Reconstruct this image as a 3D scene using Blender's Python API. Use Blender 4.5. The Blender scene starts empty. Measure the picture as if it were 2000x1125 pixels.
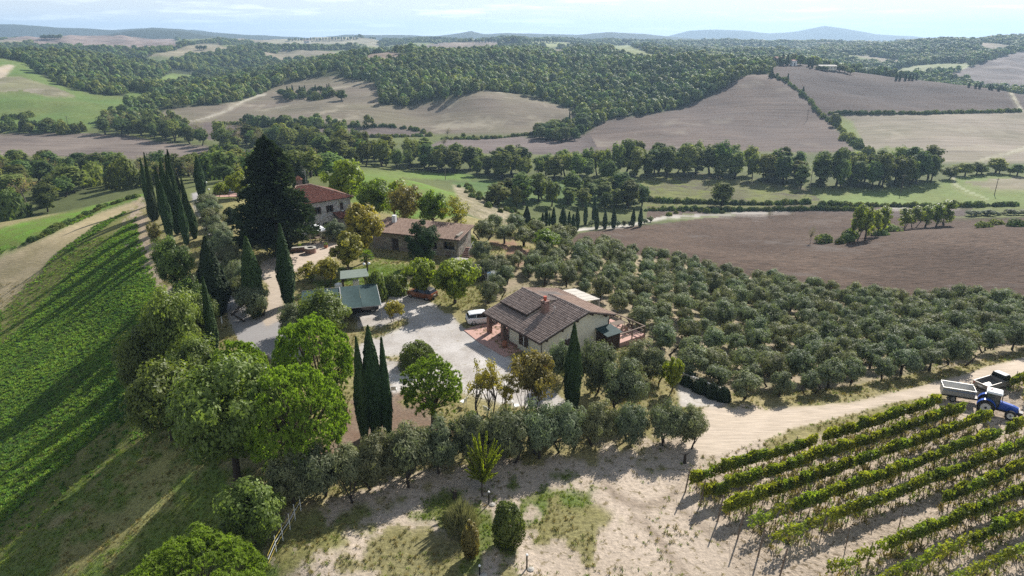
import bpy, bmesh, math, random
import numpy as np
from mathutils import Vector, Matrix
R = math.radians
scene = bpy.context.scene
COL = scene.collection

# ------------------------------------------------------------------ camera
HC = 32.0                       # height of the drone above the yard
FPX = 1333.0                    # focal length in pixels of the 2000 px wide photograph
PITCH = math.atan((562.5 - 72.0) / FPX)
cam_d = bpy.data.cameras.new('camera')
cam_d.sensor_width = 36.0
cam_d.lens = 36.0 * FPX / 2000.0
cam_d.clip_start = 0.5
cam_d.clip_end = 40000.0
cam = bpy.data.objects.new('camera', cam_d)
cam.location = (0, 0, HC)
cam.rotation_euler = (math.pi / 2 - PITCH, 0, 0)
COL.objects.link(cam)
scene.camera = cam

# ------------------------------------------------------------------ sky, sun, exposure
SUN_AZ, SUN_EL = R(31.0), R(34.5)          # azimuth from +Y (view direction) towards +X
world = bpy.data.worlds.new('World')
scene.world = world
world.use_nodes = True
wn, wl = world.node_tree.nodes, world.node_tree.links
wn.clear()
w_out = wn.new('ShaderNodeOutputWorld')
w_bg = wn.new('ShaderNodeBackground')
w_sky = wn.new('ShaderNodeTexSky')
w_sky.sky_type = 'NISHITA'
w_sky.sun_disc = False
w_sky.sun_elevation = SUN_EL
w_sky.sun_rotation = SUN_AZ
w_sky.air_density = 1.0
w_sky.dust_density = 0.6
w_sky.ozone_density = 1.5
w_bg.inputs['Strength'].default_value = 0.05
# thin fair-weather clouds, laid out on a plane far above the land
w_tc = wn.new('ShaderNodeTexCoord')
w_sep = wn.new('ShaderNodeSeparateXYZ')
wl.new(w_tc.outputs['Generated'], w_sep.inputs[0])
w_add = wn.new('ShaderNodeMath'); w_add.operation = 'ADD'; w_add.inputs[1].default_value = 0.06
wl.new(w_sep.outputs['Z'], w_add.inputs[0])
w_dx = wn.new('ShaderNodeMath'); w_dx.operation = 'DIVIDE'
w_dy = wn.new('ShaderNodeMath'); w_dy.operation = 'DIVIDE'
wl.new(w_sep.outputs['X'], w_dx.inputs[0]); wl.new(w_add.outputs[0], w_dx.inputs[1])
wl.new(w_sep.outputs['Y'], w_dy.inputs[0]); wl.new(w_add.outputs[0], w_dy.inputs[1])
w_com = wn.new('ShaderNodeCombineXYZ')
wl.new(w_dx.outputs[0], w_com.inputs[0]); wl.new(w_dy.outputs[0], w_com.inputs[1])
w_noise = wn.new('ShaderNodeTexNoise')
w_noise.inputs['Scale'].default_value = 0.62
w_noise.inputs['Detail'].default_value = 8.0
w_noise.inputs['Roughness'].default_value = 0.6
wl.new(w_com.outputs[0], w_noise.inputs['Vector'])
w_ramp = wn.new('ShaderNodeValToRGB')
w_ramp.color_ramp.elements[0].position = 0.52
w_ramp.color_ramp.elements[1].position = 0.68
wl.new(w_noise.outputs['Fac'], w_ramp.inputs[0])
w_mul = wn.new('ShaderNodeMath'); w_mul.operation = 'MULTIPLY'; w_mul.inputs[1].default_value = 0.75
wl.new(w_ramp.outputs[0], w_mul.inputs[0])
w_mix = wn.new('ShaderNodeMixRGB')
w_mix.inputs[2].default_value = (25.0, 25.3, 25.6, 1)
wl.new(w_mul.outputs[0], w_mix.inputs[0])
# whitish dust layer low over the horizon, the same all round
w_abs = wn.new('ShaderNodeMath'); w_abs.operation = 'ABSOLUTE'; wl.new(w_sep.outputs['Z'], w_abs.inputs[0])
w_dm = wn.new('ShaderNodeMath'); w_dm.operation = 'MULTIPLY'; w_dm.inputs[1].default_value = -9.0; wl.new(w_abs.outputs[0], w_dm.inputs[0])
w_ex = wn.new('ShaderNodeMath'); w_ex.operation = 'EXPONENT'; wl.new(w_dm.outputs[0], w_ex.inputs[0])
w_ef = wn.new('ShaderNodeMath'); w_ef.operation = 'MULTIPLY'; w_ef.inputs[1].default_value = 0.9; wl.new(w_ex.outputs[0], w_ef.inputs[0])
w_dust = wn.new('ShaderNodeMixRGB'); w_dust.inputs[2].default_value = (15.6, 15.9, 16.2, 1)
wl.new(w_ef.outputs[0], w_dust.inputs[0]); wl.new(w_sky.outputs[0], w_dust.inputs[1])
wl.new(w_dust.outputs[0], w_mix.inputs[1])
wl.new(w_mix.outputs[0], w_bg.inputs['Color'])
wl.new(w_bg.outputs[0], w_out.inputs['Surface'])

sun_d = bpy.data.lights.new('sun', 'SUN')
sun_d.energy = 5.0
sun_d.angle = R(0.53)
sun_d.color = (1.0, 0.96, 0.90)
sun = bpy.data.objects.new('sun', sun_d)
SUN_DIR = Vector((math.sin(SUN_AZ) * math.cos(SUN_EL), math.cos(SUN_AZ) * math.cos(SUN_EL), math.sin(SUN_EL)))
sun.rotation_euler = SUN_DIR.to_track_quat('Z', 'Y').to_euler()
sun.location = (60, 60, 90)
COL.objects.link(sun)

vs = scene.view_settings
vs.view_transform = 'Standard'
vs.look = 'None'
vs.exposure = 0.70
vs.gamma = 1.0
vs.use_curve_mapping = False
cy = scene.cycles
cy.max_bounces = 5
cy.diffuse_bounces = 2
cy.glossy_bounces = 2
cy.transmission_bounces = 4
cy.transparent_max_bounces = 8
cy.volume_bounces = 0
cy.sample_clamp_indirect = 4.0
cy.use_denoising = False
try:
    cy.denoiser = 'OPENIMAGEDENOISE'
    cy.denoising_input_passes = 'RGB_ALBEDO_NORMAL'
except Exception:
    pass

# ------------------------------------------------------------------ helpers
rng = np.random.default_rng(7)
SP, CP_ = math.sin(PITCH), math.cos(PITCH)

def ray(px, py):
    u = (px - 1000.0) / FPX
    v = (562.5 - py) / FPX
    return u, CP_ + v * SP, -SP + v * CP_

def at_z(px, py, z=0.0):
    d = ray(px, py)
    k = (z - HC) / d[2]
    return Vector((d[0] * k, d[1] * k, z))

def at_y(px, py, Y):
    d = ray(px, py)
    k = Y / d[1]
    return Vector((d[0] * k, Y, HC + d[2] * k))

def proj(X, Y, Z):
    zc = Y * CP_ - (Z - HC) * SP
    yc = Y * SP + (Z - HC) * CP_
    return 1000 + FPX * X / zc, 562.5 - FPX * yc / zc

def vnoise(x, y, seed=0):
    """smooth value noise, numpy arrays in, 0..1 out"""
    xi = np.floor(x).astype(np.int64); yi = np.floor(y).astype(np.int64)
    xf = x - xi; yf = y - yi
    xf = xf * xf * (3 - 2 * xf); yf = yf * yf * (3 - 2 * yf)
    def h(a, b):
        n = (a * 374761393 + b * 668265263 + seed * 974634777) & 0x7fffffff
        n = ((n ^ (n >> 13)) * 1274126177) & 0x7fffffff
        return ((n ^ (n >> 16)) & 0xffff) / 65535.0
    return (h(xi, yi) * (1 - xf) + h(xi + 1, yi) * xf) * (1 - yf) + (h(xi, yi + 1) * (1 - xf) + h(xi + 1, yi + 1) * xf) * yf

def fbm(x, y, seed=0, octv=4):
    s = 0; a = 0.5; t = 0
    for o in range(octv):
        s = s + a * vnoise(x * 2 ** o, y * 2 ** o, seed + o * 17); t += a; a *= 0.5
    return s / t

def in_poly(px, py, poly):
    inside = np.zeros(px.shape, bool)
    n = len(poly); j = n - 1
    for i in range(n):
        xi, yi = poly[i]; xj, yj = poly[j]
        if yi != yj:
            c = ((yi > py) != (yj > py)) & (px < (xj - xi) * (py - yi) / (yj - yi) + xi)
            inside ^= c
        j = i
    return inside

def mesh_np(name, verts, faces, cols=None, mats=None, fmat=None, smooth=False, extra=None):
    """fast mesh from numpy arrays; faces is an (n,3) or (n,4) int array"""
    me = bpy.data.meshes.new(name)
    v = np.ascontiguousarray(verts, dtype=np.float32); f = np.ascontiguousarray(faces, dtype=np.int32)
    me.vertices.add(len(v)); me.vertices.foreach_set('co', v.ravel())
    k = f.shape[1]
    me.loops.add(f.size); me.loops.foreach_set('vertex_index', f.ravel())
    me.polygons.add(len(f))
    me.polygons.foreach_set('loop_start', np.arange(0, f.size, k, dtype=np.int32))
    if fmat is not None: me.polygons.foreach_set('material_index', np.ascontiguousarray(fmat, dtype=np.int32))
    me.polygons.foreach_set('use_smooth', np.full(len(f), smooth, dtype=bool))
    me.update(calc_edges=True)
    if cols is not None:
        c = np.ones((len(v), 4), np.float32); c[:, :cols.shape[1]] = cols
        a = me.color_attributes.new('Col', 'FLOAT_COLOR', 'POINT'); a.data.foreach_set('color', c.ravel())
    for an, arr in (extra or {}).items():
        a = me.attributes.new(an, 'FLOAT', 'POINT'); a.data.foreach_set('value', np.ascontiguousarray(arr, dtype=np.float32))
    for m in (mats or []): me.materials.append(m)
    return me

def link(name, data, parent=None, loc=None, rot=None, scale=None):
    o = bpy.data.objects.new(name, data)
    if parent is not None: o.parent = parent
    if loc is not None: o.location = loc
    if rot is not None: o.rotation_euler = rot
    if scale is not None: o.scale = scale
    COL.objects.link(o)
    return o

def tag(o, label=None, cat=None, group=None, kind=None):
    if label: o['label'] = label
    if cat: o['category'] = cat
    if group: o['group'] = group
    if kind: o['kind'] = kind
    return o

# ------------------------------------------------------------------ materials
MATS = {}
def new_mat(name):
    m = bpy.data.materials.new(name); m.use_nodes = True
    return m, m.node_tree.nodes, m.node_tree.links, m.node_tree.nodes['Principled BSDF']

def N(ns, kind, **kw):
    n = ns.new(kind)
    for k, v in kw.items():
        if k in n.inputs: n.inputs[k].default_value = v
        else: setattr(n, k, v)
    return n

def plain(name, col, rough=0.7, metal=0.0, var=0.12, scale=3.0, bump=0.0, spec=0.3, coat=0.0):
    """procedural paint / wood / plaster: a base colour broken up by two noises"""
    if name in MATS: return MATS[name]
    m, ns, ls, b = new_mat(name)
    tc = ns.new('ShaderNodeTexCoord')
    n1 = N(ns, 'ShaderNodeTexNoise', Scale=scale, Detail=6.0, Roughness=0.65)
    ls.new(tc.outputs['Object'], n1.inputs['Vector'])
    mr = N(ns, 'ShaderNodeMapRange'); mr.inputs[1].default_value = 0.3; mr.inputs[2].default_value = 0.7
    mr.inputs[3].default_value = 1 - var; mr.inputs[4].default_value = 1 + var
    ls.new(n1.outputs['Fac'], mr.inputs[0])
    mx = N(ns, 'ShaderNodeMixRGB', blend_type='MULTIPLY'); mx.inputs[0].default_value = 1
    mx.inputs[1].default_value = (*col, 1)
    ls.new(mr.outputs[0], mx.inputs[2]); ls.new(mx.outputs[0], b.inputs['Base Color'])
    b.inputs['Roughness'].default_value = rough; b.inputs['Metallic'].default_value = metal
    b.inputs['Specular IOR Level'].default_value = spec; b.inputs['Coat Weight'].default_value = coat
    if bump:
        bp = N(ns, 'ShaderNodeBump', Strength=bump, Distance=0.03)
        ls.new(n1.outputs['Fac'], bp.inputs['Height']); ls.new(bp.outputs[0], b.inputs['Normal'])
    MATS[name] = m
    return m
# ------------------------------------------------------------------ terrain: control points -> smooth height field
def tt(px, py=250.0):
    d = ray(px, py); return d[0] / d[1]
CPTS = []
def V(px, py, Y):                     # a visible spot of ground at a distance
    d = ray(px, py); CPTS.append((d[0] / d[1], Y, HC + d[2] / d[1] * Y))
def Zp(px, Y, z, py=300.0):           # a spot with a known height
    CPTS.append((tt(px, py), Y, z))
def F(px, py, z=0.0):                 # a spot seen at (px,py) at height z
    d = ray(px, py); k = (z - HC) / d[2]; CPTS.append((d[0] / d[1], d[1] * k, z))
# hill top with yard, houses, dirt ground and vineyard
for px, py in [(600,1120),(800,1120),(1000,1120),(1200,1120),(1400,1120),(1700,1120),(2000,1120),(700,1000),(1000,950),(1300,950),(1650,980),(2000,950),
               (600,900),(800,850),(1100,850),(1350,850),(1600,850),(1900,800),(560,800),(700,780),(900,780),(1100,760),(1000,700),(1150,690),
               (800,700),(640,700),(540,660),(700,640),(850,640),(950,610),(760,580),(640,580),(900,560),(560,560),(500,560),(700,510),(800,500),(900,500),(600,480),
               (480,500),(660,460),(560,440),(480,440),(420,420),(740,450),(840,455),(440,385),(500,395)]:
    F(px, py, 0.0)
F(620,420,0.0); F(700,420,-0.2); F(400,375,-0.3)
F(1250,690,-0.6); F(1330,740,-1.0); F(1420,770,-0.9); F(1700,750,-0.6); F(1990,705,-0.5); F(2250,690,-1); F(1500,790,-0.7)
F(2300,1000,0.0); F(2300,850,-.3)
# left crop field falls away from the tree row
for px, py, z in [(430,900,-0.8),(350,950,-2.2),(500,1100,-0.8),(300,1100,-3.0),(0,1120,-7.0),(-200,1120,-10),(150,1000,-5.0),(300,850,-2.8),(0,850,-10.0),(-200,850,-14),(150,800,-6.8),
                  (330,700,-2.0),(400,700,-0.6),(300,600,-2.2),(150,650,-7.0),(0,680,-10.2),(-200,700,-14),(330,560,-1.2),(290,480,-1.2),(150,520,-5.0),(0,560,-8.2),(-200,600,-12),
                  (290,420,-0.9),(200,420,-2.2),(280,385,-1.1)]:
    F(px, py, z)
V(0,440,133); V(150,406,140); V(275,374,152); V(-200,480,125); V(60,470,122)
Zp(-250,160,-13); Zp(0,165,-13); Zp(150,170,-11); Zp(270,185,-9); Zp(400,200,-8); Zp(480,190,-5)
V(0,400,198); V(150,370,222); V(300,350,232); V(420,345,240); V(0,340,268); V(250,325,290); V(-200,400,200); V(-200,300,330)
V(0,305,315); V(0,262,392); V(150,262,396); V(260,268,390); V(350,320,305); V(480,312,318); V(480,296,342); V(560,310,300); V(400,290,355); V(-250,262,390)
# behind the farmhouse
Zp(560,150,-1.5); Zp(640,150,-1.0); V(720,400,136); V(800,395,142); V(800,350,186); V(740,345,180); V(880,378,168); V(700,370,155); V(660,345,188)
Zp(760,225,-13); Zp(620,225,-12); Zp(520,240,-14)
V(800,326,296); V(700,320,285); V(620,318,270); V(900,340,285); V(890,355,262); V(960,372,238); V(905,400,165); V(925,395,195)
V(930,460,114); V(1000,470,113); V(1000,448,124); V(1060,455,122); V(950,430,134); V(1100,478,122); V(1000,415,166); V(960,405,172)
Zp(1060,150,-12); V(1060,430,200); V(1000,395,208)
# olive grove slope, ploughed field, valley floor
V(1050,520,99); V(1150,485,126); V(1150,560,92); V(1250,600,84); V(1300,500,128); V(1420,530,121); V(1250,640,76); V(1400,620,86); V(1560,560,112); V(1700,580,104); V(1850,583,101); V(2000,590,98); V(2250,600,95)
V(1600,660,80); V(1800,640,83); V(1950,640,80); V(1400,700,70)
V(1150,466,150); V(1250,442,190); V(1280,470,165); V(1400,480,158); V(1420,424,220); V(1560,500,142); V(1600,440,198); V(1560,418,224); V(1700,500,138)
V(1690,468,160); V(1850,452,160); V(1980,440,164); V(2200,430,170); V(1850,520,127); V(2000,510,127)
Zp(1700,200,-21,450); Zp(1850,196,-21,440); Zp(2000,205,-21,430); Zp(1780,225,-23,430)
V(1120,450,184); V(1200,444,190); V(1150,395,228); V(1250,405,232); V(1050,370,248); V(1150,355,272); V(1000,350,284); V(1100,345,289)
V(1300,345,286); V(1420,405,234); V(1450,355,280); V(1580,380,256); V(1600,402,236); V(1700,375,262); V(1750,400,240); V(1850,365,272); V(1900,400,236); V(1980,345,292); V(2200,350,292); V(2000,405,232); V(2200,400,236)
# far side of the valley
for px, Y, z in [(650,380,-21),(800,370,-22),(1000,355,-23),(1200,345,-24),(1400,340,-24),(1600,335,-25),(1800,330,-25),(2000,330,-25)]:
    Zp(px, Y, z)
V(560,262,415); V(420,262,405); V(700,255,432); V(860,272,405); V(1000,285,372); V(1000,264,420); V(1130,285,378); V(1130,262,425); V(600,240,440)
V(870,262,425); V(870,225,470); V(945,179,505); V(880,195,498); V(1020,190,508); V(1100,210,500); V(800,215,490); V(740,218,478); V(1050,235,465)
Zp(945,550,-9); Zp(1020,560,-10); Zp(880,560,-4)
# centre woods
V(780,150,610); V(850,125,700); V(900,135,660); V(1000,150,640); V(1000,120,760); V(1100,150,680); V(1150,190,560); V(1120,205,535); V(1000,165,600)
V(1150,225,480); V(1250,205,515); V(1250,150,640); V(1150,120,800); V(1350,170,560); V(1350,125,700); V(1250,112,900); V(1050,103,950); V(900,108,880)
V(1440,150,545)
Zp(1000,1250,8); V(900,98,1350); V(860,90,1700); V(1050,88,1500); Zp(1150,1400,10)
# right ploughed hill, villa hill, pale field
V(1300,290,362); V(1300,250,420); V(1300,215,480); V(1490,290,368); V(1490,245,432); V(1490,200,488); V(1490,152,545); V(1420,180,515); V(1570,235,445); V(1640,280,382); V(1570,185,505); V(1600,222,465); V(1180,270,408); V(1180,240,455)
V(1530,132,615); V(1600,140,605); V(1700,152,590); V(1640,185,520); V(1750,218,474); V(1750,185,530); V(1830,160,585); V(1900,168,575); V(1980,188,550); V(1900,215,482); V(2000,218,480); V(2200,210,500)
V(1450,145,620); V(1560,122,660)
Zp(1550,760,-6); Zp(1650,740,-8); Zp(1750,720,-18); Zp(1900,700,-21); Zp(2050,690,-21); Zp(1800,650,-10); Zp(1950,630,-17); Zp(1450,740,-2)
V(1800,300,352); V(1700,312,338); V(1900,305,348); V(1800,250,418); V(1950,260,410); V(1980,320,325); V(2200,300,360); V(1680,265,398)
V(1730,150,860); V(1800,146,850); V(1880,130,960); V(1950,150,840); V(2000,120,980); V(1950,100,1150); V(2150,130,1000)
V(1650,140,950); V(1650,115,1200); V(1700,104,1350); V(1800,83,1500); V(1900,77,1600); V(1980,75,1650); V(2200,73,1700); V(1550,108,1250); V(1450,105,1200); V(1400,101,1500); V(1300,97,1700); V(1200,98,1350); V(1600,97,1600)
Zp(1800,2100,10); Zp(1980,2200,12); Zp(1500,2200,8)
V(1350,108,1100); V(1230,100,1250)
# left centre ridge and left hills
V(310,222,470); V(330,195,545); V(450,172,640); V(450,200,530); V(600,136,730); V(540,156,660); V(720,104,800); V(680,119,760); V(760,113,790); V(650,152,640); V(600,172,590); V(740,165,610); V(500,195,555); V(450,235,450); V(600,205,510); V(700,205,505); V(350,250,428); V(300,255,420); V(560,225,470)
Zp(450,800,-14); Zp(560,900,-10); Zp(340,740,-16); Zp(650,950,0); Zp(760,950,6)
V(340,158,820); V(420,150,900); V(380,140,980); V(440,118,1150); V(390,98,1350); V(520,108,1300); V(560,97,1600); V(600,78,2150); V(660,76,2200); V(740,82,2100); V(520,84,2000); V(900,84,2000); V(1000,79,2100); V(1500,84,1950); V(1250,86,2000); V(740,92,1500); V(500,125,1100); V(600,110,1250)
V(160,255,408); V(60,245,418); V(200,225,455); V(100,205,480); V(250,192,545); V(290,186,570); V(100,170,555); V(0,175,530); V(0,145,590); V(80,145,610); V(150,168,600); V(0,115,680); V(-200,120,660); V(-200,190,500); V(150,140,700); V(250,165,690); V(300,150,780); V(220,117,850); V(100,109,850); V(0,105,860); V(-200,103,860); V(280,138,800)
Zp(100,1050,0); Zp(250,1000,-6); Zp(0,1100,4)
V(200,98,1500); V(110,72,1900); V(0,75,1900); V(300,80,1900); V(-200,74,1900); V(230,92,1600); V(240,76,1950); V(340,88,1700)
for px in range(-250, 2300, 250): Zp(px, 2700, 12); Zp(px, 3600, 5)
for t in (-1.0,-0.5,0,0.5,1.0): CPTS.append((t, 22.0, 0.0 if t > -0.4 else -6))

CA = np.array(CPTS)
SX = 0.15
def rb(q): return np.stack([q[:, 0] / SX, np.log(q[:, 1]) / SX], 1)
CQ = rb(CA)
CC = 0.5
def phi(d2): return -np.sqrt(d2 + CC * CC)
D2 = ((CQ[:, None, :] - CQ[None, :, :]) ** 2).sum(-1)
nC = len(CA)
A = np.zeros((nC + 3, nC + 3)); A[:nC, :nC] = phi(D2) + np.eye(nC) * 0.05
A[:nC, nC] = 1; A[:nC, nC + 1:] = CQ; A[nC, :nC] = 1; A[nC + 1:, :nC] = CQ.T
WT = np.linalg.solve(A, np.concatenate([CA[:, 2], np.zeros(3)]))
def rbf_z(t, Y):
    q = rb(np.stack([t.ravel(), Y.ravel()], 1)).astype(np.float32)
    out = np.full(len(q), WT[nC], np.float32) + q @ WT[nC + 1:].astype(np.float32)
    cq = CQ.astype(np.float32); w = WT[:nC].astype(np.float32)
    for i in range(nC):
        dx = q[:, 0] - cq[i, 0]; dy = q[:, 1] - cq[i, 1]
        out -= w[i] * np.sqrt(dx * dx + dy * dy + CC * CC)
    return out.reshape(t.shape)

TS = np.arange(-1.06, 1.0601, 0.0023)
ys = [26.0]
while ys[-1] < 3500:
    Y = ys[-1]
    ys.append(Y + (min(max(Y * Y / 15500, 0.3), 4.4) if Y < 1150 else 4.4 + (Y - 1150) * 0.03))
YS = np.array(ys)
# coarse evaluation, then refined by cubic-free bilinear up-sampling
tc_ = np.linspace(TS[0], TS[-1], 330); lc_ = np.linspace(math.log(YS[0]), math.log(YS[-1]), 420)
TG, LG = np.meshgrid(tc_, lc_)
ZC = rbf_z(TG, np.exp(LG))
def coarse_z(t, Y):
    a = np.clip((t - tc_[0]) / (tc_[1] - tc_[0]), 0, len(tc_) - 1.001); b = np.clip((np.log(Y) - lc_[0]) / (lc_[1] - lc_[0]), 0, len(lc_) - 1.001)
    i = a.astype(int); j = b.astype(int); fa = a - i; fb = b - j
    return (ZC[j, i] * (1 - fa) + ZC[j, i + 1] * fa) * (1 - fb) + (ZC[j + 1, i] * (1 - fa) + ZC[j + 1, i + 1] * fa) * fb
def ground_noise(X, Y):
    near = np.clip((Y - 30) / 200, 0, 1)
    z = (fbm(X / 120.0, Y / 120.0, 8, 3) - 0.5) * 25.0 * np.clip((Y - 600) / 300, 0, 1) + (fbm(X / 9.0, Y / 9.0, 3, 3) - 0.5) * 0.35 + (fbm(X / 60.0, Y / 60.0, 5, 3) - 0.5) * 7.5 * np.clip((Y - 300) / 200, 0, 1)
    flat = np.clip(1 - np.maximum(np.maximum(np.abs(X + 8) - 38, np.abs(Y - 88) - 32), 0) / 8, 0, 1)   # the levelled yard
    return z * (1 - 0.8 * flat)
def ground_z(X, Y):
    X = np.asarray(X, float); Y = np.asarray(Y, float)
    return coarse_z(X / Y, Y) + ground_noise(X, Y)
GT, GY = np.meshgrid(TS, YS)
GX = GT * GY
GZ = ground_z(GX, GY)

def place(px, py, ymin=0.0):
    """first spot of ground behind a pixel of the photograph"""
    d = ray(px, py); t = d[0] / d[1]; k = d[2] / d[1]
    zr = HC + k * YS
    zg = ground_z(t * YS, YS)
    hit = np.nonzero((zg >= zr) & (YS >= ymin))[0]
    if len(hit) == 0: i = len(YS) - 1; Y = YS[i]
    else:
        i = hit[0]
        if i == 0: Y = YS[0]
        else:
            a = zr[i - 1] - zg[i - 1]; b = zr[i] - zg[i]
            Y = YS[i - 1] + (YS[i] - YS[i - 1]) * a / (a - b)
    return Vector((t * Y, Y, float(ground_z(np.array([t * Y]), np.array([Y]))[0])))
def gz(x, y): return float(ground_z(np.array([x]), np.array([y]))[0])
# ------------------------------------------------------------------ land surfaces (materials)
def land(name, c2, f2=0.5, s1=0.25, s2=2.2, bump=0.35, bdist=0.12, contrast=0.55, streak=None, s2mix=0.45, spots=None, rough=0.95):
    """ground cover: the surface's own colour (attribute) mixed with a second colour in patches, plus clods and grain"""
    m, ns, ls, b = new_mat(name)
    at = N(ns, 'ShaderNodeAttribute', attribute_name='Col')
    tc = ns.new('ShaderNodeTexCoord')
    vec = tc.outputs['Object']
    n1 = N(ns, 'ShaderNodeTexNoise', Scale=s1, Detail=5.0, Roughness=0.6); ls.new(vec, n1.inputs['Vector'])
    if streak:
        mp = N(ns, 'ShaderNodeMapping'); mp.inputs['Rotation'].default_value = (0, 0, streak[0]); mp.inputs['Scale'].default_value = (streak[1], streak[2], 0.2)
        ls.new(vec, mp.inputs['Vector']); v2 = mp.outputs[0]
    else: v2 = vec
    n2 = N(ns, 'ShaderNodeTexNoise', Scale=s2, Detail=6.0, Roughness=0.7); ls.new(v2, n2.inputs['Vector'])
    r1 = N(ns, 'ShaderNodeMapRange'); r1.inputs[1].default_value = 0.38; r1.inputs[2].default_value = 0.64; r1.inputs[3].default_value = 0; r1.inputs[4].default_value = f2
    ls.new(n1.outputs['Fac'], r1.inputs[0])
    mx = N(ns, 'ShaderNodeMixRGB'); mx.inputs[2].default_value = (*c2, 1)
    ls.new(r1.outputs[0], mx.inputs[0]); ls.new(at.outputs['Color'], mx.inputs[1])
    r2 = N(ns, 'ShaderNodeMapRange'); r2.inputs[1].default_value = 0.3; r2.inputs[2].default_value = 0.7; r2.inputs[3].default_value = 1 - contrast; r2.inputs[4].default_value = 1 + contrast
    ls.new(n2.outputs['Fac'], r2.inputs[0])
    ml = N(ns, 'ShaderNodeMixRGB', blend_type='MULTIPLY'); ml.inputs[0].default_value = 1
    ls.new(mx.outputs[0], ml.inputs[1]); ls.new(r2.outputs[0], ml.inputs[2])
    last = ml.outputs[0]
    if spots:                        # (scale, lo, hi, colour): tufts, stones
        n3 = N(ns, 'ShaderNodeTexNoise', Scale=spots[0], Detail=3.0, Roughness=0.7); ls.new(vec, n3.inputs['Vector'])
        r3 = N(ns, 'ShaderNodeMapRange'); r3.inputs[1].default_value = spots[1]; r3.inputs[2].default_value = spots[2]; ls.new(n3.outputs['Fac'], r3.inputs[0])
        m3 = N(ns, 'ShaderNodeMixRGB'); m3.inputs[2].default_value = (*spots[3], 1)
        ls.new(r3.outputs[0], m3.inputs[0]); ls.new(last, m3.inputs[1]); last = m3.outputs[0]
    ls.new(last, b.inputs['Base Color'])
    b.inputs['Roughness'].default_value = rough; b.inputs['Specular IOR Level'].default_value = 0.12
    if bump:
        bp = N(ns, 'ShaderNodeBump', Strength=bump, Distance=bdist)
        ls.new(n2.outputs['Fac'], bp.inputs['Height']); ls.new(bp.outputs[0], b.inputs['Normal'])
    return m
LM = {
 'crop':   land('crop_green', (0.16, 0.17, 0.045), 0.8, 0.13, 3.2, 0.9, 0.35, 0.6),
 'grass':  land('grass_green', (0.15, 0.145, 0.05), 0.7, 0.3, 4.0, 0.6, 0.15, 0.4),
 'dry':    land('dry_grass', (0.20, 0.18, 0.07), 0.8, 0.2, 3.5, 0.7, 0.15, 0.45),
 'mown':   land('mown_straw', (0.30, 0.25, 0.13), 0.7, 0.2, 3.0, 0.5, 0.12, 0.35, streak=(R(-38), 0.25, 2.0)),
 'clay':   land('pale_clay', (0.38, 0.31, 0.235), 0.7, 0.16, 2.6, 0.8, 0.14, 0.26, spots=(1.7, 0.56, 0.66, (0.20, 0.16, 0.09))),
 'clay2':  land('vineyard_clay', (0.33, 0.265, 0.195), 0.7, 0.25, 3.0, 0.9, 0.2, 0.34, spots=(2.4, 0.55, 0.63, (0.17, 0.13, 0.08))),
 'track':  land('beaten_track', (0.42, 0.345, 0.26), 0.6, 0.2, 2.2, 0.5, 0.1, 0.22, streak=(R(-8), 0.2, 1.6)),
 'gravel': land('gravel_pale', (0.36, 0.325, 0.29), 0.9, 0.30, 5.0, 0.6, 0.06, 0.26, spots=(0.9, 0.58, 0.72, (0.30, 0.26, 0.19))),
 'asphalt':land('worn_asphalt', (0.27, 0.25, 0.24), 0.6, 0.3, 5.0, 0.2, 0.03, 0.14),
 'litter': land('needle_litter', (0.17, 0.105, 0.07), 0.7, 0.5, 4.0, 0.6, 0.1, 0.4),
 'till':   land('tilled_bed', (0.20, 0.115, 0.075), 0.6, 0.3, 2.0, 0.9, 0.2, 0.4, streak=(R(-30), 0.3, 1.6)),
 'grove':  land('grove_ground', (0.16, 0.15, 0.075), 0.8, 0.22, 2.2, 0.6, 0.12, 0.35),
 'plough': land('ploughed_clods', (0.118, 0.080, 0.057), 0.9, 0.03, 1.15, 1.0, 0.6, 0.62, streak=(R(-28), 0.45, 1.1), spots=(0.05, 0.58, 0.70, (0.135, 0.108, 0.092))),
 'far_plough': land('far_plough', (0.105, 0.083, 0.074), 0.85, 0.016, 0.30, 0.8, 0.8, 0.34, streak=(R(62), 0.05, 1.3), spots=(0.028, 0.56, 0.70, (0.20, 0.165, 0.13))),
 'far_dark': land('far_dark_plough', (0.062, 0.047, 0.043), 0.85, 0.014, 0.35, 0.8, 0.8, 0.3, streak=(R(10), 0.06, 1.2)),
 'stubble':land('stubble', (0.17, 0.15, 0.095), 0.85, 0.018, 0.3, 0.5, 0.5, 0.32, streak=(R(20), 0.06, 1.2), spots=(0.03, 0.56, 0.68, (0.30, 0.26, 0.19))),
 'meadow': land('meadow', (0.15, 0.165, 0.05), 0.7, 0.02, 0.4, 0.4, 0.4, 0.22),
 'scrub':  land('rough_scrub', (0.10, 0.085, 0.06), 0.95, 0.06, 0.55, 0.8, 0.6, 0.45, streak=(R(5), 0.35, 1.5), spots=(0.16, 0.53, 0.62, (0.15, 0.165, 0.04))),
 'bank':   land('eroded_bank', (0.13, 0.12, 0.055), 0.9, 0.16, 1.2, 0.9, 0.4, 0.4),
 'woods':  land('woodland_floor', (0.05, 0.06, 0.022), 0.8, 0.05, 0.6, 0.6, 0.5, 0.35),
 'road':   land('white_road', (0.46, 0.42, 0.36), 0.4, 0.1, 2.0, 0.2, 0.03, 0.12),
}
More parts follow.
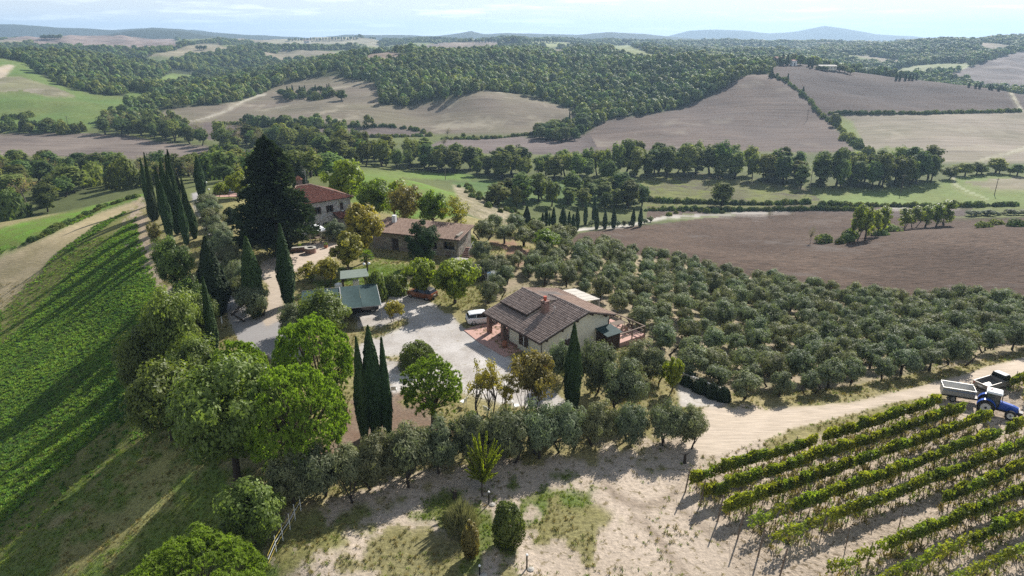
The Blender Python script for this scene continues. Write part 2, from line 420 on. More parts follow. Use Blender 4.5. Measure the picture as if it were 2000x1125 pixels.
# region: object name, material, colour, polygon in the photograph, distance range, label
def strip(pts, w):
    """polygon of a band along a polyline of (x,y) with half width w(px)"""
    L, Rr = [], []
    for i, (x, y) in enumerate(pts):
        a = pts[max(i - 1, 0)]; b = pts[min(i + 1, len(pts) - 1)]
        dx, dy = b[0] - a[0], b[1] - a[1]; n = math.hypot(dx, dy) or 1
        ww = w[i] if isinstance(w, (list, tuple)) else w
        L.append((x - dy / n * ww, y + dx / n * ww)); Rr.append((x + dy / n * ww, y - dx / n * ww))
    return L + Rr[::-1]
REG = [
 ('woodland_floor','woods',(0.045,0.055,0.022),[(-900,60),(3000,60),(3000,345),(-900,345)],(425,4000),'dark wooded ground of the far hills'),
 ('valley_ground','meadow',(0.085,0.10,0.035),[(-900,200),(3000,200),(3000,470),(-900,470)],(165,425),'green and brown ground of the valley floor'),
 ('dry_ground','dry',(0.27,0.23,0.11),[(-900,370),(3000,370),(3000,1700),(-900,1700)],(20,125),'dry grassy ground of the hilltop'),
 # far fields
 ('patchwork_field','far_plough',(0.30,0.225,0.19),[(-300,60),(60,66),(150,64),(240,66),(340,72),(345,94),(300,100),(240,97),(160,94),(66,90),(60,78),(-300,76)],(1050,2700),'pale pink ploughed fields on the far left skyline'),
 ('patchwork_field','stubble',(0.34,0.29,0.19),[(280,110),(340,99),(362,90),(400,85),(428,88),(452,99),(410,107),(330,111)],(1050,1900),'tan field around the lone trees on a far knoll'),
 ('patchwork_field','stubble',(0.34,0.31,0.21),[(495,88),(560,74),(610,70),(670,70),(745,78),(738,92),(650,93),(560,93)],(1400,3000),'pale field under the cypress crest on the far hill'),
 ('patchwork_field','stubble',(0.30,0.26,0.18),[(520,101),(560,100),(600,106),(598,109),(540,105)],(1000,1700),'thin tan field in the far wooded dip'),
 ('patchwork_field','far_plough',(0.30,0.24,0.19),[(812,92),(860,84),(972,80),(975,92),(905,98),(830,97)],(1100,2400),'far tan field left of the central wooded crest'),
 ('patchwork_field','meadow',(0.28,0.30,0.14),[(1024,84),(1060,80),(1112,84),(1118,91),(1055,92)],(1100,2600),'pale green far field right of the central wooded crest'),
 ('patchwork_field','meadow',(0.26,0.28,0.13),[(1178,90),(1225,88),(1262,102),(1312,120),(1300,127),(1250,118),(1196,104)],(850,2000),'pale green field dropping between two woods'),
 ('patchwork_field','far_plough',(0.31,0.235,0.18),[(708,122),(718,103),(755,98),(802,112),(804,120),(750,124)],(700,870),'bare earth patch on top of the wooded ridge'),
 ('patchwork_field','meadow',(0.30,0.31,0.19),[(1715,149),(1770,130),(1850,123),(1900,124),(1890,136),(1800,148),(1740,152)],(780,1080),'pale green field behind the villa hill'),
 ('patchwork_field','far_plough',(0.21,0.175,0.16),[(1840,150),(1880,136),(1930,118),(2010,96),(2150,90),(2150,200),(1960,180)],(700,1350),'grey ploughed slope at the right edge below the far wood'),
 ('patchwork_field','stubble',(0.32,0.25,0.19),[(1912,98),(1915,83),(1975,89),(1962,101),(1930,104)],(1000,1900),'small tan field inside the far right wood'),
 # right hills
 ('ploughed_hill','far_plough',(0.145,0.108,0.086),[(1090,300),(1130,272),(1180,236),(1330,213),(1400,182),(1443,152),(1470,142),(1505,146),(1560,176),(1600,222),(1640,258),(1672,300),(1672,330),(1090,330)],(355,565),'large ploughed hill rising behind the valley tree belt'),
 ('dark_ploughed_hill','far_dark',(0.086,0.061,0.049),[(1490,142),(1530,122),(1600,122),(1700,140),(1830,146),(1990,180),(2200,190),(2200,228),(1994,228),(1620,232),(1600,222),(1560,178),(1510,148)],(440,660),'dark ploughed hill below the hilltop villa'),
 ('stubble_field','stubble',(0.27,0.225,0.175),[(1618,222),(1994,217),(2200,215),(2200,330),(1980,318),(1690,318),(1655,268)],(325,500),'pale stubble field below the dark ploughed hill'),
 ('stubble_field','meadow',(0.16,0.20,0.055),strip([(1625,228),(1655,250),(1672,275),(1680,305)],[10,14,9,9]),(325,486),'green margin at the left end of the pale stubble field'),
 ('stubble_field','meadow',(0.17,0.20,0.06),[(1680,302),(1730,288),(1815,296),(1830,306),(1740,316),(1680,318)],(325,486),'green patch at the foot of the pale stubble field'),
 ('farm_lane','road',(0.34,0.31,0.2),strip([(1973,180),(1985,200),(1994,218)],[2.5,3,3]),(400,640),'farm lane descending the right end of the dark hill'),
 ('farm_lane','road',(0.30,0.28,0.17),strip([(2010,286),(1970,300),(1930,310),(1905,318)],[2.5,2.5,3,3]),(300,420),'grassy farm lane crossing the corner of the stubble field'),
 # centre fields
 ('bare_hill','stubble',(0.185,0.150,0.115),[(300,232),(330,212),(430,204),(480,196),(545,168),(600,154),(640,150),(735,164),(745,205),(790,211),(880,193),(945,176),(1010,184),(1112,212),(1130,240),(1050,264),(870,266),(760,252),(600,240),(420,242),(330,240)],(425,655),'tan harvested hillside with a rounded knoll across the valley'),
 ('ploughed_strip','far_dark',(0.17,0.135,0.12),[(840,283),(870,272),(1000,266),(1080,270),(1150,262),(1170,300),(1000,310),(800,300)],(345,440),'dark ploughed strip at the foot of the rounded knoll'),
 ('ploughed_strip','far_dark',(0.16,0.125,0.11),[(340,246),(400,241),(470,243),(480,262),(430,276),(370,270)],(380,460),'small dark ploughed field beside the valley trees'),
 ('ploughed_strip','far_dark',(0.17,0.135,0.12),[(560,256),(640,249),(760,251),(815,258),(840,268),(700,268),(600,270)],(380,460),'dark ploughed lens below the tan hillside'),
 ('farm_lane','road',(0.46,0.42,0.32),strip([(352,243),(400,232),(440,218),(470,200),(500,188),(520,184)],[1.5,1.5,1.7,2,2.2,2]),(425,655),'white farm lane climbing the tan hillside'),
 # left fields
 ('green_slope','meadow',(0.115,0.175,0.045),[(-300,120),(0,108),(60,126),(120,142),(160,160),(240,178),(300,184),(296,194),(255,205),(200,240),(165,258),(-300,258)],(398,720),'smooth green hillside at the far left'),
 ('green_slope','stubble',(0.24,0.23,0.12),[(0,150),(40,150),(110,172),(150,190),(100,190),(40,178),(-60,185),(-60,150)],(398,720),'yellowing band on the far left green hillside'),
 ('woodland_floor','woods',(0.045,0.055,0.022),[(52,122),(120,136),(200,158),(248,172),(246,190),(190,186),(120,168),(72,144)],(428,720),'wooded strip between the far left green fields'),
 ('small_green_field','meadow',(0.15,0.22,0.06),[(310,153),(335,143),(385,148),(395,154),(340,168),(310,164)],(640,1000),'small green field in the gap between wooded hills'),
 ('stubble_field','far_plough',(0.21,0.17,0.14),[(-300,262),(170,262),(250,265),(300,276),(480,293),(520,296),(520,312),(440,318),(280,325),(120,312),(-300,306)],(318,420),'flat pale ploughed field at the left of the valley'),
 ('lane_cut','road',(0.42,0.34,0.24),[(-60,148),(15,126),(28,128),(10,150),(-60,170)],(480,720),'pale earth track on the far left slope'),
 # valley floor
 ('valley_field','meadow',(0.075,0.125,0.035),[(880,356),(1000,352),(1170,352),(1245,352),(1245,372),(1200,384),(1180,402),(1000,402),(900,390)],(200,292),'mid green field on the valley floor'),
 ('valley_field','meadow',(0.12,0.20,0.04),[(690,332),(780,334),(880,336),(960,346),(900,352),(800,348),(700,346)],(190,310),'bright green strip in front of the valley trees'),
 ('hill_meadow','grass',(0.115,0.20,0.03),[(650,345),(720,338),(800,343),(862,352),(890,366),(898,395),(902,425),(800,430),(700,400),(640,380)],(118,208),'bright green meadow behind the farmhouse'),
 ('eroded_bank','bank',(0.33,0.28,0.19),[(884,360),(905,366),(940,384),(990,410),(1045,432),(1060,446),(1010,446),(950,432),(905,412),(897,392)],(125,250),'pale eroded bank dotted with shrubs'),
 ('scrub_field','scrub',(0.155,0.165,0.05),[(1245,348),(1300,338),(1420,340),(1480,352),(1580,372),(1606,402),(1480,406),(1262,404),(1240,385)],(205,300),'rough overgrown field with dark dead patches'),
 ('valley_field','meadow',(0.15,0.21,0.06),[(1592,376),(1700,374),(1860,352),(1900,342),(2200,345),(2200,404),(1612,403)],(205,305),'light green field right of the overgrown one'),
 ('valley_field','stubble',(0.28,0.24,0.16),[(1880,358),(1990,348),(2200,350),(2200,368),(1940,372)],(225,305),'tan patch in the light green valley field'),
 ('farm_lane','road',(0.36,0.33,0.2),strip([(1862,345),(1862,360),(1880,372),(1930,392)],[3,2.2,2,2]),(205,305),'earth lane through the light green valley field'),
 ('ploughed_strip','plough',(0.11,0.085,0.075),[(1262,405),(1480,406),(1606,403),(1720,404),(1900,408),(1880,425),(1700,428),(1540,413),(1420,417),(1300,421),(1262,430)],(200,245),'dark ploughed strip beyond the white road'),
 ('ploughed_field','plough',(0.076,0.049,0.034),[(1100,482),(1130,455),(1262,440),(1420,423),(1560,414),(1700,424),(1850,428),(2250,420),(2250,640),(2000,598),(1700,588),(1420,538),(1160,488)],(95,232),'big dark ploughed field below the olive grove'),
 ('white_road','road',(0.52,0.48,0.43),strip([(1100,452),(1160,446),(1225,442),(1262,432),(1300,425),(1420,420.5),(1545,414)],[2.4,2,2,2.6,2.2,2,1.6]),(165,245),'white gravel road lined with small cypresses'),
 ('white_road','road',(0.55,0.50,0.44),strip([(1740,409),(1860,407),(2050,408)],[1.3,1.3,1.5]),(190,260),'white gravel road at the right beyond the ploughed field'),
 # hill top
 ('grove_ground','grove',(0.33,0.265,0.18),[(940,600),(960,560),(1020,505),(1110,482),(1165,484),(1420,534),(1700,584),(2000,594),(2300,604),(2300,700),(1990,690),(1700,748),(1480,785),(1400,760),(1330,740),(1250,690),(1210,640),(1100,580),(1000,570)],(60,135),'dry ground under the olive grove'),
 ('crop_field','crop',(0.058,0.120,0.034),[(-900,520),(-300,498),(0,446),(150,410),(278,374),(284,386),(262,410),(268,450),(292,520),(318,600),(300,660),(262,700),(290,780),(300,850),(200,930),(60,1060),(-40,1140),(-900,1700)],(26,165),'green crop field falling away at the left'),
 ('crop_field','grass',(0.125,0.235,0.028),[(-900,520),(-300,498),(0,446),(150,410),(278,374),(282,384),(200,410),(90,458),(0,500),(-300,570)],(26,165),'bright green upper strip of the left field'),
 ('crop_field','dry',(0.10,0.125,0.030),[(300,850),(262,800),(160,880),(40,990),(-40,1060),(-40,1140),(60,1060),(200,930)],(26,165),'olive green lower margin of the left field'),
 ('crop_field','dry',(0.115,0.14,0.028),[(0,590),(120,500),(270,400),(262,430),(150,520),(60,620),(0,680)],(26,165),'yellow green band beside the mown strip'),
 ('mown_strip','mown',(0.43,0.345,0.21),[(-300,570),(0,500),(90,462),(200,414),(282,386),(268,404),(190,440),(110,500),(40,570),(0,608),(-300,700)],(26,165),'pale mown strip curving across the left field'),
 ('bare_bank','clay',(0.40,0.30,0.205),strip([(277,388),(262,420),(285,470),(306,530),(322,590),(330,640)],[7,12,13,11,9,7]),(26,165),'bare pale earth strip along the cypress row'),
 ('dry_verge','grass',(0.125,0.18,0.04),[(300,850),(330,820),(390,860),(450,930),(520,980),(545,1060),(520,1180),(60,1180),(-60,1180),(-40,1130),(60,1060),(200,930)],(26,80),'olive green rough grass at the lower left'),
 ('dry_verge','dry',(0.25,0.24,0.09),[(330,840),(372,870),(378,950),(300,1040),(225,1100),(110,1110),(160,1030),(250,940)],(26,80),'dry yellow verge below the big oak'),
 ('needle_litter','litter',(0.20,0.148,0.108),[(560,960),(600,860),(680,770),(740,745),(790,772),(860,805),(900,850),(800,870),(700,880)],(35,75),'reddish needle litter under the pines'),
 ('dirt_ground','clay',(0.48,0.395,0.31),[(560,1010),(640,985),(740,950),(900,915),(1050,890),(1200,870),(1330,850),(1420,800),(1480,790),(1560,830),(1480,900),(1400,1010),(1480,1180),(540,1180),(520,1090)],(28,75),'pale bare clay ground in front of the hedge'),
 ('grass_patch','grass',(0.115,0.155,0.040),[(1020,985),(1050,950),(1110,935),(1165,960),(1170,985),(1120,1005),(1070,1020),(1030,1020)],(28,75),'green grass patch near the young tree'),
 ('grass_patch','dry',(0.17,0.175,0.06),[(600,1000),(700,985),(760,980),(735,1010),(660,1040),(610,1090),(560,1140),(520,1140),(545,1060)],(28,75),'thin grass beside the rope fence'),
 ('grass_patch','dry',(0.20,0.18,0.085),[(690,1075),(760,1035),(850,1030),(900,1060),(960,1100),(1010,1140),(690,1150)],(28,75),'patchy dry grass at the bottom of the clay ground'),
 ('grass_patch','grass',(0.13,0.16,0.045),[(800,1000),(850,975),(900,965),(960,985),(970,1060),(930,1120),(890,1090),(900,1040),(850,1010)],(28,75),'grass around the young tree and small shrubs'),
 ('grass_patch','dry',(0.22,0.20,0.09),[(1050,1000),(1180,980),(1200,1040),(1150,1080),(1080,1060),(1030,1030)],(28,75),'dry grass spreading behind the round bush'),
 ('grass_patch','dry',(0.22,0.20,0.09),[(1265,905),(1310,893),(1345,900),(1330,915),(1280,915)],(28,75),'small tuft of grass at the vineyard corner'),
 ('rut','clay',(0.20,0.155,0.115),strip([(1180,940),(1215,975),(1262,990),(1310,975),(1330,955)],[6,7,8,7,5]),(28,75),'darker curved tyre ruts on the clay ground'),
 ('rut','clay',(0.22,0.17,0.125),strip([(1225,1010),(1262,1020),(1310,1080),(1350,1140)],[5,6,7,7]),(28,75),'darker tyre ruts leading to the bottom edge'),
 ('rut','clay',(0.22,0.17,0.125),strip([(1320,985),(1345,1010),(1400,1050),(1460,1100)],[5,6,7,7]),(28,75),'darker tyre ruts beside the vineyard corner'),
 ('vineyard_soil','clay2',(0.45,0.365,0.28),[(1330,930),(1480,900),(1560,865),(1860,775),(1920,750),(2300,700),(2300,1300),(1480,1300),(1400,1010)],(20,85),'pale cloddy soil between the vine rows'),
 ('grass_verge','dry',(0.19,0.17,0.065),strip([(1560,838),(1650,815),(1760,785),(1850,760)],[9,12,11,6]),(28,90),'dry grass verge between track and first vine row'),
 ('dirt_track','track',(0.50,0.415,0.325),[(1330,850),(1370,800),(1480,800),(1640,790),(1800,755),(1990,700),(2300,660),(2300,715),(2000,735),(1860,765),(1760,785),(1560,835),(1400,890),(1340,890)],(28,95),'pale dirt track running past the olive grove'),
 ('ramp','gravel',(0.46,0.42,0.37),[(1325,755),(1400,765),(1425,785),(1400,797),(1328,797)],(40,80),'pale concrete ramp beside the olive grove'),
 ('gravel_yard','gravel',(0.52,0.485,0.45),[(690,595),(745,570),(790,570),(862,600),(905,640),(960,672),(1000,700),(1060,755),(1110,790),(1060,805),(980,790),(900,765),(800,760),(770,770),(700,745),(690,680),(730,655),(780,640),(700,640)],(40,110),'pale gravel yard in front of the bungalow'),
 ('wheel_mark','gravel',(0.34,0.315,0.29),strip([(728,672),(780,655),(850,648),(915,655),(960,680)],[1.3,1.3,1.3,1.4,1.5]),(40,110),'faint curved wheel mark across the gravel yard'),
 ('wheel_mark','gravel',(0.36,0.33,0.30),strip([(770,610),(820,640),(860,690),(880,745)],[1.3,1.3,1.5,1.6]),(40,110),'faint wheel mark turning towards the parked cars'),
 ('gravel_yard','dry',(0.26,0.23,0.11),[(690,655),(740,640),(790,622),(796,634),(765,650),(735,662)],(40,110),'dry grass island beside the carport'),
 ('gravel_yard','dry',(0.32,0.27,0.15),[(752,696),(795,690),(790,705),(755,704)],(40,110),'dry grass beside the clipped dome shrub'),
 ('driveway','asphalt',(0.34,0.32,0.305),[(372,378),(392,374),(400,384),(386,396),(404,420),(430,470),(452,520),(470,575),(492,625),(540,612),(560,640),(590,660),(600,690),(560,720),(510,690),(465,668),(440,610),(425,540),(408,480),(390,430),(376,400)],(50,170),'grey driveway curving between the hedges'),
 ('dirt_drive','track',(0.47,0.39,0.31),[(508,515),(540,500),(556,515),(555,600),(548,625),(520,640),(508,628),(524,600),(522,560),(505,540)],(50,130),'pale earth drive between two tall cypresses'),
 ('terrace_ground','track',(0.50,0.41,0.33),[(560,500),(600,475),(640,470),(665,480),(662,500),(620,515),(600,540),(560,530)],(80,130),'pale terrace ground around the white gazebo'),
 ('lawn','grass',(0.10,0.165,0.03),[(590,560),(640,540),(700,520),(770,510),(790,530),(770,548),(720,560),(640,570)],(80,125),'small lawn behind the carport'),
 ('lawn','dry',(0.21,0.20,0.075),[(860,600),(890,560),(930,545),(990,510),(1005,520),(990,545),(960,570),(945,600),(905,612)],(75,125),'dry lawn with the clothes rack'),
 ('lawn','grass',(0.10,0.18,0.03),[(880,510),(905,500),(915,478),(930,485),(925,505),(890,520)],(75,130),'strip of lawn by the stone annex steps'),
 ('tilled_bed','till',(0.27,0.165,0.11),[(958,470),(985,468),(1040,480),(1050,500),(1020,516),(995,512),(975,490)],(90,150),'reddish tilled bed in front of the small olives'),
 ('pool_ground','dry',(0.23,0.21,0.085),[(398,392),(420,388),(500,392),(520,420),(470,440),(430,415),(405,405)],(100,190),'dry lawn beside the pool'),
]
REG += [('patchwork_field','stubble',(0.27,0.225,0.16),[(0,0),(0,1),(1,0)],(0,0),'tan patchwork fields among the far woods'),
        ('patchwork_field','meadow',(0.19,0.215,0.10),[(0,0),(0,1),(1,0)],(0,0),'green patchwork fields among the far woods')]
PXG, PYG = proj(GX, GY, GZ)
reg = np.full(GX.shape, -1, np.int32)
wob = (fbm(GX / (1.2 + GY * 0.02), GY / (1.2 + GY * 0.02), 11, 3) - 0.5)
WX = PXG + wob * np.clip(900.0 / GY, 1.0, 16)
hi1 = (fbm(GX / 1.6, GY / 1.6, 41, 4) - 0.5); hi2 = (fbm(GX / 1.6, GY / 1.6, 47, 4) - 0.5)
SXg = WX + hi1 * np.clip(9000.0 / GY, 0, 190); SYg = None
WY = PYG + (fbm(GX / (1.2 + GY * 0.02), GY / (1.2 + GY * 0.02), 23, 3) - 0.5) * np.clip(500.0 / GY, 0.5, 10)
SYg = WY + hi2 * np.clip(6000.0 / GY, 0, 130)
SOFT = {'grass_patch', 'grass_verge', 'dry_verge', 'needle_litter', 'dirt_ground', 'lawn', 'pool_ground', 'tilled_bed', 'bare_bank'}
for k, r in enumerate(REG):
    x0 = min(p[0] for p in r[3]) - 20; x1 = max(p[0] for p in r[3]) + 20
    sharp = r[1] in ('road', 'asphalt')
    soft = r[0] in SOFT
    m = in_poly(PXG if sharp else SXg if soft else WX, PYG if sharp else SYg if soft else WY, r[3]) & (GY >= r[4][0]) & (GY <= r[4][1])
    reg[m] = k
reg[reg < 0] = np.where(GY < 140, [i for i, r in enumerate(REG) if r[0] == 'dry_ground'][0], np.where(GY < 425, 1, 0))[reg < 0]
# open fields between the far woods
pf1 = fbm(GX / 230, GY / 420, 61, 3); pf2 = fbm(GX / 230, GY / 420, 67, 2)
lim = np.where(PXG < 1280, 0.52, 0.60)
far_open = (reg == 0) & (GY > 980) & (GY < 2700) & (pf1 > lim)
reg[far_open] = np.where(pf2 > 0.5, len(REG) - 2, len(REG) - 1)[far_open]
colr = np.array([r[2] for r in REG])[reg]
# blur the colour a little across borders (wear, mixed edges)
def blur(a, n):
    for _ in range(n):
        a = (a + np.roll(a, 1, 0) + np.roll(a, -1, 0)) / 3
        a = (a + np.roll(a, 1, 1) + np.roll(a, -1, 1)) / 3
    return a
b4 = blur(colr, 2); nb_ = np.clip((140 - GY) / 60, 0, 1)[..., None]; colr = blur(colr, 1) * (1 - nb_) + b4 * nb_
colr = colr * (0.82 + 0.36 * fbm(GX / 14, GY / 14, 31, 4))[..., None]
rows, cols_ = GX.shape
idx = np.arange(rows * cols_).reshape(rows, cols_)
fr = reg[:-1, :-1]
quads = np.stack([idx[:-1, :-1], idx[:-1, 1:], idx[1:, 1:], idx[1:, :-1]], -1)
vall = np.stack([GX, GY, GZ], -1).reshape(-1, 3); call = colr.reshape(-1, 3)
for k, r in enumerate(REG):
    q = quads[fr == k]
    if len(q) == 0: continue
    u, inv = np.unique(q.ravel(), return_inverse=True)
    me = mesh_np(r[0], vall[u], inv.reshape(-1, 4), call[u], [LM[r[1]]], smooth=True)
    tag(link(r[0], me), r[5], r[0].replace('_', ' ').split(' ')[-1], kind='structure')

# ------------------------------------------------------------------ far mountains, each ridge a real range with depth
def mountain(label, D, depth, pts, col, seed):
    pxs = np.arange(pts[0][0], pts[-1][0] + 1, 8.0)
    top = np.interp(pxs, [p[0] for p in pts], [p[1] for p in pts])
    top = top + (fbm(pxs / 40, pxs * 0, seed, 4) - 0.5) * 3.0
    d = [ray(a, b) for a, b in zip(pxs, top)]
    zt = np.array([HC + q[2] / q[1] * D for q in d]); tq = np.array([q[0] / q[1] for q in d])
    ss = np.linspace(-1, 1, 41)
    S, Zt = np.meshgrid(ss, zt); _, T = np.meshgrid(ss, tq)
    Yq = D + S * depth; Xq = T * D
    prof = np.exp(-(S / 0.45) ** 2)
    rough_ = (fbm(Xq / 300, Yq / 300, seed + 5, 5) - 0.5) * np.minimum(70, (Zt + 60) * 0.4) * (1 - np.exp(-(S / 0.12) ** 2))
    Zq = -50 + (Zt + 50) * prof + rough_ * prof
    v = np.stack([Xq, Yq, Zq], -1).reshape(-1, 3)
    ix = np.arange(len(pxs) * 41).reshape(len(pxs), 41)
    q = np.stack([ix[:-1, :-1], ix[1:, :-1], ix[1:, 1:], ix[:-1, 1:]], -1).reshape(-1, 4)
    c = np.tile(np.array(col), (len(v), 1)) * (0.7 + 0.6 * fbm(v[:, 0] / 250, v[:, 1] / 250, seed + 9, 4))[:, None]
    tag(link('mountain', mesh_np('mountain', v, q, c, [LM['woods']], smooth=True)), label, 'mountain', kind='structure')
mountain('distant blue mountain range with the highest summit at the right', 6000, 1200, [(1050,80),(1150,76),(1300,72),(1345,60),(1400,57),(1450,60),(1500,66),(1560,62),(1610,50),(1640,54),(1700,66),(1800,73),(1950,76),(2150,78)], (0.05,0.06,0.04), 3)
mountain('blue range in the middle of the horizon with a pointed hill', 4000, 700, [(600,76),(680,68),(760,68),(850,71),(895,66),(920,61),(945,67),(990,64),(1060,66),(1130,68),(1190,62),(1250,65),(1300,71),(1360,76),(1450,79)], (0.045,0.055,0.03), 7)
mountain('blue wooded hills on the left horizon', 3900, 600, [(-300,45),(-100,44),(20,47),(120,54),(220,58),(300,54),(350,56),(420,64),(480,68),(560,72),(650,76),(700,78)], (0.045,0.055,0.03), 13)
mountain('low wooded ridge nearer on the left horizon', 2900, 400, [(130,84),(200,70),(250,62),(300,57),(350,60),(400,68),(470,76),(560,80),(620,78),(700,80),(760,84)], (0.045,0.055,0.03), 19)
mountain('pale far range at the left edge of the horizon', 9000, 1500, [(-500,50),(-200,50),(0,52),(150,56),(300,62),(340,58),(380,57),(420,64),(520,72),(640,74)], (0.05,0.06,0.04), 23)
# ------------------------------------------------------------------ vegetation: materials
def leaf_mat(name, dark, light, trans=0.35, tcol=None, rough=0.55, spec=0.25, var=0.35, patch=0.0):
    m, ns, ls, b = new_mat(name)
    at = N(ns, 'ShaderNodeAttribute', attribute_name='Col')
    sep = ns.new('ShaderNodeSeparateColor'); ls.new(at.outputs['Color'], sep.inputs[0])
    oi = ns.new('ShaderNodeObjectInfo')
    mx = N(ns, 'ShaderNodeMixRGB'); mx.inputs[1].default_value = (*dark, 1); mx.inputs[2].default_value = (*light, 1)
    ls.new(sep.outputs[0], mx.inputs[0])
    mr = N(ns, 'ShaderNodeMapRange'); mr.inputs[3].default_value = 1 - var; mr.inputs[4].default_value = 1 + var
    ls.new(oi.outputs['Random'], mr.inputs[0])
    ml = N(ns, 'ShaderNodeMixRGB', blend_type='MULTIPLY'); ml.inputs[0].default_value = 1
    m7 = N(ns, 'ShaderNodeMath', operation='MULTIPLY'); m7.inputs[1].default_value = 7.31; ls.new(oi.outputs['Random'], m7.inputs[0])
    fr_ = N(ns, 'ShaderNodeMath', operation='FRACT'); ls.new(m7.outputs[0], fr_.inputs[0])
    hu = N(ns, 'ShaderNodeMixRGB'); hu.inputs[1].default_value = (1 + var * .5, 1.0, 1 - var * .4, 1); hu.inputs[2].default_value = (1 - var * .45, 1.0, 1 + var * .35, 1); ls.new(fr_.outputs[0], hu.inputs[0])
    mh = N(ns, 'ShaderNodeMixRGB', blend_type='MULTIPLY'); mh.inputs[0].default_value = 1; ls.new(mx.outputs[0], mh.inputs[1]); ls.new(hu.outputs[0], mh.inputs[2])
    if patch:                       # stands of different species and vigour
        ge = ns.new('ShaderNodeNewGeometry'); pn = N(ns, 'ShaderNodeTexNoise', Scale=patch, Detail=4.0, Roughness=0.6); ls.new(ge.outputs['Position'], pn.inputs['Vector'])
        pr = N(ns, 'ShaderNodeMapRange'); pr.inputs[1].default_value = 0.36; pr.inputs[2].default_value = 0.64; ls.new(pn.outputs['Fac'], pr.inputs[0])
        pm = N(ns, 'ShaderNodeMixRGB'); pm.inputs[1].default_value = (0.66, 0.74, 0.72, 1); pm.inputs[2].default_value = (1.36, 1.28, 1.0, 1); ls.new(pr.outputs[0], pm.inputs[0])
        px_ = N(ns, 'ShaderNodeMixRGB', blend_type='MULTIPLY'); px_.inputs[0].default_value = 1; ls.new(mh.outputs[0], px_.inputs[1]); ls.new(pm.outputs[0], px_.inputs[2]); mh = px_
    ls.new(mh.outputs[0], ml.inputs[1]); ls.new(mr.outputs[0], ml.inputs[2])
    ls.new(ml.outputs[0], b.inputs['Base Color'])
    b.inputs['Roughness'].default_value = rough; b.inputs['Specular IOR Level'].default_value = spec
    tr = ns.new('ShaderNodeBsdfTranslucent')
    tm = N(ns, 'ShaderNodeMixRGB', blend_type='MULTIPLY'); tm.inputs[0].default_value = 1
    tm.inputs[2].default_value = (*(tcol or (1.5, 1.6, 0.6)), 1)
    ls.new(ml.outputs[0], tm.inputs[1]); ls.new(tm.outputs[0], tr.inputs['Color'])
    ms = ns.new('ShaderNodeMixShader'); ms.inputs[0].default_value = trans
    out = ns['Material Output'] if 'Material Output' in ns else ns.new('ShaderNodeOutputMaterial')
    ls.new(b.outputs[0], ms.inputs[1]); ls.new(tr.outputs[0], ms.inputs[2]); ls.new(ms.outputs[0], out.inputs['Surface'])
    return m
FM = {
 'olive':   leaf_mat('olive_leaves', (0.060,0.076,0.036), (0.250,0.270,0.150), .30, (1.25,1.4,0.7), 0.6, 0.18, 0.2),
 'cypress': leaf_mat('cypress_scales', (0.012,0.028,0.014), (0.080,0.125,0.042), .25, (1.3,1.6,0.6), 0.7, 0.1, 0.2),
 'conifer': leaf_mat('dark_needles', (0.012,0.022,0.012), (0.056,0.080,0.036), .22, (1.2,1.4,0.7), 0.7, 0.1, 0.15),
 'pine':    leaf_mat('pine_needles', (0.032,0.062,0.010), (0.285,0.375,0.050), .42, (1.5,1.7,0.5), 0.6, 0.15, 0.12),
 'oak':     leaf_mat('oak_leaves', (0.034,0.060,0.014), (0.205,0.262,0.062), .40, (1.5,1.6,0.6), 0.5, 0.3, 0.2),
 'green':   leaf_mat('green_leaves', (0.045,0.085,0.012), (0.250,0.330,0.050), .45, (1.5,1.6,0.5), 0.5, 0.3, 0.2),
 'yellow':  leaf_mat('yellowing_leaves', (0.110,0.115,0.018), (0.420,0.370,0.070), .45, (1.4,1.4,0.5), 0.5, 0.3, 0.15),
 'brown':   leaf_mat('turning_leaves', (0.075,0.065,0.022), (0.290,0.255,0.085), .40, (1.4,1.4,0.6), 0.5, 0.25, 0.15),
 'lime':    leaf_mat('lime_leaves', (0.075,0.110,0.014), (0.330,0.375,0.055), .48, (1.4,1.5,0.4), 0.5, 0.25, 0.12),
 'far':     leaf_mat('far_wood_leaves', (0.048,0.080,0.028), (0.235,0.290,0.098), .35, (1.4,1.5,0.6), 0.6, 0.15, 0.38, 0.012),
 'valley':  leaf_mat('valley_leaves', (0.038,0.066,0.022), (0.205,0.245,0.085), .38, (1.4,1.5,0.6), 0.7, 0.08, 0.38, 0.03),
 'vine':    leaf_mat('vine_leaves', (0.048,0.075,0.010), (0.310,0.340,0.052), .48, (1.5,1.6,0.5), 0.5, 0.3, 0.25),
 'crop':    leaf_mat('crop_leaves', (0.072,0.140,0.036), (0.215,0.305,0.088), .40, (1.4,1.6,0.6), 0.6, 0.2, 0.35, 0.14),
 'straw':   leaf_mat('straw_blades', (0.138,0.132,0.046), (0.356,0.310,0.138), 0.30, (1.2,1.2,0.8), 0.7, 0.1, 0.3),
 'lawn':    leaf_mat('grass_blades', (0.110,0.165,0.032), (0.270,0.320,0.085), 0.32, (1.4,1.5,0.5), 0.6, 0.15, 0.3),
}
BARK = plain('bark', (0.10, 0.078, 0.06), 0.9, var=0.35, scale=9, bump=0.5, spec=0.1)
BARK_D = plain('dark_bark', (0.055, 0.042, 0.034), 0.9, var=0.3, scale=9, bump=0.5, spec=0.1)

# ------------------------------------------------------------------ vegetation: shapes
def unit(v): return v / np.maximum(np.linalg.norm(v, axis=1, keepdims=True), 1e-9)
def rand_dirs(n, r): return unit(r.normal(size=(n, 3)))

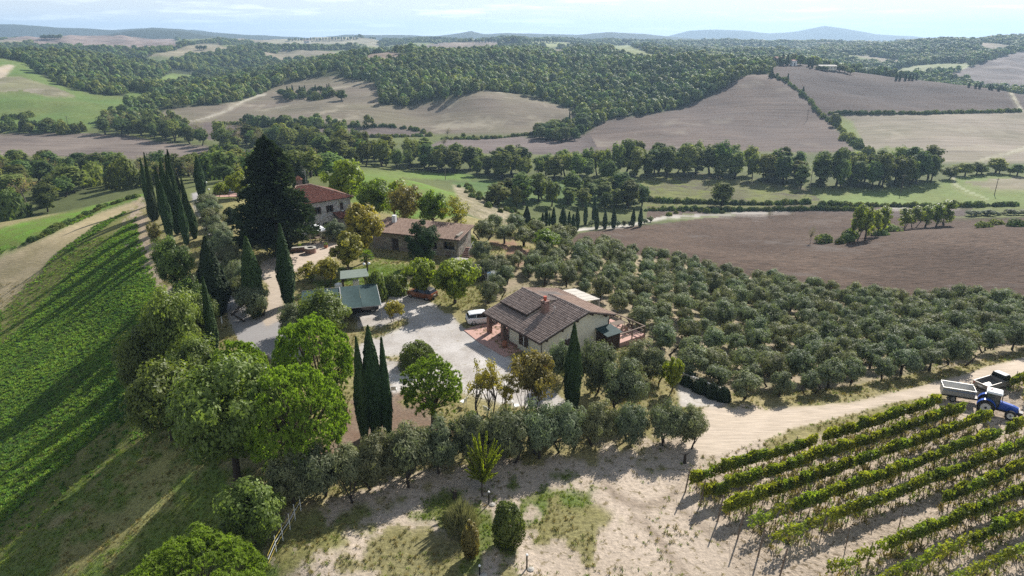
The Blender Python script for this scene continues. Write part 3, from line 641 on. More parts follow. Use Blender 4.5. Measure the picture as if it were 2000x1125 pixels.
class Leaves:
    def __init__(s): s.v = []; s.c = []; s.n = 0
    def add(s, P, axis, size, width, tint, r, nrm=None):
        """diamond leaves: centre P, long axis, half length, half width"""
        P = np.asarray(P, float); n = len(P)
        a = unit(np.asarray(axis, float))
        if nrm is None: b = unit(np.cross(a, rand_dirs(n, r)))
        else:
            b = unit(np.cross(unit(np.asarray(nrm, float)), a)); a = unit(np.cross(b, unit(np.asarray(nrm, float))))
        L = np.broadcast_to(np.asarray(size, float), (n,))[:, None]; W = np.broadcast_to(np.asarray(width, float), (n,))[:, None]
        q = np.stack([P - a * L, P + b * W - a * L * 0.1, P + a * L, P - b * W - a * L * 0.1], 1)
        s.v.append(q.reshape(-1, 3)); t = np.repeat(np.clip(tint, 0, 1), 4)
        s.c.append(np.stack([t, t, t], 1)); s.n += n
    def mesh(s, name, mat, extra=None):
        v = np.concatenate(s.v); c = np.concatenate(s.c)
        f = np.arange(len(v)).reshape(-1, 4)
        return mesh_np(name, v, f, c, [mat], smooth=False)

def tube(paths, mat, name='trunk', n=6):
    """several tapered tubes (list of (points, radii)) as one mesh"""
    vs_, fs = [], []; base = 0
    for pts, rad in paths:
        pts = np.asarray(pts, float); k = len(pts)
        tan = np.gradient(pts, axis=0); tan = unit(tan)
        up = np.where(np.abs(tan[:, 2:3]) > 0.9, np.array([[1, 0, 0]]), np.array([[0, 0, 1]]))
        a = unit(np.cross(tan, up)); b = np.cross(tan, a)
        ang = np.arange(n) / n * 2 * math.pi
        ring = pts[:, None, :] + (a[:, None, :] * np.cos(ang)[None, :, None] + b[:, None, :] * np.sin(ang)[None, :, None]) * np.asarray(rad, float)[:, None, None]
        vs_.append(ring.reshape(-1, 3))
        ix = base + np.arange(k * n).reshape(k, n); nx = np.roll(ix, -1, 1)
        fs.append(np.stack([ix[:-1], nx[:-1], nx[1:], ix[1:]], -1).reshape(-1, 4)); base += k * n
    return mesh_np(name, np.concatenate(vs_), np.concatenate(fs), None, [mat], smooth=True)

def limb(p0, p1, r0, r1, r, bend=0.15, k=5):
    p0 = np.asarray(p0, float); p1 = np.asarray(p1, float); t = np.linspace(0, 1, k)[:, None]
    mid = r.normal(size=3) * bend * np.linalg.norm(p1 - p0); mid[2] = abs(mid[2]) * 0.5
    return p0 + (p1 - p0) * t + mid * (t * (1 - t) * 4 * 0.5), np.linspace(r0, r1, k)

def clump_tree(seed, h, w, base, nclump, nleaf, rc, leaf, mat, bark=BARK, aspect=0.55, limbs=9, trunk_r=None, droop=0.0, fill=0.45, flat=1.0, lean=0.05, stems=1, up=0.35, shape=1.0):
    """a crown of leaf clumps spread through an uneven ellipsoid, over a trunk with limbs reaching into the clumps"""
    r = np.random.default_rng(seed)
    ch = h - base; cen = np.array([0, 0, base + ch * 0.5])
    d = rand_dirs(nclump, r); rad = r.random(nclump) ** fill
    lump = 0.82 + 0.36 * np.array([vnoise(np.array([x[0] * 2 + 5 + seed]), np.array([x[1] * 2 + x[2] * 3 + seed]), seed)[0] for x in d])
    zf = d[:, 2] * 0.5 + 0.5
    taper = 1 - (1 - shape) * np.clip(d[:, 2], 0, 1)
    C = cen + d * np.stack([w / 2 * taper, w / 2 * taper, np.full(nclump, ch / 2 * flat)], 1) * (rad * lump)[:, None] * 0.86
    C[:, 2] -= droop * (1 - zf) * ch * 0.2
    C[:, 2] = np.maximum(C[:, 2], base * 0.7)
    rcs = rc * (0.65 + 0.7 * r.random(nclump))
    ctint = r.random(nclump)
    per = max(3, nleaf // nclump)
    L = Leaves()
    ci = np.repeat(np.arange(nclump), per); n = len(ci)
    dd = rand_dirs(n, r); dd[:, 2] = dd[:, 2] * 0.85 + 0.15
    P = C[ci] + dd * (rcs[ci] * r.random(n) ** 0.4)[:, None]
    ax = dd * 0.7 + rand_dirs(n, r) * 0.8 + np.array([0, 0, up])
    tint = 0.25 + 0.40 * ctint[ci] + 0.35 * r.random(n)
    nr_ = dd * 0.75 + unit(P - cen) * 0.55 + rand_dirs(n, r) * 0.6 + np.array([0, 0, 0.25])
    L.add(P, ax, leaf * (0.7 + 0.6 * r.random(n)), leaf * aspect * (0.7 + 0.6 * r.random(n)), tint, r, nr_)
    crown = L.mesh('crown', mat)
    tr = trunk_r or h * 0.022
    paths = []
    for s_ in range(stems):
        off = np.array([r.normal() * 0.25, r.normal() * 0.25, 0]) * (stems > 1)
        top = np.array([r.normal() * lean * h, r.normal() * lean * h, base + ch * 0.25]) + off * 3
        paths.append(limb(off + [0, 0, -0.4], top, tr * 1.35 / stems ** 0.5, tr * 0.8 / stems ** 0.5, r, 0.06, 6))
        order = r.permutation(nclump)[:max(1, limbs // stems)]
        for i in order:
            paths.append(limb(top * np.array([1, 1, 0.75 + 0.25 * r.random()]), C[i], tr * 0.55 / stems ** 0.5, tr * 0.12, r, 0.18))
    trunk = tube(paths, bark)
    return dict(parts=[('trunk', trunk), ('crown', crown)], h=h, w=w)

def cypress_proto(seed, h, w, n, leaf, mat=None, taper=0.75):
    r = np.random.default_rng(seed)
    L = Leaves()
    z = r.random(n) ** 0.9
    pf = lambda q: np.minimum(1.0, ((1.0 - q) / (0.62 * taper)) ** 0.78) * np.minimum(1.0, (q + 0.06) / 0.42) ** 0.45
    prof = pf(z)
    a = r.random(n) * 2 * math.pi
    lump = 0.72 + 0.36 * vnoise(a * 2.2 + seed, z * h * 1.1 + seed * 3, seed) + 0.16 * vnoise(a * 5 + seed, z * h * 3.5, seed + 8)
    rr = w / 2 * prof * lump * (1 - 0.25 * r.random(n) ** 2)
    P = np.stack([np.cos(a) * rr, np.sin(a) * rr, 0.25 + z * (h - 0.35)], 1)
    ax = np.stack([np.cos(a) * 0.35, np.sin(a) * 0.35, np.full(n, 1.0)], 1) + rand_dirs(n, r) * 0.35
    tint = 0.2 + 0.5 * vnoise(a * 3 + 9, z * h * 2.0, seed + 4) + 0.3 * r.random(n)
    L.add(P, ax, leaf * (0.7 + 0.6 * r.random(n)), leaf * 0.45 * (0.7 + 0.6 * r.random(n)), tint, r, np.stack([np.cos(a), np.sin(a), 0.35 + 0 * a], 1) + rand_dirs(n, r) * 0.6)
    # dense inner mass of twigs
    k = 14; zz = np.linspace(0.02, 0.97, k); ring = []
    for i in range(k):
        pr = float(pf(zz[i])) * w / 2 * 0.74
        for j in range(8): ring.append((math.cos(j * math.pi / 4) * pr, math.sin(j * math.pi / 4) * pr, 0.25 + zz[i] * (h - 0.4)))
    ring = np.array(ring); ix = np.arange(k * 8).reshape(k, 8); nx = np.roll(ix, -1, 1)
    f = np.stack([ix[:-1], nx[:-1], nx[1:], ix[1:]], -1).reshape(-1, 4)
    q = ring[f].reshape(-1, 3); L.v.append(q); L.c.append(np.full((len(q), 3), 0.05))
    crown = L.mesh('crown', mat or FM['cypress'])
    trunk = tube([(np.array([[0, 0, -0.4], [0, 0, 0.4], [0.02, 0, h * 0.8]]), [w * 0.09, w * 0.07, 0.02])], BARK_D)
    return dict(parts=[('trunk', trunk), ('crown', crown)], h=h, w=w)

def pine_proto(seed, h, w, base, nlump, tufts, per, needle, dome=0.6, rl=0.6, low=-0.3, loose=0.0):
    """stone pine: a dome of bushy lumps, each a cushion of needle tufts, carried on radiating limbs"""
    r = np.random.default_rng(seed); ch = h - base
    k = np.arange(nlump) + 0.5; zz = 1 - (1 - low) * k / nlump; aa = k * 2.399963 + r.normal(size=nlump) * 0.25       # even spread over the dome
    d = np.stack([np.sqrt(1 - zz ** 2) * np.cos(aa), np.sqrt(1 - zz ** 2) * np.sin(aa), zz], 1); d = unit(d + r.normal(size=d.shape) * 0.07)
    lump = 0.84 + 0.22 * vnoise(d[:, 0] * 2.6 + seed, d[:, 1] * 2.6 + d[:, 2] * 2, seed)
    shell = 1 - 0.12 * r.random(nlump) - loose * r.random(nlump)
    cen = np.array([0, 0, base + ch * (1 - dome)])
    C = cen + d * np.stack([np.full(nlump, w / 2 - rl * .6), np.full(nlump, w / 2 - rl * .6), np.where(d[:, 2] > 0, ch * dome - rl * .6, ch * (1 - dome))], 1) * (lump * shell)[:, None]
    rls = rl * (0.7 + 0.55 * r.random(nlump)); lt = r.random(nlump)
    ti = np.repeat(np.arange(nlump), tufts); nt = len(ti)
    td = unit(rand_dirs(nt, r) + d[ti] * 0.5 + np.array([0, 0, 0.55]))
    TC = C[ti] + td * rls[ti][:, None] * (0.75 + 0.3 * r.random(nt))[:, None]; tt_ = r.random(nt)
    ci = np.repeat(np.arange(nt), per); n = len(ci)
    dd = unit(td[ci] * 0.9 + rand_dirs(n, r) * 0.8 + np.array([0, 0, 0.25]))
    P = TC[ci] + dd * needle * 0.6
    L = Leaves()
    L.add(P, dd, needle * (0.7 + 0.6 * r.random(n)), needle * 0.24, 0.15 + 0.3 * lt[ti][ci] + 0.25 * tt_[ci] + 0.3 * r.random(n), r, np.cross(dd, rand_dirs(n, r)) + td[ci] * 0.8)
    crown = L.mesh('crown', FM['pine'])
    tr = h * 0.03; top = np.array([r.normal() * 0.15, r.normal() * 0.15, base + ch * 0.15])
    paths = [limb([0, 0, -0.4], top, tr * 1.2, tr * 0.8, r, 0.04, 6)]
    for i in r.permutation(nlump)[:40]:
        paths.append(limb(top * np.array([1, 1, 0.7 + 0.3 * r.random()]), C[i], tr * 0.4, tr * 0.1, r, 0.12))
    return dict(parts=[('trunk', tube(paths, BARK)), ('crown', crown)], h=h, w=w)

def big_conifer(seed, h, w, n):
    r = np.random.default_rng(seed)
    L = Leaves()
    nb = 210; zb = r.random(nb) ** 0.85; ab = r.random(nb) * 2 * math.pi
    prof = np.clip((1 - zb) ** 0.47 * 1.12, 0, 1) * np.clip((zb + 0.04) / 0.14, 0.6, 1)
    lb = w / 2 * prof * (0.62 + 0.55 * r.random(nb))
    bi = r.integers(0, nb, n); s = r.random(n) ** 0.6
    a = ab[bi] + r.normal(size=n) * 0.13; rr = lb[bi] * s
    z0 = 1.6 + zb[bi] * (h - 1.8)
    P = np.stack([np.cos(a) * rr, np.sin(a) * rr, z0 - rr * 0.10 + r.normal(size=n) * 0.28 + 0.5 * (1 - s)], 1)
    ax = np.stack([np.cos(a), np.sin(a), np.full(n, 0.25)], 1) + rand_dirs(n, r) * 0.7
    L.add(P, ax, 0.26 * (0.6 + 0.8 * r.random(n)), 0.13, 0.15 + 0.5 * r.random(nb)[bi] + 0.35 * r.random(n), r)
    crown = L.mesh('crown', FM['conifer'])
    paths = [(np.array([[0, 0, -0.4], [0, 0, 1.5], [0.1, 0, h * 0.6], [0.1, 0.1, h * 0.95]]), [0.55, 0.45, 0.25, 0.04])]
    for i in range(60):
        paths.append(limb([0, 0, 1.4 + zb[i] * (h - 2)], [math.cos(ab[i]) * lb[i] * 0.85, math.sin(ab[i]) * lb[i] * 0.85, 1.6 + zb[i] * (h - 1.8)], 0.10, 0.02, r, 0.05))
    return dict(parts=[('trunk', tube(paths, BARK_D)), ('crown', crown)], h=h, w=w)

def palm_proto(seed, h, w):
    r = np.random.default_rng(seed); L = Leaves()
    for k in range(34):
        a = k * 2.4; el = R(75) - R(115) * (k / 34); ln = w / 2 * (0.9 + 0.2 * r.random())
        base = np.array([0, 0, h * 0.72]); d = np.array([math.cos(a) * math.cos(el), math.sin(a) * math.cos(el), math.sin(el)])
        tip = base + d * ln
        for j in range(14):                       # fan of leaflets at the stalk's end
            sp = (j - 6.5) / 6.5 * 1.1
            side = np.cross(d, [0, 0, 1.0]); side /= max(np.linalg.norm(side), 1e-6)
            dj = d * math.cos(sp) + side * math.sin(sp)
            P = (base + d * ln * 0.5 + dj * ln * 0.25)[None]
            L.add(P, dj[None], ln * 0.28, 0.03, np.array([0.3 + 0.6 * r.random()]), r)
    trunk = tube([(np.array([[0, 0, -0.3], [0.02, 0, h * 0.35], [0, 0, h * 0.74]]), [0.14, 0.13, 0.15])], BARK)
    return dict(parts=[('trunk', trunk), ('crown', L.mesh('crown', FM['green']))], h=h, w=w)

def shrub_proto(seed, h, w, n, leaf, mat, box=1.0, up=0.3, aspect=0.5, egg=False):
    """a dense clipped or rounded shrub: leaves over a lumpy body, twigs inside"""
    r = np.random.default_rng(seed); L = Leaves()
    d = rand_dirs(n, r)
    if not egg: d[:, 2] = np.abs(d[:, 2])
    d = np.sign(d) * np.abs(d) ** box; d = d / np.maximum(np.abs(d) ** (1 / max(box, .3)), 1e-6).max(1, keepdims=True) if box < 0.8 else unit(d)
    lump = 0.74 + 0.34 * vnoise(d[:, 0] * 3 + seed, d[:, 1] * 3 + d[:, 2] * 4, seed) + 0.16 * vnoise(d[:, 0] * 9 + seed, d[:, 1] * 9 + d[:, 2] * 9, seed + 3)
    P = d * np.array([w / 2, w / 2, h * 0.52 if egg else h]) * (lump * (1 - 0.32 * r.random(n) ** 2))[:, None]
    if egg: P[:, 2] += h * 0.52; P[:, :2] *= (1.12 - 0.35 * (P[:, 2:3] / h))
    ax = d * 0.6 + rand_dirs(n, r) * 0.7 + np.array([0, 0, up])
    t = 0.2 + 0.45 * vnoise(d[:, 0] * 6 + 3, d[:, 1] * 6 + d[:, 2] * 5, seed + 2) + 0.35 * r.random(n)
    L.add(P, ax, leaf * (0.7 + 0.6 * r.random(n)), leaf * aspect * (0.7 + 0.6 * r.random(n)), t, r, d + rand_dirs(n, r) * 0.7 if aspect > 0.2 else None)
    paths = [limb([0, 0, -0.2], P[i] * 0.8, 0.035, 0.01, r) for i in range(7)]
    return dict(parts=[('stem', tube(paths, BARK_D, 'stem')), ('foliage', L.mesh('foliage', mat))], h=h, w=w)

def rod_tree(seed, h, w, base, nrod, mat):
    """young upright tree: leafy rods fanning up from a thin stem"""
    r = np.random.default_rng(seed); L = Leaves(); paths = [limb([0, 0, -0.3], [0, 0, base * 1.25], 0.075, 0.05, r, 0.03)]
    for k in range(nrod):
        a = r.random() * 2 * math.pi; sp = r.random() ** 0.6; ln = (h - base) * (0.95 - 0.42 * sp) * (0.7 + 0.35 * r.random())
        el = R(88) - R(58) * sp
        p0 = np.array([0, 0, base * (0.85 + 0.6 * r.random())]); d = np.array([math.cos(a) * math.cos(el), math.sin(a) * math.cos(el), math.sin(el)])
        p1 = p0 + d * ln; q = limb(p0, p1, 0.03, 0.006, r, 0.08); paths.append(q)
        n = int(70 * ln); s = r.random(n) ** 0.8; c = p0 + (p1 - p0) * s[:, None]
        off = rand_dirs(n, r) * (0.16 * (1.1 - s))[:, None]
        L.add(c + off, off + d * 0.1, 0.085 * (0.7 + .6 * r.random(n)), 0.05, 0.2 + 0.8 * r.random(n) * (0.5 + 0.5 * s), r)
    return dict(parts=[('trunk', tube(paths, BARK)), ('crown', L.mesh('crown', mat))], h=h, w=w)

# ------------------------------------------------------------------ vegetation: one tree of each sort
PR = {
 'olive': [clump_tree(100 + i, 3.2, 3.4, 0.75, 34, 3000, 0.55, 0.17, FM['olive'], BARK_D, 0.34, 8, 0.13, fill=0.4, up=0.55, stems=1 + i % 2, lean=0.07) for i in range(7)],
 'olive_near': [clump_tree(120 + i, 3.2, 3.4, 0.2, 54, 8000, 0.52, 0.13, FM['olive'], BARK_D, 0.30, 9, 0.12, fill=0.4, up=0.7, stems=2, lean=0.07) for i in range(5)],
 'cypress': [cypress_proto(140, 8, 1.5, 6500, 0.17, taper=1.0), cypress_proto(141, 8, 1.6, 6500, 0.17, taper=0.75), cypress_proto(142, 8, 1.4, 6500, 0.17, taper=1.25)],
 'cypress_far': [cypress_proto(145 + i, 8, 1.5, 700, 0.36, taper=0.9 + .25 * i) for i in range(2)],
 'spruce': [cypress_proto(150, 8, 3.2, 6500, 0.24, FM['conifer'], 1.3)],
 'pine': [pine_proto(160, 5.5, 8.5, 1.0, 200, 17, 12, 0.15, 0.66, 0.55, -0.45), pine_proto(161, 6.0, 8.0, 1.2, 190, 16, 11, 0.16, 0.6, 0.55, -0.6), pine_proto(162, 6.0, 7.0, 1.2, 160, 15, 11, 0.16, 0.62, 0.52, -0.6)],
 'pine_loose': [pine_proto(164, 5.5, 4.8, 1.2, 90, 12, 12, 0.15, 0.55, 0.5, -0.7, 0.25)],
 'oak': [clump_tree(170, 7.5, 8.0, 1.4, 120, 17000, 0.85, 0.14, FM['oak'], BARK_D, 0.55, 18, 0.22, fill=0.35), clump_tree(171, 6.0, 6.0, 1.0, 90, 12000, 0.75, 0.14, FM['oak'], BARK_D, 0.5, 14, 0.16, fill=0.38), clump_tree(172, 5, 5.5, 0.5, 80, 10500, 0.7, 0.14, FM['oak'], BARK_D, 0.55, 12, 0.13, fill=0.36)],
 'green': [clump_tree(180 + i, 6.0, 5.4, 1.3, 62, 6800, 0.68, 0.17, FM['green'], BARK, 0.6, 14, 0.15, fill=0.38) for i in range(3)],
 'yellow': [clump_tree(184, 7.0, 5.2, 1.4, 70, 7200, 0.66, 0.18, FM['yellow'], BARK, 0.7, 14, 0.16, fill=0.36, shape=0.7)],
 'lime': [clump_tree(186 + i, 4.5, 4.8, 0.9, 54, 6000, 0.6, 0.17, FM['lime'], BARK, 0.65, 14, 0.14, fill=0.4) for i in range(2)],
 'brown': [clump_tree(190 + i, 6.0, 4.8, 1.3, 60, 3800, 0.65, 0.15, FM['brown'], BARK_D, 0.55, 24, 0.15, fill=0.45) for i in range(2)],
 'sparse': [clump_tree(194, 4.6, 3.2, 1.5, 46, 2300, 0.36, 0.10, FM['yellow'], BARK, 0.42, 30, 0.09, fill=0.55, stems=3, lean=0.04), clump_tree(195, 4.6, 3.4, 1.3, 52, 2600, 0.38, 0.10, FM['yellow'], BARK, 0.42, 30, 0.08, fill=0.55, stems=4, lean=0.05), clump_tree(196, 4.2, 4.6, 1.3, 64, 6400, 0.48, 0.11, FM['brown'], BARK, 0.5, 26, 0.09, fill=0.5, stems=4, lean=0.06)],
 'valley': [clump_tree(200 + i, 13, 8.5 - 0.6 * i, 1.8, 62, 2300, 1.35, 0.50, FM['valley'], BARK_D, 0.6, 10, 0.28, fill=0.38, shape=0.8) for i in range(6)],
 'poplar': [clump_tree(210 + i, 13, 4.6, 1.4, 52, 2400, 0.95, 0.40, FM['lime'] if i == 9 else FM['valley'], BARK, 0.6, 12, 0.2, fill=0.45, shape=0.75) for i in range(3)],
 'pale_poplar': [clump_tree(214 + i, 11, 5.4, 1.2, 58, 2300, 0.8, 0.30, FM['lime'], BARK, 0.6, 16, 0.18, fill=0.5, shape=0.6, stems=2) for i in range(2)],
 'bush_far': [shrub_proto(220 + i, 2.0, 3.0, 420, 0.30, FM['valley'], 1.0) for i in range(3)],
 'bare': [clump_tree(225, 7, 5, 1.5, 50, 420, 0.7, 0.16, FM['straw'], plain('pale_bark', (0.22, 0.19, 0.16), 0.9), 0.4, 46, 0.10, fill=0.6, stems=2)],
 'dome': [shrub_proto(230, 2.0, 4.2, 9000, 0.10, FM['oak'], 1.0)],
 'egg': [shrub_proto(231, 3.0, 2.2, 6500, 0.10, FM['oak'], 1.0, 0.5, egg=True), shrub_proto(232, 2.4, 1.1, 2600, 0.10, FM['brown'], 1.0, 0.8, egg=True)],
 'hedge': [shrub_proto(233, 2.2, 2.6, 3600, 0.13, FM['oak'], 1.0, 0.3), shrub_proto(234, 2.2, 2.6, 3600, 0.13, FM['lime'], 1.0, 0.3), shrub_proto(235, 2.2, 2.6, 3600, 0.13, FM['conifer'], 1.0, 0.4)],
 'magnolia': [clump_tree(236, 2.6, 2.6, 0.5, 26, 1500, 0.4, 0.15, FM['yellow'], BARK, 0.5, 14, 0.06, fill=0.5, stems=3)],
 'reed': [shrub_proto(237, 1.3, 1.7, 1500, 0.42, FM['straw'], 1.0, 1.3, 0.03)],
 'young': [rod_tree(238, 5.0, 3.2, 1.3, 46, FM['lime'])],
 'palm': [palm_proto(239, 3.2, 2.4)],
 'bigconifer': [big_conifer(240, 18, 10, 42000)],
 'ivy': [clump_tree(241, 5.0, 3.8, 0.4, 46, 7000, 0.55, 0.14, FM['cypress'], BARK_D, 0.55, 12, 0.14, fill=0.4)],
}
VIS = Vector
def plant(kind, name, loc, h, w, label, cat, group=None, var=None, rot=None, tint=None):
    ps = PR[kind]; p = ps[(var if var is not None else random.randrange(len(ps))) % len(ps)]
    root = bpy.data.objects.new(name, None); COL.objects.link(root)
    root.empty_display_size = 0.3
    root.location = loc; root.rotation_euler = (0, 0, random.random() * 6.28 if rot is None else rot)
    sxy = w / p['w']; root.scale = (sxy, sxy, h / p['h'])
    tag(root, label, cat, group)
    for nm, me in p['parts']:
        o = bpy.data.objects.new(nm, me); o.parent = root; COL.objects.link(o)
    return root
def depth_of(loc): return loc[1] * CP_ - (loc[2] - HC) * SP
def tree_px(kind, name, px, by, ty, wpx, label, cat='tree', group=None, var=None, ymin=0.0, top_px=None, wmul=1.0):
    """a plant whose foot is seen at (px,by), whose top at height ty and whose width is wpx in the photograph"""
    loc = place(px, by, ymin)
    top = at_y(top_px or px, ty, loc.y)
    h = max(top.z - loc.z, 0.4); w = wpx * wmul * depth_of(loc) / FPX
    loc.z -= 0.05
    return plant(kind, name, loc, h, w, label, cat, group, var)
ORD = ['first','second','third','fourth','fifth','sixth','seventh','eighth','ninth','tenth','eleventh','twelfth','thirteenth','fourteenth','fifteenth','sixteenth','seventeenth','eighteenth','nineteenth','twentieth','twenty-first','twenty-second','twenty-third','twenty-fourth','twenty-fifth','twenty-sixth','twenty-seventh']
# ------------------------------------------------------------------ planting
random.seed(11)
T = tree_px
# tall cypresses along the drive and in the garden
CY = 'cypresses along the left tree row'
for px, by, tx, ty, w, var, lab in [
 (291,402,274,311,14,0,'slim dark cypress at the far left end of the cypress row'),
 (303,418,289,302,15,2,'second slim cypress from the left end of the cypress row'),
 (336,445,315,314,19,1,'tall cypress leaning left in the middle of the row'),
 (352,442,333,312,19,0,'tallest cypress of the row beside the drive'),
 (333,469,318,361,21,1,'broad cypress in front of the cypress row'),
 (347,458,335,338,24,2,'thick dark cypress in the front of the row'),
 (365,478,360,381,19,0,'pointed cypress nearest the drive at the row end'),
 (381,466,377,399,18,1,'short cypress closing the row beside the drive'),
 (322,436,306,328,17,2,'slim cypress behind the broad front one'),
 (345,428,326,306,17,1,'cypress close behind the tallest of the row'),
 (371,452,352,348,17,0,'slim cypress between the thick one and the row end'),
 (396,388,385,307,22,1,'lone broad cypress beside the pool hedge'),
 (420,690,402,546,27,2,'slim cypress standing alone above the drive fork'),
 (501,617,484,467,42,1,'thick cypress at the left side of the earth drive'),
 (565,596,556,443,38,0,'thick cypress at the right side of the earth drive'),
 (712,856,694,664,32,0,'left one of three cypresses under the pines'),
 (735,850,718,643,42,1,'middle and tallest of three cypresses under the pines'),
 (758,848,751,665,30,2,'right one of three cypresses under the pines'),
 (1116,812,1120,637,36,1,'single tall cypress in front of the bungalow gable'),
]:
    o = T('cypress', 'cypress_tree', px, by, ty - (by - ty) * .04, w * .9, lab, 'cypress', CY if px < 390 else None, var, top_px=tx)
# conifers
T('bigconifer', 'dark_conifer', 545, 502, 274, 150, 'huge dark conifer in front of the stone farmhouse', 'conifer')
T('spruce', 'bushy_conifer', 424, 615, 462, 66, 'bushy dark conifer beside the drive', 'conifer')
T('spruce', 'bushy_conifer', 302, 430, 365, 27, 'small dark conifer among the cypress row', 'conifer')
T('spruce', 'bushy_conifer', 345, 400, 292, 26, 'spiky conifer rising behind the cypress row', 'conifer')
T('spruce', 'bushy_conifer', 1029, 436, 400, 17, 'small dark conifer at the foot of the eroded bank', 'conifer')
T('spruce', 'bushy_conifer', 590, 380, 312, 34, 'dark conifer behind the farmhouse roof', 'conifer')
# stone pines
pl = at_z(395, 1225, -1.5); plant('pine', 'stone_pine', pl, 5.6, 8.8, 'bright round stone pine at the bottom edge of the picture', 'pine tree', var=0)
T('pine', 'stone_pine', 590, 925, 722, 205, 'wide stone pine in front of the three cypresses', 'pine tree', var=1)
T('pine', 'stone_pine', 622, 800, 622, 160, 'stone pine beside the carport tree', 'pine tree', var=2)
T('pine', 'stone_pine', 478, 800, 668, 115, 'stone pine half hidden behind the big oak', 'pine tree', var=2)
T('pine_loose', 'stone_pine', 846, 832, 698, 128, 'loose light green pine standing in the needle litter', 'pine tree')
# oaks and other trees left of the drive
T('oak', 'oak_tree', 462, 935, 690, 235, 'big dark oak at the lower left with leaning trunk', 'oak tree', var=0)
T('oak', 'oak_tree', 352, 745, 560, 125, 'oak between the slim cypress and the green field', 'oak tree', var=1)
T('oak', 'oak_tree', 300, 785, 645, 115, 'low oak overhanging the edge of the green field', 'oak tree', var=2)
T('oak', 'oak_tree', 390, 780, 660, 110, 'oak at the foot of the slim cypress', 'oak tree', var=1)
T('oak', 'oak_tree', 335, 860, 715, 150, 'dark oak spreading over the field margin', 'oak tree', var=2)
T('oak', 'oak_tree', 350, 585, 462, 80, 'small oak below the cypress row', 'oak tree', var=1)
T('oak', 'oak_tree', 385, 640, 545, 70, 'oak sapling beside the bushy conifer', 'oak tree', var=2)
for k, (px, by, ty, w, lab) in enumerate([(398,668,575,74,'oak close to the white marker post'),(362,715,620,84,'leafy oak in the thicket below the bushy conifer'),(275,760,690,74,'low oak furthest out over the green field'),(425,800,690,96,'oak between the slim cypress and the half hidden pine'),(255,730,672,56,'small oak at the field edge'),(322,680,600,70,'oak sapling above the field margin'),(385,860,760,110,'dark oak in the middle of the lower thicket'),(545,860,780,90,'dark undergrowth oak below the wide stone pine'),(318,640,592,50,'scrubby oak on the bare bank')]):
    T('oak', 'oak_tree', px, by, ty, w, lab, 'oak tree', var=1 + k % 2)
T('oak', 'evergreen_bush', 498, 1068, 944, 138, 'rounded grey green bush tree behind the bottom stone pine', 'bush', var=2)
T('brown', 'bare_edge_tree', 308, 492, 430, 28, 'small yellowing tree below the cypress row', 'tree', var=0)
T('bare', 'bare_shrub', 345, 630, 570, 50, 'leafless grey shrub on the bare bank', 'shrub')
# garden of the bungalow
T('young', 'young_tree', 943, 968, 843, 78, 'young upright lime green tree in front of the olive hedge', 'tree')
T('egg', 'round_bush', 992, 1064, 982, 64, 'egg shaped green bush on the clay ground', 'bush', var=0)
T('egg', 'small_bush', 920, 1087, 1020, 34, 'narrow reddish green bush beside the egg shaped one', 'bush', var=1)
T('reed', 'grass_clump', 902, 1035, 985, 66, 'grey green ornamental grass clump below the young tree', 'grass clump')
T('dome', 'dome_shrub', 817, 713, 668, 74, 'clipped dome shrub in the middle of the gravel yard', 'shrub')
T('magnolia', 'small_tree', 772, 628, 586, 46, 'small yellow green tree on the grass island in the yard', 'tree')
for k, (px, by, ty, w, lab) in enumerate([(925,842,806,44,'light green shrub under the thin airy tree'),(965,846,812,42,'light green shrub between the airy trees'),(1010,838,806,44,'light green shrub below the browning tree'),(1075,835,800,40,'green shrub left of the tall garden cypress')]):
    T('hedge', 'garden_shrub', px, by, ty, w, lab, 'shrub', var=k % 2)
T('sparse', 'thin_tree', 945, 835, 690, 80, 'thin airy tree with yellowing leaves beside the loose pine', 'tree', var=0)
T('sparse', 'thin_tree', 992, 815, 728, 58, 'small airy tree between two taller ones at the yard edge', 'tree', var=1)
T('sparse', 'brown_leaf_tree', 1042, 812, 688, 118, 'many stemmed tree with browning leaves in front of the bungalow', 'tree', var=2)
T('oak', 'dark_tree', 635, 665, 570, 112, 'glossy dark tree leaning over the carport roof', 'tree', var=2)
T('olive_near', 'olive_tree', 578, 655, 592, 72, 'grey olive bush left of the carport', 'olive tree')
T('yellow', 'plane_tree', 712, 512, 392, 84, 'yellow green plane tree in front of the stone annex', 'tree')
T('yellow', 'pale_tree', 682, 535, 450, 64, 'pale leaved tree beside the gazebo terrace', 'tree')
T('green', 'green_tree', 735, 440, 343, 80, 'dark green leafy tree behind the plane tree', 'tree', var=0)
T('lime', 'light_tree', 678, 402, 310, 84, 'light green spreading tree behind the farmhouse', 'tree', var=0)
T('brown', 'brownish_tree', 795, 452, 350, 78, 'olive brown tree behind the stone annex', 'tree', var=1)
T('sparse', 'airy_tree', 893, 466, 378, 72, 'airy tree at the end of the stone annex', 'tree', var=1)
T('green', 'green_tree', 850, 455, 372, 60, 'loose green tree behind the annex roof', 'tree', var=1)
T('lime', 'light_tree', 770, 425, 352, 60, 'light green tree behind the dark leafy one', 'tree', var=1)
T('ivy', 'ivy_tree', 828, 520, 432, 66, 'dark ivy covered tree against the annex wall', 'tree')
T('lime', 'parking_tree', 818, 580, 500, 76, 'leafy tree above the parked orange car', 'tree', var=1)
T('lime', 'parking_tree', 888, 592, 505, 96, 'bright green tree right of the orange car', 'tree', var=0)
T('hedge', 'clipped_shrub', 737, 585, 527, 42, 'tall dark clipped shrub behind the carport', 'shrub', var=0)
T('hedge', 'clipped_shrub', 776, 572, 535, 50, 'dark rounded shrub on the small lawn', 'shrub', var=0)
T('magnolia', 'small_tree', 640, 560, 503, 60, 'low spreading tree left of the kiosk', 'tree')
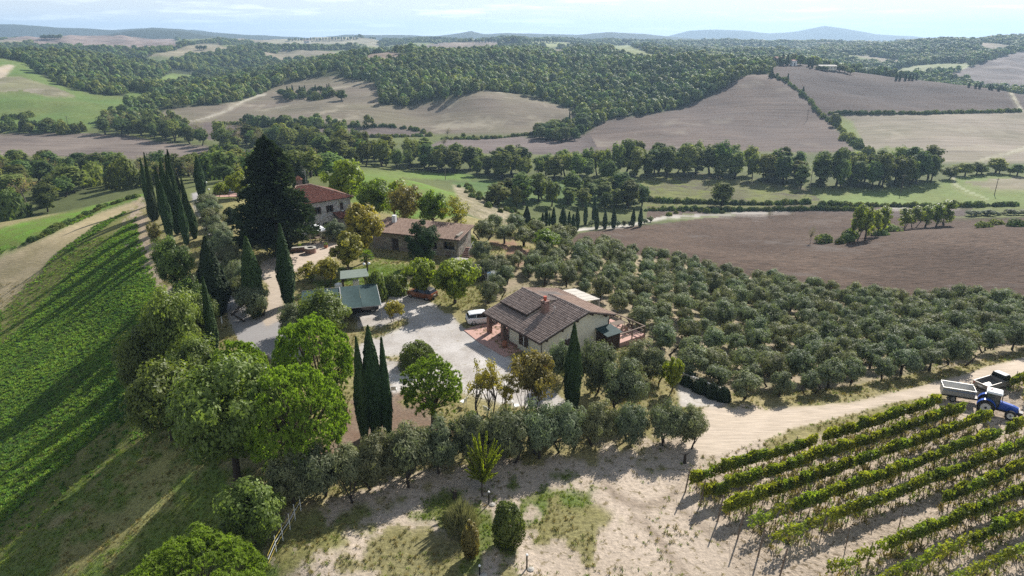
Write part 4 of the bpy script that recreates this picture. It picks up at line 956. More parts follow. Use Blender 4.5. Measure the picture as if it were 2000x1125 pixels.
T('magnolia', 'small_tree', 605, 552, 515, 48, 'yellowish shrub tree beside the right drive cypress', 'tree')
T('lime', 'low_shrub', 780, 565, 545, 30, 'small light shrub near the orange car', 'shrub', var=1)
T('palm', 'palm_tree', 718, 530, 488, 34, 'small fan palm by the double globe lamp', 'palm')
for k, (px, by, ty, w) in enumerate([(940,512,470,46),(955,540,498,52),(975,536,496,48),(925,545,512,44),(972,560,530,36)]):
    T('olive_near', 'olive_tree', px, by, ty, w, ['grey olive right of the annex steps','olive beside the clothes rack','round olive above the tilled bed','low olive behind the bright green tree','small olive right of the clothes rack'][k], 'olive tree')
T('olive_near', 'olive_tree', 655, 470, 430, 44, 'olive in front of the farmhouse arch', 'olive tree')
T('hedge', 'climbing_shrub', 915, 478, 458, 40, 'light green creeper shrub behind the annex corner', 'shrub', var=1)
T('hedge', 'pool_hedge', 432, 379, 356, 30, 'bright green clipped hedge beside the pool', 'hedge', var=1)
T('hedge', 'pool_hedge', 447, 376, 352, 26, 'bright green clipped hedge behind the pool parasols', 'hedge', var=1)
T('lime', 'golden_tree', 470, 388, 335, 52, 'golden green tree at the corner of the pool', 'tree', var=1)
T('lime', 'golden_tree', 488, 378, 328, 34, 'golden green tree close to the huge conifer', 'tree', var=0)
T('hedge', 'dark_round_bush', 453, 434, 406, 34, 'dark round bush beside the huge conifer', 'bush', var=2)
T('lime', 'bright_shrub', 1310, 765, 694, 46, 'bright yellow green shrub at the top of the ramp', 'shrub', var=1)
for k, (px, by, w) in enumerate([(1345,752,34),(1368,765,34),(1392,775,34),(1412,782,30)]):
    T('hedge', 'ramp_hedge', px, by, by - 26, w, 'dark low hedge shrub along the ramp wall', 'hedge', 'hedge shrubs along the ramp', 2)
for k, (px, by, ty, w, lab) in enumerate([(1092,742,668,56,'olive between the downpipe and the tall cypress'),(1162,765,662,84,'large olive right of the tall cypress'),(1245,742,662,86,'olive below the terrace corner'),
        (1215,800,700,100,'big olive on the grass slope below the terrace'),(1275,745,680,60,'olive right of the terrace at the slope top')]):
    T('olive_near', 'olive_tree', px, by, ty, w, lab, 'olive tree')
# olive hedge along the clay ground
for k, (px, by, ty, w) in enumerate([(1345,868,798,58),(1300,866,792,66),(1228,866,792,64),(1165,868,786,70),(1105,880,792,72),(1052,888,792,78),(988,900,800,84),(925,905,812,70),
        (862,918,818,78),(800,938,835,84),(735,952,848,84),(682,962,868,72),(625,972,870,84),(572,985,885,76)]):
    T('olive_near', 'olive_tree', px, by, ty - 4, w * 1.18, 'dense olive in the hedge row, %s from the track end' % ORD[k], 'olive tree', 'olives of the front hedge row')
# olive hedge between the drive and the farmhouse lawn
for k in range(13):
    f = k / 12; px = 398 + (492 - 398) * f ** 1.25; by = 412 + (620 - 412) * f
    T('olive_near', 'olive_tree', px + 8, by, by - 36 - 36 * f, 46 + 20 * f, 'silvery olive in the trimmed row along the drive', 'olive tree', 'olives of the row along the drive')
# small olive orchard behind the tilled bed
for k, (px, by, w) in enumerate([(945,470,46),(985,476,48),(1022,482,50),(1062,492,50),(965,455,40),(1005,458,44),(1045,466,44),(1085,478,44),(1100,492,40),(1112,476,36)]):
    T('olive', 'olive_tree', px, by, by - 38, w, 'olive in the small orchard behind the tilled bed', 'olive tree', 'olives of the small orchard')
T('green', 'fig_tree', 1065, 495, 447, 58, 'light green fig like tree at the orchard end', 'tree', var=2)
# the large olive grove, planted in rows parallel to the track
GROVE = [(948,596),(962,562),(1010,520),(1060,506),(1112,490),(1165,488),(1420,538),(1700,588),(2000,598),(2200,606),(2200,690),(2050,690),(1985,690),(1720,752),(1480,790),(1395,760),(1330,735),(1268,690),(1232,640),(1190,600),(1120,575),(1010,548),(970,598)]
a0 = at_z(1470, 786, -0.9); a1 = at_z(1990, 702, -0.6)
du = (a1 - a0); du.z = 0; du.normalize(); dv = Vector((-du.y, du.x, 0))
ng = 0; cand = []
for i in range(0, 27):
    for j in range(-28, 32):
        p = a0 + du * (j * 3.05 + (1.5 if i % 2 else 0) + random.uniform(-.4, .4)) + dv * (i * 2.95 + 0.4 + random.uniform(-.35, .35))
        z = gz(p.x, p.y); qx, qy = proj(p.x, p.y, z)
        if not (925 < qx < 2050) or not in_poly(np.array([qx]), np.array([qy]), GROVE)[0]: continue
        cand.append((p.y, p.x, z, i))
cand.sort(); rest = []
for y, x, z, i in cand:
    s = random.uniform(0.66, 1.15)
    if ng < 298:
        ng += 1
        plant('olive', 'olive_tree', (x, y, z - 0.05), 3.0 * s * random.uniform(.88, 1.12), 3.0 * s, 'olive tree in the %s row of the large grove counted from the dirt track' % ORD[min(i, 26)], 'olive tree', 'olives of the %s grove row' % ORD[min(i, 26)])
    else: rest.append((x, y, z - .05, s * 3.0 / 3.4))

# cypresses and round olives along the white road in the valley
for px, by, ty, w in [(1060,441,418,6),(1067,441,409,7),(1073,441,419,5),(1081,446,408,8),(1099,456,407,14),(1111,451,417,8),(1119,459,422,10),(1127,450,408,8),(1143,439,392,7),(1160,436,384,8),(1165,448,411,8),(1181,447,413,8),(1198,447,408,8),(1236,442,411,7),(1250,443,407,8)]:
    T('cypress_far', 'cypress_tree', px, by, ty - 4, w * 1.35, 'young slim cypress beside the white valley road', 'cypress', 'cypresses along the white road')
for px, by in [(1155,442),(1174,443),(1190,443),(1206,443),(1219,443),(1231,443),(1258,438),(1270,434)]:
    T('olive', 'olive_tree', px, by, by - 12, 14, 'small round olive clipped beside the white road', 'olive tree', 'round olives along the white road')

# ------------------------------------------------------------------ tree belts of the valley
def fill_belt(kinds, poly, ylo, yhi, spacing, h, w, names, label, group, limit=400, seed=1, cat='tree'):
    r = np.random.default_rng(seed)
    pts = [place(x, y, ylo) for x, y in poly]
    X0, X1 = min(p.x for p in pts) - 5, max(p.x for p in pts) + 5
    got = []
    nn = int((X1 - X0) * (yhi - ylo) / spacing ** 2 * 3)
    xs = X0 + (X1 - X0) * r.random(nn); yy = ylo + (yhi - ylo) * r.random(nn); zz = ground_z(xs, yy)
    qx, qy = proj(xs, yy, zz); ok = in_poly(qx, qy, poly)
    cell = {}
    for x, y, z in zip(xs[ok], yy[ok], zz[ok]):
        ci, cj = int(x // spacing), int(y // spacing)
        if any((x - a) ** 2 + (y - b) ** 2 < (spacing * 0.8) ** 2 for u in (-1, 0, 1) for v in (-1, 0, 1) for a, b in cell.get((ci + u, cj + v), ())): continue
        cell.setdefault((ci, cj), []).append((x, y)); got.append((x, y, z))
    got.sort(key=lambda g: g[1])
    for x, y, z in got[:limit]:
        k = kinds[int(r.integers(len(kinds)))]; s = 0.72 + 0.5 * r.random()
        qx_ = proj(x, y, z)[0]; lo_, hi_ = min(p[0] for p in poly), max(p[0] for p in poly); zi = min(4, int((qx_ - lo_) / (hi_ - lo_) * 5))
        kl = {'valley': 'rounded', 'poplar': 'slender', 'bush_far': 'low bushy', 'bare': 'bare'}[k]
        where = ['at the left end', 'left of the middle', 'in the middle', 'right of the middle', 'at the right end'][zi] if len(got) > 20 else ''
        plant(k, names.get(k, 'valley_tree'), (x, y, z - 0.1), h * s * (0.9 + 0.2 * r.random()), w * s, (kl + ' ' + label + (', ' + where if where else '')).replace('leafy tree', 'tree').replace('tall leafy', ''), cat, group)
    return len(got)
NM = {'valley': 'broadleaf_tree', 'poplar': 'poplar_tree', 'bush_far': 'wild_bush', 'bare': 'bare_tree', 'pale_poplar': 'pale_tree', 'olive': 'olive_tree'}
cnt = {}
cnt['B1'] = fill_belt(['valley', 'valley', 'poplar'], [(1165,338),(1300,332),(1450,336),(1600,350),(1700,350),(1800,346),(1838,350),(1790,372),(1700,374),(1600,374),(1480,354),(1300,346),(1170,352)], 268, 335, 6.2, 13.0, 7.2, NM, 'tall leafy tree in the right half of the valley tree belt', 'trees of the right valley belt', 130, 1)
cnt['B2'] = fill_belt(['valley', 'valley', 'poplar'], [(600,300),(640,322),(760,330),(900,343),(1000,353),(1170,352),(1170,338),(1000,336),(860,322),(760,310),(660,288),(610,285)], 262, 400, 6.6, 11.0, 7.4, NM, 'leafy tree in the middle of the valley tree belt', 'trees of the middle valley belt', 130, 2)
cnt['B3'] = fill_belt(['valley', 'valley', 'poplar', 'bare'], [(195,263),(300,272),(400,288),(480,296),(610,302),(610,288),(560,276),(480,276),(440,282),(370,275),(335,258),(310,235),(260,248)], 330, 430, 7.0, 11.0, 8.0, NM, 'leafy tree in the left part of the valley tree belt', 'trees of the left valley belt', 120, 3)
cnt['B4'] = fill_belt(['valley', 'valley', 'bush_far', 'valley', 'bare'], [(-60,322),(120,326),(300,336),(420,330),(480,318),(600,322),(650,346),(560,352),(480,362),(400,352),(290,366),(248,372),(180,368),(120,390),(120,415),(0,436),(-60,446)], 165, 312, 7.4, 7.6, 7.4, NM, 'tree in the thicket below the left green field', 'trees of the left thicket', 170, 4)
cnt['B5'] = fill_belt(['valley', 'poplar'], [(960,388),(1010,386),(1100,388),(1140,384),(1190,378),(1250,386),(1256,408),(1200,418),(1150,404),(1050,408),(990,404)], 195, 262, 5.6, 8.6, 6.2, NM, 'leafy tree in the copse behind the roadside cypresses', 'trees of the roadside copse', 60, 5)
cnt['B6'] = fill_belt(['valley', 'bush_far'], [(-60,252),(60,250),(165,256),(168,262),(60,260),(-60,262)], 375, 420, 6.0, 6.5, 6.5, NM, 'tree in the hedge below the far left green hillside', 'trees of the far left hedge', 40, 6)
cnt['B7'] = fill_belt(['valley'], [(1035,268),(1060,256),(1100,250),(1140,248),(1150,258),(1120,276),(1080,280)], 380, 470, 5.5, 8.0, 7.0, NM, 'tree of the copse around the ruined valley farm', 'trees around the valley farm', 40, 7)
cnt['B8'] = fill_belt(['valley', 'bush_far'], [(548,186),(600,182),(640,180),(655,190),(620,196),(560,198)], 480, 600, 6.0, 5.0, 6.0, NM, 'shrubby tree of the copse on the tan hillside', 'shrubs of the hillside copse', 30, 8)
for px, by, ty in [(562,186,168),(572,184,165),(586,183,167),(596,184,166),(617,183,165),(640,184,164),(644,184,163)]:
    T('cypress_far', 'cypress_tree', px, by, ty, 5, 'dark cypress in the copse on the tan hillside', 'cypress', 'cypresses of the hillside copse')
T('valley', 'broadleaf_tree', 668, 196, 174, 28, 'lone rounded tree right of the hillside copse', 'tree')
T('cypress_far', 'cypress_tree', 1112, 250, 214, 4, 'thin cypress above the ruined valley farm', 'cypress')
T('cypress_far', 'cypress_tree', 1164, 228, 208, 3.5, 'thin cypress at the edge of the wood right of the valley farm', 'cypress')
T('valley', 'broadleaf_tree', 1138, 250, 218, 30, 'big round tree right of the ruined valley farm', 'tree')
T('valley', 'broadleaf_tree', 1187, 362, 308, 42, 'lone big tree in front of the valley belt', 'tree', var=1)
T('valley', 'broadleaf_tree', 1410, 402, 354, 46, 'lone dense tree in the overgrown field', 'tree', var=2)
T('valley', 'broadleaf_tree', 973, 400, 357, 50, 'dark round tree above the eroded bank', 'tree', var=3)
T('bare', 'bare_tree', 868, 290, 262, 18, 'pale leafless tree above the middle tree belt', 'tree')
T('bare', 'bare_tree', 875, 268, 247, 16, 'pale thin tree on the field edge below the knoll', 'tree')
for px, by, ty, w in [(1672,470,392,36),(1688,468,398,34),(1705,462,404,32),(1720,456,396,36),(1765,448,402,32),(1785,446,398,34),(1805,444,396,34),(1825,443,392,36),(1845,440,384,40)]:
    T('pale_poplar', 'pale_poplar', px, by, ty, w, 'yellow green poplar in the hollow of the ploughed field', 'poplar', 'poplars in the ploughed hollow', ymin=150)
for px, by, w, h in [(1640,476,20,12),(1655,472,26,16),(1608,474,34,17),(1740,452,40,14),(1720,460,30,12),(1660,466,30,20),(1920,444,30,12),(1945,440,30,12),(1985,442,34,14)]:
    T('bush_far', 'wild_bush', px, by, by - h, w, 'wild bush beside the poplars of the ploughed hollow', 'bush', 'bushes in the ploughed hollow', ymin=140)
T('bare', 'dead_tree', 1583, 476, 438, 18, 'leaning bare tree in the ploughed field', 'tree')
# hedgerows of bushes
def bush_line(pts, n, hpx, wpx, label, group, seed, kind='bush_far', jit=2.0, mass=False):
    r = random.Random(seed); seg = []; mp_ = []
    tot = sum(math.hypot(b[0] - a[0], b[1] - a[1]) for a, b in zip(pts, pts[1:]))
    for k in range(n):
        s = tot * (k + 0.5) / n
        for a, b in zip(pts, pts[1:]):
            l = math.hypot(b[0] - a[0], b[1] - a[1])
            if s <= l: break
            s -= l
        x = a[0] + (b[0] - a[0]) * s / l + r.uniform(-jit, jit); y = a[1] + (b[1] - a[1]) * s / l + r.uniform(-jit, jit) * 0.3
        q = r.uniform(0.6, 1.35)
        if mass:
            for _ in range(2): l_ = place(x + r.uniform(-3, 3), y); mp_.append((l_.x, l_.y, l_.z - .1, wpx * q * depth_of(l_) / FPX / 3.0))
            continue
        T(kind, NM.get(kind, 'wild_bush'), x, y, y - hpx * q, wpx * q, label, 'bush' if kind == 'bush_far' else 'tree', group)
_bl = bush_line
MASS = []
def bush_mass(pts, n, hpx, wpx, label, seed):
    r = random.Random(seed); q = []
    for a, b in zip(pts, pts[1:]):
        k = max(2, int(n * math.hypot(b[0] - a[0], b[1] - a[1]) / sum(math.hypot(d[0] - c[0], d[1] - c[1]) for c, d in zip(pts, pts[1:]))))
        for i in range(k):
            f = (i + r.random()) / k; l = place(a[0] + (b[0] - a[0]) * f, a[1] + (b[1] - a[1]) * f + r.uniform(-.6, .6)); q.append((l.x, l.y, l.z - .1, wpx * r.uniform(.6, 1.3) * depth_of(l) / FPX / 3.0))
    MASS.append((np.array(q), label))
bush_line([(1505,148),(1535,160),(1562,180),(1585,202),(1600,222),(1625,240),(1650,262)], 34, 7, 10, 'bush in the hedge between the two ploughed hills', 'bushes between the ploughed hills', 1)
bush_line([(1650,268),(1675,285),(1690,300),(1700,304)], 16, 13, 18, 'larger bush at the foot of the hedge by the stubble field', 'bushes at the foot of the hill hedge', 2, jit=8)
bush_mass([(1620,222),(1800,223),(1995,218)], 112, 3.0, 9, 'low straight hedge under the dark hill', 3)
bush_mass([(425,242),(560,247),(640,250)], 48, 3.0, 9, 'low bushes along the lower edge of the tan hillside', 4)
bush_mass([(660,248),(760,247),(815,255),(840,266),(760,268),(640,270)], 68, 4.0, 10, 'hedge around the dark ploughed lens', 5)
bush_line([(860,272),(940,272),(1010,266),(1050,262)], 22, 5.0, 11, 'bush on the bank below the rounded knoll', 'bushes below the knoll', 6)
bush_line([(1300,424),(1330,414),(1345,413),(1420,416)], 8, 7, 12, 'dark bush beside the white road', 'bushes beside the white road', 7)
bush_mass([(1260,412),(1340,410),(1420,412),(1500,411),(1600,410),(1700,412)], 92, 4.5, 12, 'low hedge beyond the white road', 8)
bush_line([(895,366),(915,376),(940,392),(975,410),(1020,430),(1050,440)], 34, 9, 13, 'dark shrub dotting the eroded bank', 'shrubs on the eroded bank', 9, jit=14)
bush_mass([(1600,402),(1750,404),(1880,404),(1990,402)], 60, 6, 14, 'hedge in front of the light green valley field', 10)
bush_line([(1890,422),(1930,420),(1990,420),(2010,416)], 14, 9, 18, 'grey green olive at the right edge beyond the ploughed field', 'olives beyond the ploughed field', 11, 'olive', 5)
bush_line([(1845,352),(1870,344),(1920,340),(1960,338),(2000,342)], 9, 24, 30, 'tree scattered at the right end of the valley', 'trees at the right end of the valley', 12, 'valley', 6)
bush_mass([(1255,392),(1330,396),(1470,400),(1580,398)], 48, 6, 14, 'bushes along the near edge of the overgrown field', 13)
bush_line([(5,234),(30,232),(60,228)], 7, 9, 16, 'bush in the hollow of the far left green hillside', 'bushes of the far left hollow', 15, jit=4)
bush_line([(60,472),(130,438),(200,405),(270,384)], 20, 8, 20, 'bush on the crest beyond the left green field', 'bushes on the left crest', 14)
for px, by, w, h in [(740,268,10,8),(905,268,10,9),(925,270,9,7),(940,271,9,7),(715,266,9,9),(1215,360,26,12),(1240,372,28,14)]:
    T('bush_far', 'wild_bush', px, by, by - h, w, 'lone small bush in the fields across the valley', 'bush', 'lone bushes across the valley')
for px, by, ty in [(1507,150,129),(1538,160,143),(1568,184,168),(1509,152,140)]:
    T('cypress_far', 'cypress_tree', px, by, ty, 4.5, 'cypress on the hedge between the ploughed hills', 'cypress', 'cypresses between the ploughed hills')
for px, by, h in [(1750,157,13),(1757,157,14),(1768,157,13),(1776,156,13),(1782,157,11),(1790,156,12),(1798,156,10),(1806,157,9),(1817,156,9),(1826,157,9),(1838,158,8),(1846,160,8),(1855,161,8),(1892,170,9),(1905,172,10),(1913,173,10),(1932,175,11),(1937,176,10),(1950,178,8)]:
    T('cypress_far', 'cypress_tree', px, by, by - h, 5.5, 'cypress in the row on the crest of the dark hill', 'cypress', 'cypresses on the dark hill crest')
for px, by, ty, k, w in [(1460,130,118,'valley',16),(1497,128,112,'valley',18),(1528,127,104,'cypress_far',8),(1537,128,106,'cypress_far',9),(1533,128,114,'valley',16),(1563,127,106,'valley',20),(1580,130,112,'cypress_far',7),(1586,132,112,'cypress_far',7),(1618,130,114,'cypress_far',4),(1623,131,115,'cypress_far',4),(1632,138,120,'cypress_far',6),(1610,138,128,'valley',22),(1640,140,126,'valley',18),(1650,142,128,'valley',18),(1660,146,132,'valley',16),(1600,136,128,'valley',18)]:
    T(k, 'cypress_tree' if k == 'cypress_far' else 'broadleaf_tree', px, by, ty, w, 'cypress beside the hilltop villa' if k == 'cypress_far' else 'tree beside the hilltop villa', 'tree', 'cypresses of the hilltop villa' if k == 'cypress_far' else 'trees of the hilltop villa')
def far_group(pts, hpx, label, group, kinds=('valley', 'cypress_far')):
    for i, (px, by, w) in enumerate(pts):
        k = kinds[i % len(kinds)]
        T(k, 'cypress_tree' if k == 'cypress_far' else 'broadleaf_tree', px, by, by - hpx * random.uniform(.8, 1.2), w if k != 'cypress_far' else 2.6, label, 'tree', group, ymin=1000)
far_group([(x, 77 - abs(x - 100) * .03, 9) for x in range(82, 120, 4)], 9, 'tree in the clump on the far left skyline', 'trees of the far left clump', ('valley',))
far_group([(x, 97, 8) for x in (386, 390, 394, 398, 402)], 9, 'tree on the far knoll with the tan field', 'trees of the far knoll')
far_group([(x, 80 + (x - 570) * -.02, 7) for x in range(565, 700, 6)], 6, 'tree of the cypress crest on the far hill', 'trees of the far cypress crest')
far_group([(x, 84 - 4 * math.exp(-((x - 1010) / 40) ** 2), 9) for x in range(930, 1090, 6)], 8, 'tree of the clump on the central far crest', 'trees of the central far crest')
far_group([(x, 88, 5) for x in range(1120, 1260, 6)], 4, 'tree of the thin row on the far crest right of centre', 'trees of the far thin row', ('cypress_far', 'valley'))
far_group([(x, 86, 9) for x in range(740, 775, 6)], 7, 'tree of the far dark clump behind the wooded ridge', 'trees of the far dark clump')
print('belts', cnt, 'grove', ng, len(rest))

# ------------------------------------------------------------------ woods of the far hills and low ground cover: uncountable masses
def scatter(name, pts, rot, scl, protos, label, cat, zs=None):
    me = bpy.data.meshes.new(name); me.vertices.add(len(pts)); me.vertices.foreach_set('co', np.ascontiguousarray(pts, dtype=np.float32).ravel())
    for an, arr, ty in (('rot', rot, 'FLOAT'), ('scl', scl, 'FLOAT'), ('zsc', np.asarray(scl) * (1.0 if zs is None else zs), 'FLOAT'), ('idx', np.random.default_rng(5).integers(0, len(protos), len(pts)), 'INT')):
        a = me.attributes.new(an, ty, 'POINT'); a.data.foreach_set('value', np.ascontiguousarray(arr, dtype=np.float32 if ty == 'FLOAT' else np.int32))
    o = link(name, me); tag(o, label, cat, kind='stuff')
    ng_ = bpy.data.node_groups.new(name, 'GeometryNodeTree')
    ng_.interface.new_socket('Geometry', in_out='INPUT', socket_type='NodeSocketGeometry'); ng_.interface.new_socket('Geometry', in_out='OUTPUT', socket_type='NodeSocketGeometry')
    ns, ls = ng_.nodes, ng_.links
    gi = ns.new('NodeGroupInput'); go = ns.new('NodeGroupOutput'); jn = ns.new('GeometryNodeJoinGeometry')
    def attr(nm, ty):
        n = ns.new('GeometryNodeInputNamedAttribute'); n.data_type = ty; n.inputs['Name'].default_value = nm; return n.outputs[0]
    ra, sa, za, ia = attr('rot', 'FLOAT'), attr('scl', 'FLOAT'), attr('zsc', 'FLOAT'), attr('idx', 'INT')
    sv = ns.new('ShaderNodeCombineXYZ'); ls.new(sa, sv.inputs[0]); ls.new(sa, sv.inputs[1]); ls.new(za, sv.inputs[2])
    cx = ns.new('ShaderNodeCombineXYZ'); ls.new(ra, cx.inputs[2])
    for k, p in enumerate(protos):
        po = bpy.data.objects.new(name + '_sample', p)
        oi = ns.new('GeometryNodeObjectInfo'); oi.inputs['Object'].default_value = po; oi.inputs['As Instance'].default_value = True
        cm = ns.new('FunctionNodeCompare'); cm.data_type = 'INT'; cm.operation = 'EQUAL'
        ls.new(ia, cm.inputs[2]); cm.inputs[3].default_value = k
        ip = ns.new('GeometryNodeInstanceOnPoints')
        ls.new(gi.outputs[0], ip.inputs['Points']); ls.new(cm.outputs[0], ip.inputs['Selection']); ls.new(oi.outputs['Geometry'], ip.inputs['Instance'])
        ls.new(cx.outputs[0], ip.inputs['Rotation']); ls.new(sv.outputs[0], ip.inputs['Scale']); ls.new(ip.outputs[0], jn.inputs[0])
    ls.new(jn.outputs[0], go.inputs[0])
    md = o.modifiers.new('scatter', 'NODES'); md.node_group = ng_
    return o
def crown_only(seed, n, leaf, mat, w=6.0, h=5.5):
    r = np.random.default_rng(seed); L = Leaves(); nc = 16
    d = rand_dirs(nc, r); d[:, 2] = np.abs(d[:, 2]); C = d * np.array([w * .34, w * .34, h * .5]) + np.array([0, 0, h * .3])
    ci = r.integers(0, nc, n); dd = rand_dirs(n, r); P = C[ci] + dd * (w * 0.17)
    L.add(P, dd * .5 + rand_dirs(n, r), leaf, leaf * .7, 0.2 + 0.5 * r.random(nc)[ci] + .3 * r.random(n), r, dd + unit(P - np.array([0, 0, h * .3])) * .7 + rand_dirs(n, r) * .35)
    return L.mesh('crown', mat)
if rest:
    q_ = np.array(rest); scatter('olive_mass', q_[:, :3], np.random.default_rng(9).random(len(q_)) * 6.28, q_[:, 3], [p['parts'][1][1] for p in PR['olive']], 'crowded far olives at the back of the large grove', 'olive trees')
for q_, lab_ in MASS:
    scatter('hedgerow', q_[:, :3], np.random.default_rng(3).random(len(q_)) * 6.28, q_[:, 3], [p['parts'][1][1] for p in PR['bush_far']], lab_, 'hedge')
FAR = [crown_only(300 + i, 210, 0.75, FM['far'], 6.0, 5.0 + 0.5 * i) for i in range(5)]
names = np.array([r[0] for r in REG])
CELL_A = np.zeros(GX.shape); CELL_A[:-1, :-1] = (TS[1] - TS[0]) * GY[:-1, :-1] * np.diff(YS)[:, None]
def sample(mask, dens, r):
    lam = np.where(mask, CELL_A * dens, 0.0); cnt_ = r.poisson(lam)
    i, j = np.nonzero(cnt_); k = np.repeat(np.arange(len(i)), cnt_[i, j]); i = i[k]; j = j[k]
    i = np.minimum(i, rows - 2); y = GY[i, j] + r.random(len(i)) * np.diff(YS)[i]; x = (GT[i, j] + r.random(len(i)) * (TS[1] - TS[0])) * y
    return np.stack([x, y, ground_z(x, y)], 1)
rw = np.random.default_rng(77)
woods = (names[reg] == 'woodland_floor') & (PXG > -160) & (PXG < 2160) & (GY > 428) & (GY < 2600)
def wood_part(m, name, label):
    m = m & woods
    sp = 4.4 + (GY - 450) * 0.0030
    P = sample(m, 1.0 / sp ** 2, rw)
    s = (4.4 + (P[:, 1] - 450) * 0.0030) / 4.6 * (0.55 + 0.85 * rw.random(len(P)) ** 1.5)
    P[:, 2] -= 0.4
    scatter(name, P, rw.random(len(P)) * 6.28, s, FAR, label, 'wood', np.clip(1.15 - (P[:, 1] - 500) / 2200, 0.55, 1.1))
    return len(P)
nw = [wood_part((PXG < 330) & (GY < 950), 'woodland', 'dark wood covering the hills behind the far left green slope'),
      wood_part((PXG >= 330) & (PXG < 745) & (GY < 900), 'woodland', 'wood along the diagonal ridge above the tan hillside'),
      wood_part((PXG >= 745) & (PXG < 1125) & (GY < 950), 'woodland', 'wood behind the rounded knoll in the middle'),
      wood_part((PXG >= 1125) & (PXG < 1500) & (GY < 950), 'woodland', 'wood beside the big ploughed hill'),
      wood_part((PXG >= 1500) & (GY < 950), 'woodland', 'wood behind the villa hill'),
      wood_part((GY >= 950) & (PXG >= 1250), 'woodland', 'hazy wooded ridge behind the villa hill'),
      wood_part((GY >= 950) & (PXG < 1250), 'woodland', 'hazy woods on the far hills left of centre')]
# ground cover near the camera
def tuft(seed, n, h, spread, mat, wd=0.03):
    r = np.random.default_rng(seed); L = Leaves()
    a = r.random(n) * 6.28; q = r.random(n) * spread
    P = np.stack([np.cos(a) * q, np.sin(a) * q, h * 0.4 + 0 * q], 1)
    ax = np.stack([np.cos(a) * .6, np.sin(a) * .6, 1 + 0 * q], 1) + rand_dirs(n, r) * .4
    L.add(P, ax, h * (0.35 + .4 * r.random(n)), wd, r.random(n), r)
    return L.mesh('tuft', mat)
CROP = [tuft(400 + i, 16, 0.20, 0.15, FM['crop'], 0.035) for i in range(3)]
STRAW = [tuft(410 + i, 12, 0.16, 0.14, FM['straw'], 0.016) for i in range(3)]
LAWN = [tuft(420 + i, 12, 0.10, 0.14, FM['lawn'], 0.018) for i in range(3)]
nm = names[reg]; mk = np.array([r[1] for r in REG])[reg]
def cover(mask, dens, name, protos, label, patch=None, smin=0.7, smax=1.5):
    P = sample(mask & (PXG > -120) & (PXG < 2120) & (PYG < 1220), dens, rw)
    if patch:
        f = fbm(P[:, 0] / patch[0], P[:, 1] / patch[0], patch[1], 4); P = P[f + (rw.random(len(P)) - .5) * 0.16 > patch[2]]
    scatter(name, P, rw.random(len(P)) * 6.28, smin + (smax - smin) * rw.random(len(P)), protos, label, 'grass')
    return len(P)
ncv = [cover((nm == 'crop_field') & (mk == 'crop') & (GY < 135), 14.0, 'crop_leaves', CROP, 'leafy green crop plants of the left field'),
       cover((nm == 'crop_field') & (mk != 'crop') & (GY < 120), 8.0, 'field_grass', LAWN + CROP[:1], 'grass at the margins of the left field'),
       cover((mk == 'dry') & (GY < 110) & (nm != 'crop_field'), 9.0, 'dry_grass', STRAW + LAWN[:1], 'dry grass of the hilltop', (2.5, 3, 0.42)),
       cover((mk == 'grass') & (GY < 125) & (nm != 'crop_field'), 14.0, 'lawn_grass', LAWN, 'short green grass of the lawns'),
       cover((mk == 'clay') & (GY < 75), 5.0, 'clay_weeds', STRAW + LAWN[:2], 'thin weeds on the pale clay', (2.0, 8, 0.60)),
       cover((mk == 'grove') & (GY < 120), 3.5, 'grove_weeds', STRAW + LAWN[:1], 'dry weeds under the olive grove', (2.5, 5, 0.5)),
       cover((mk == 'mown') & (GY < 110), 5.0, 'mown_stubble', STRAW, 'straw stubble of the mown strip', (2.0, 6, 0.45))]
print('woods', nw, 'cover', ncv)
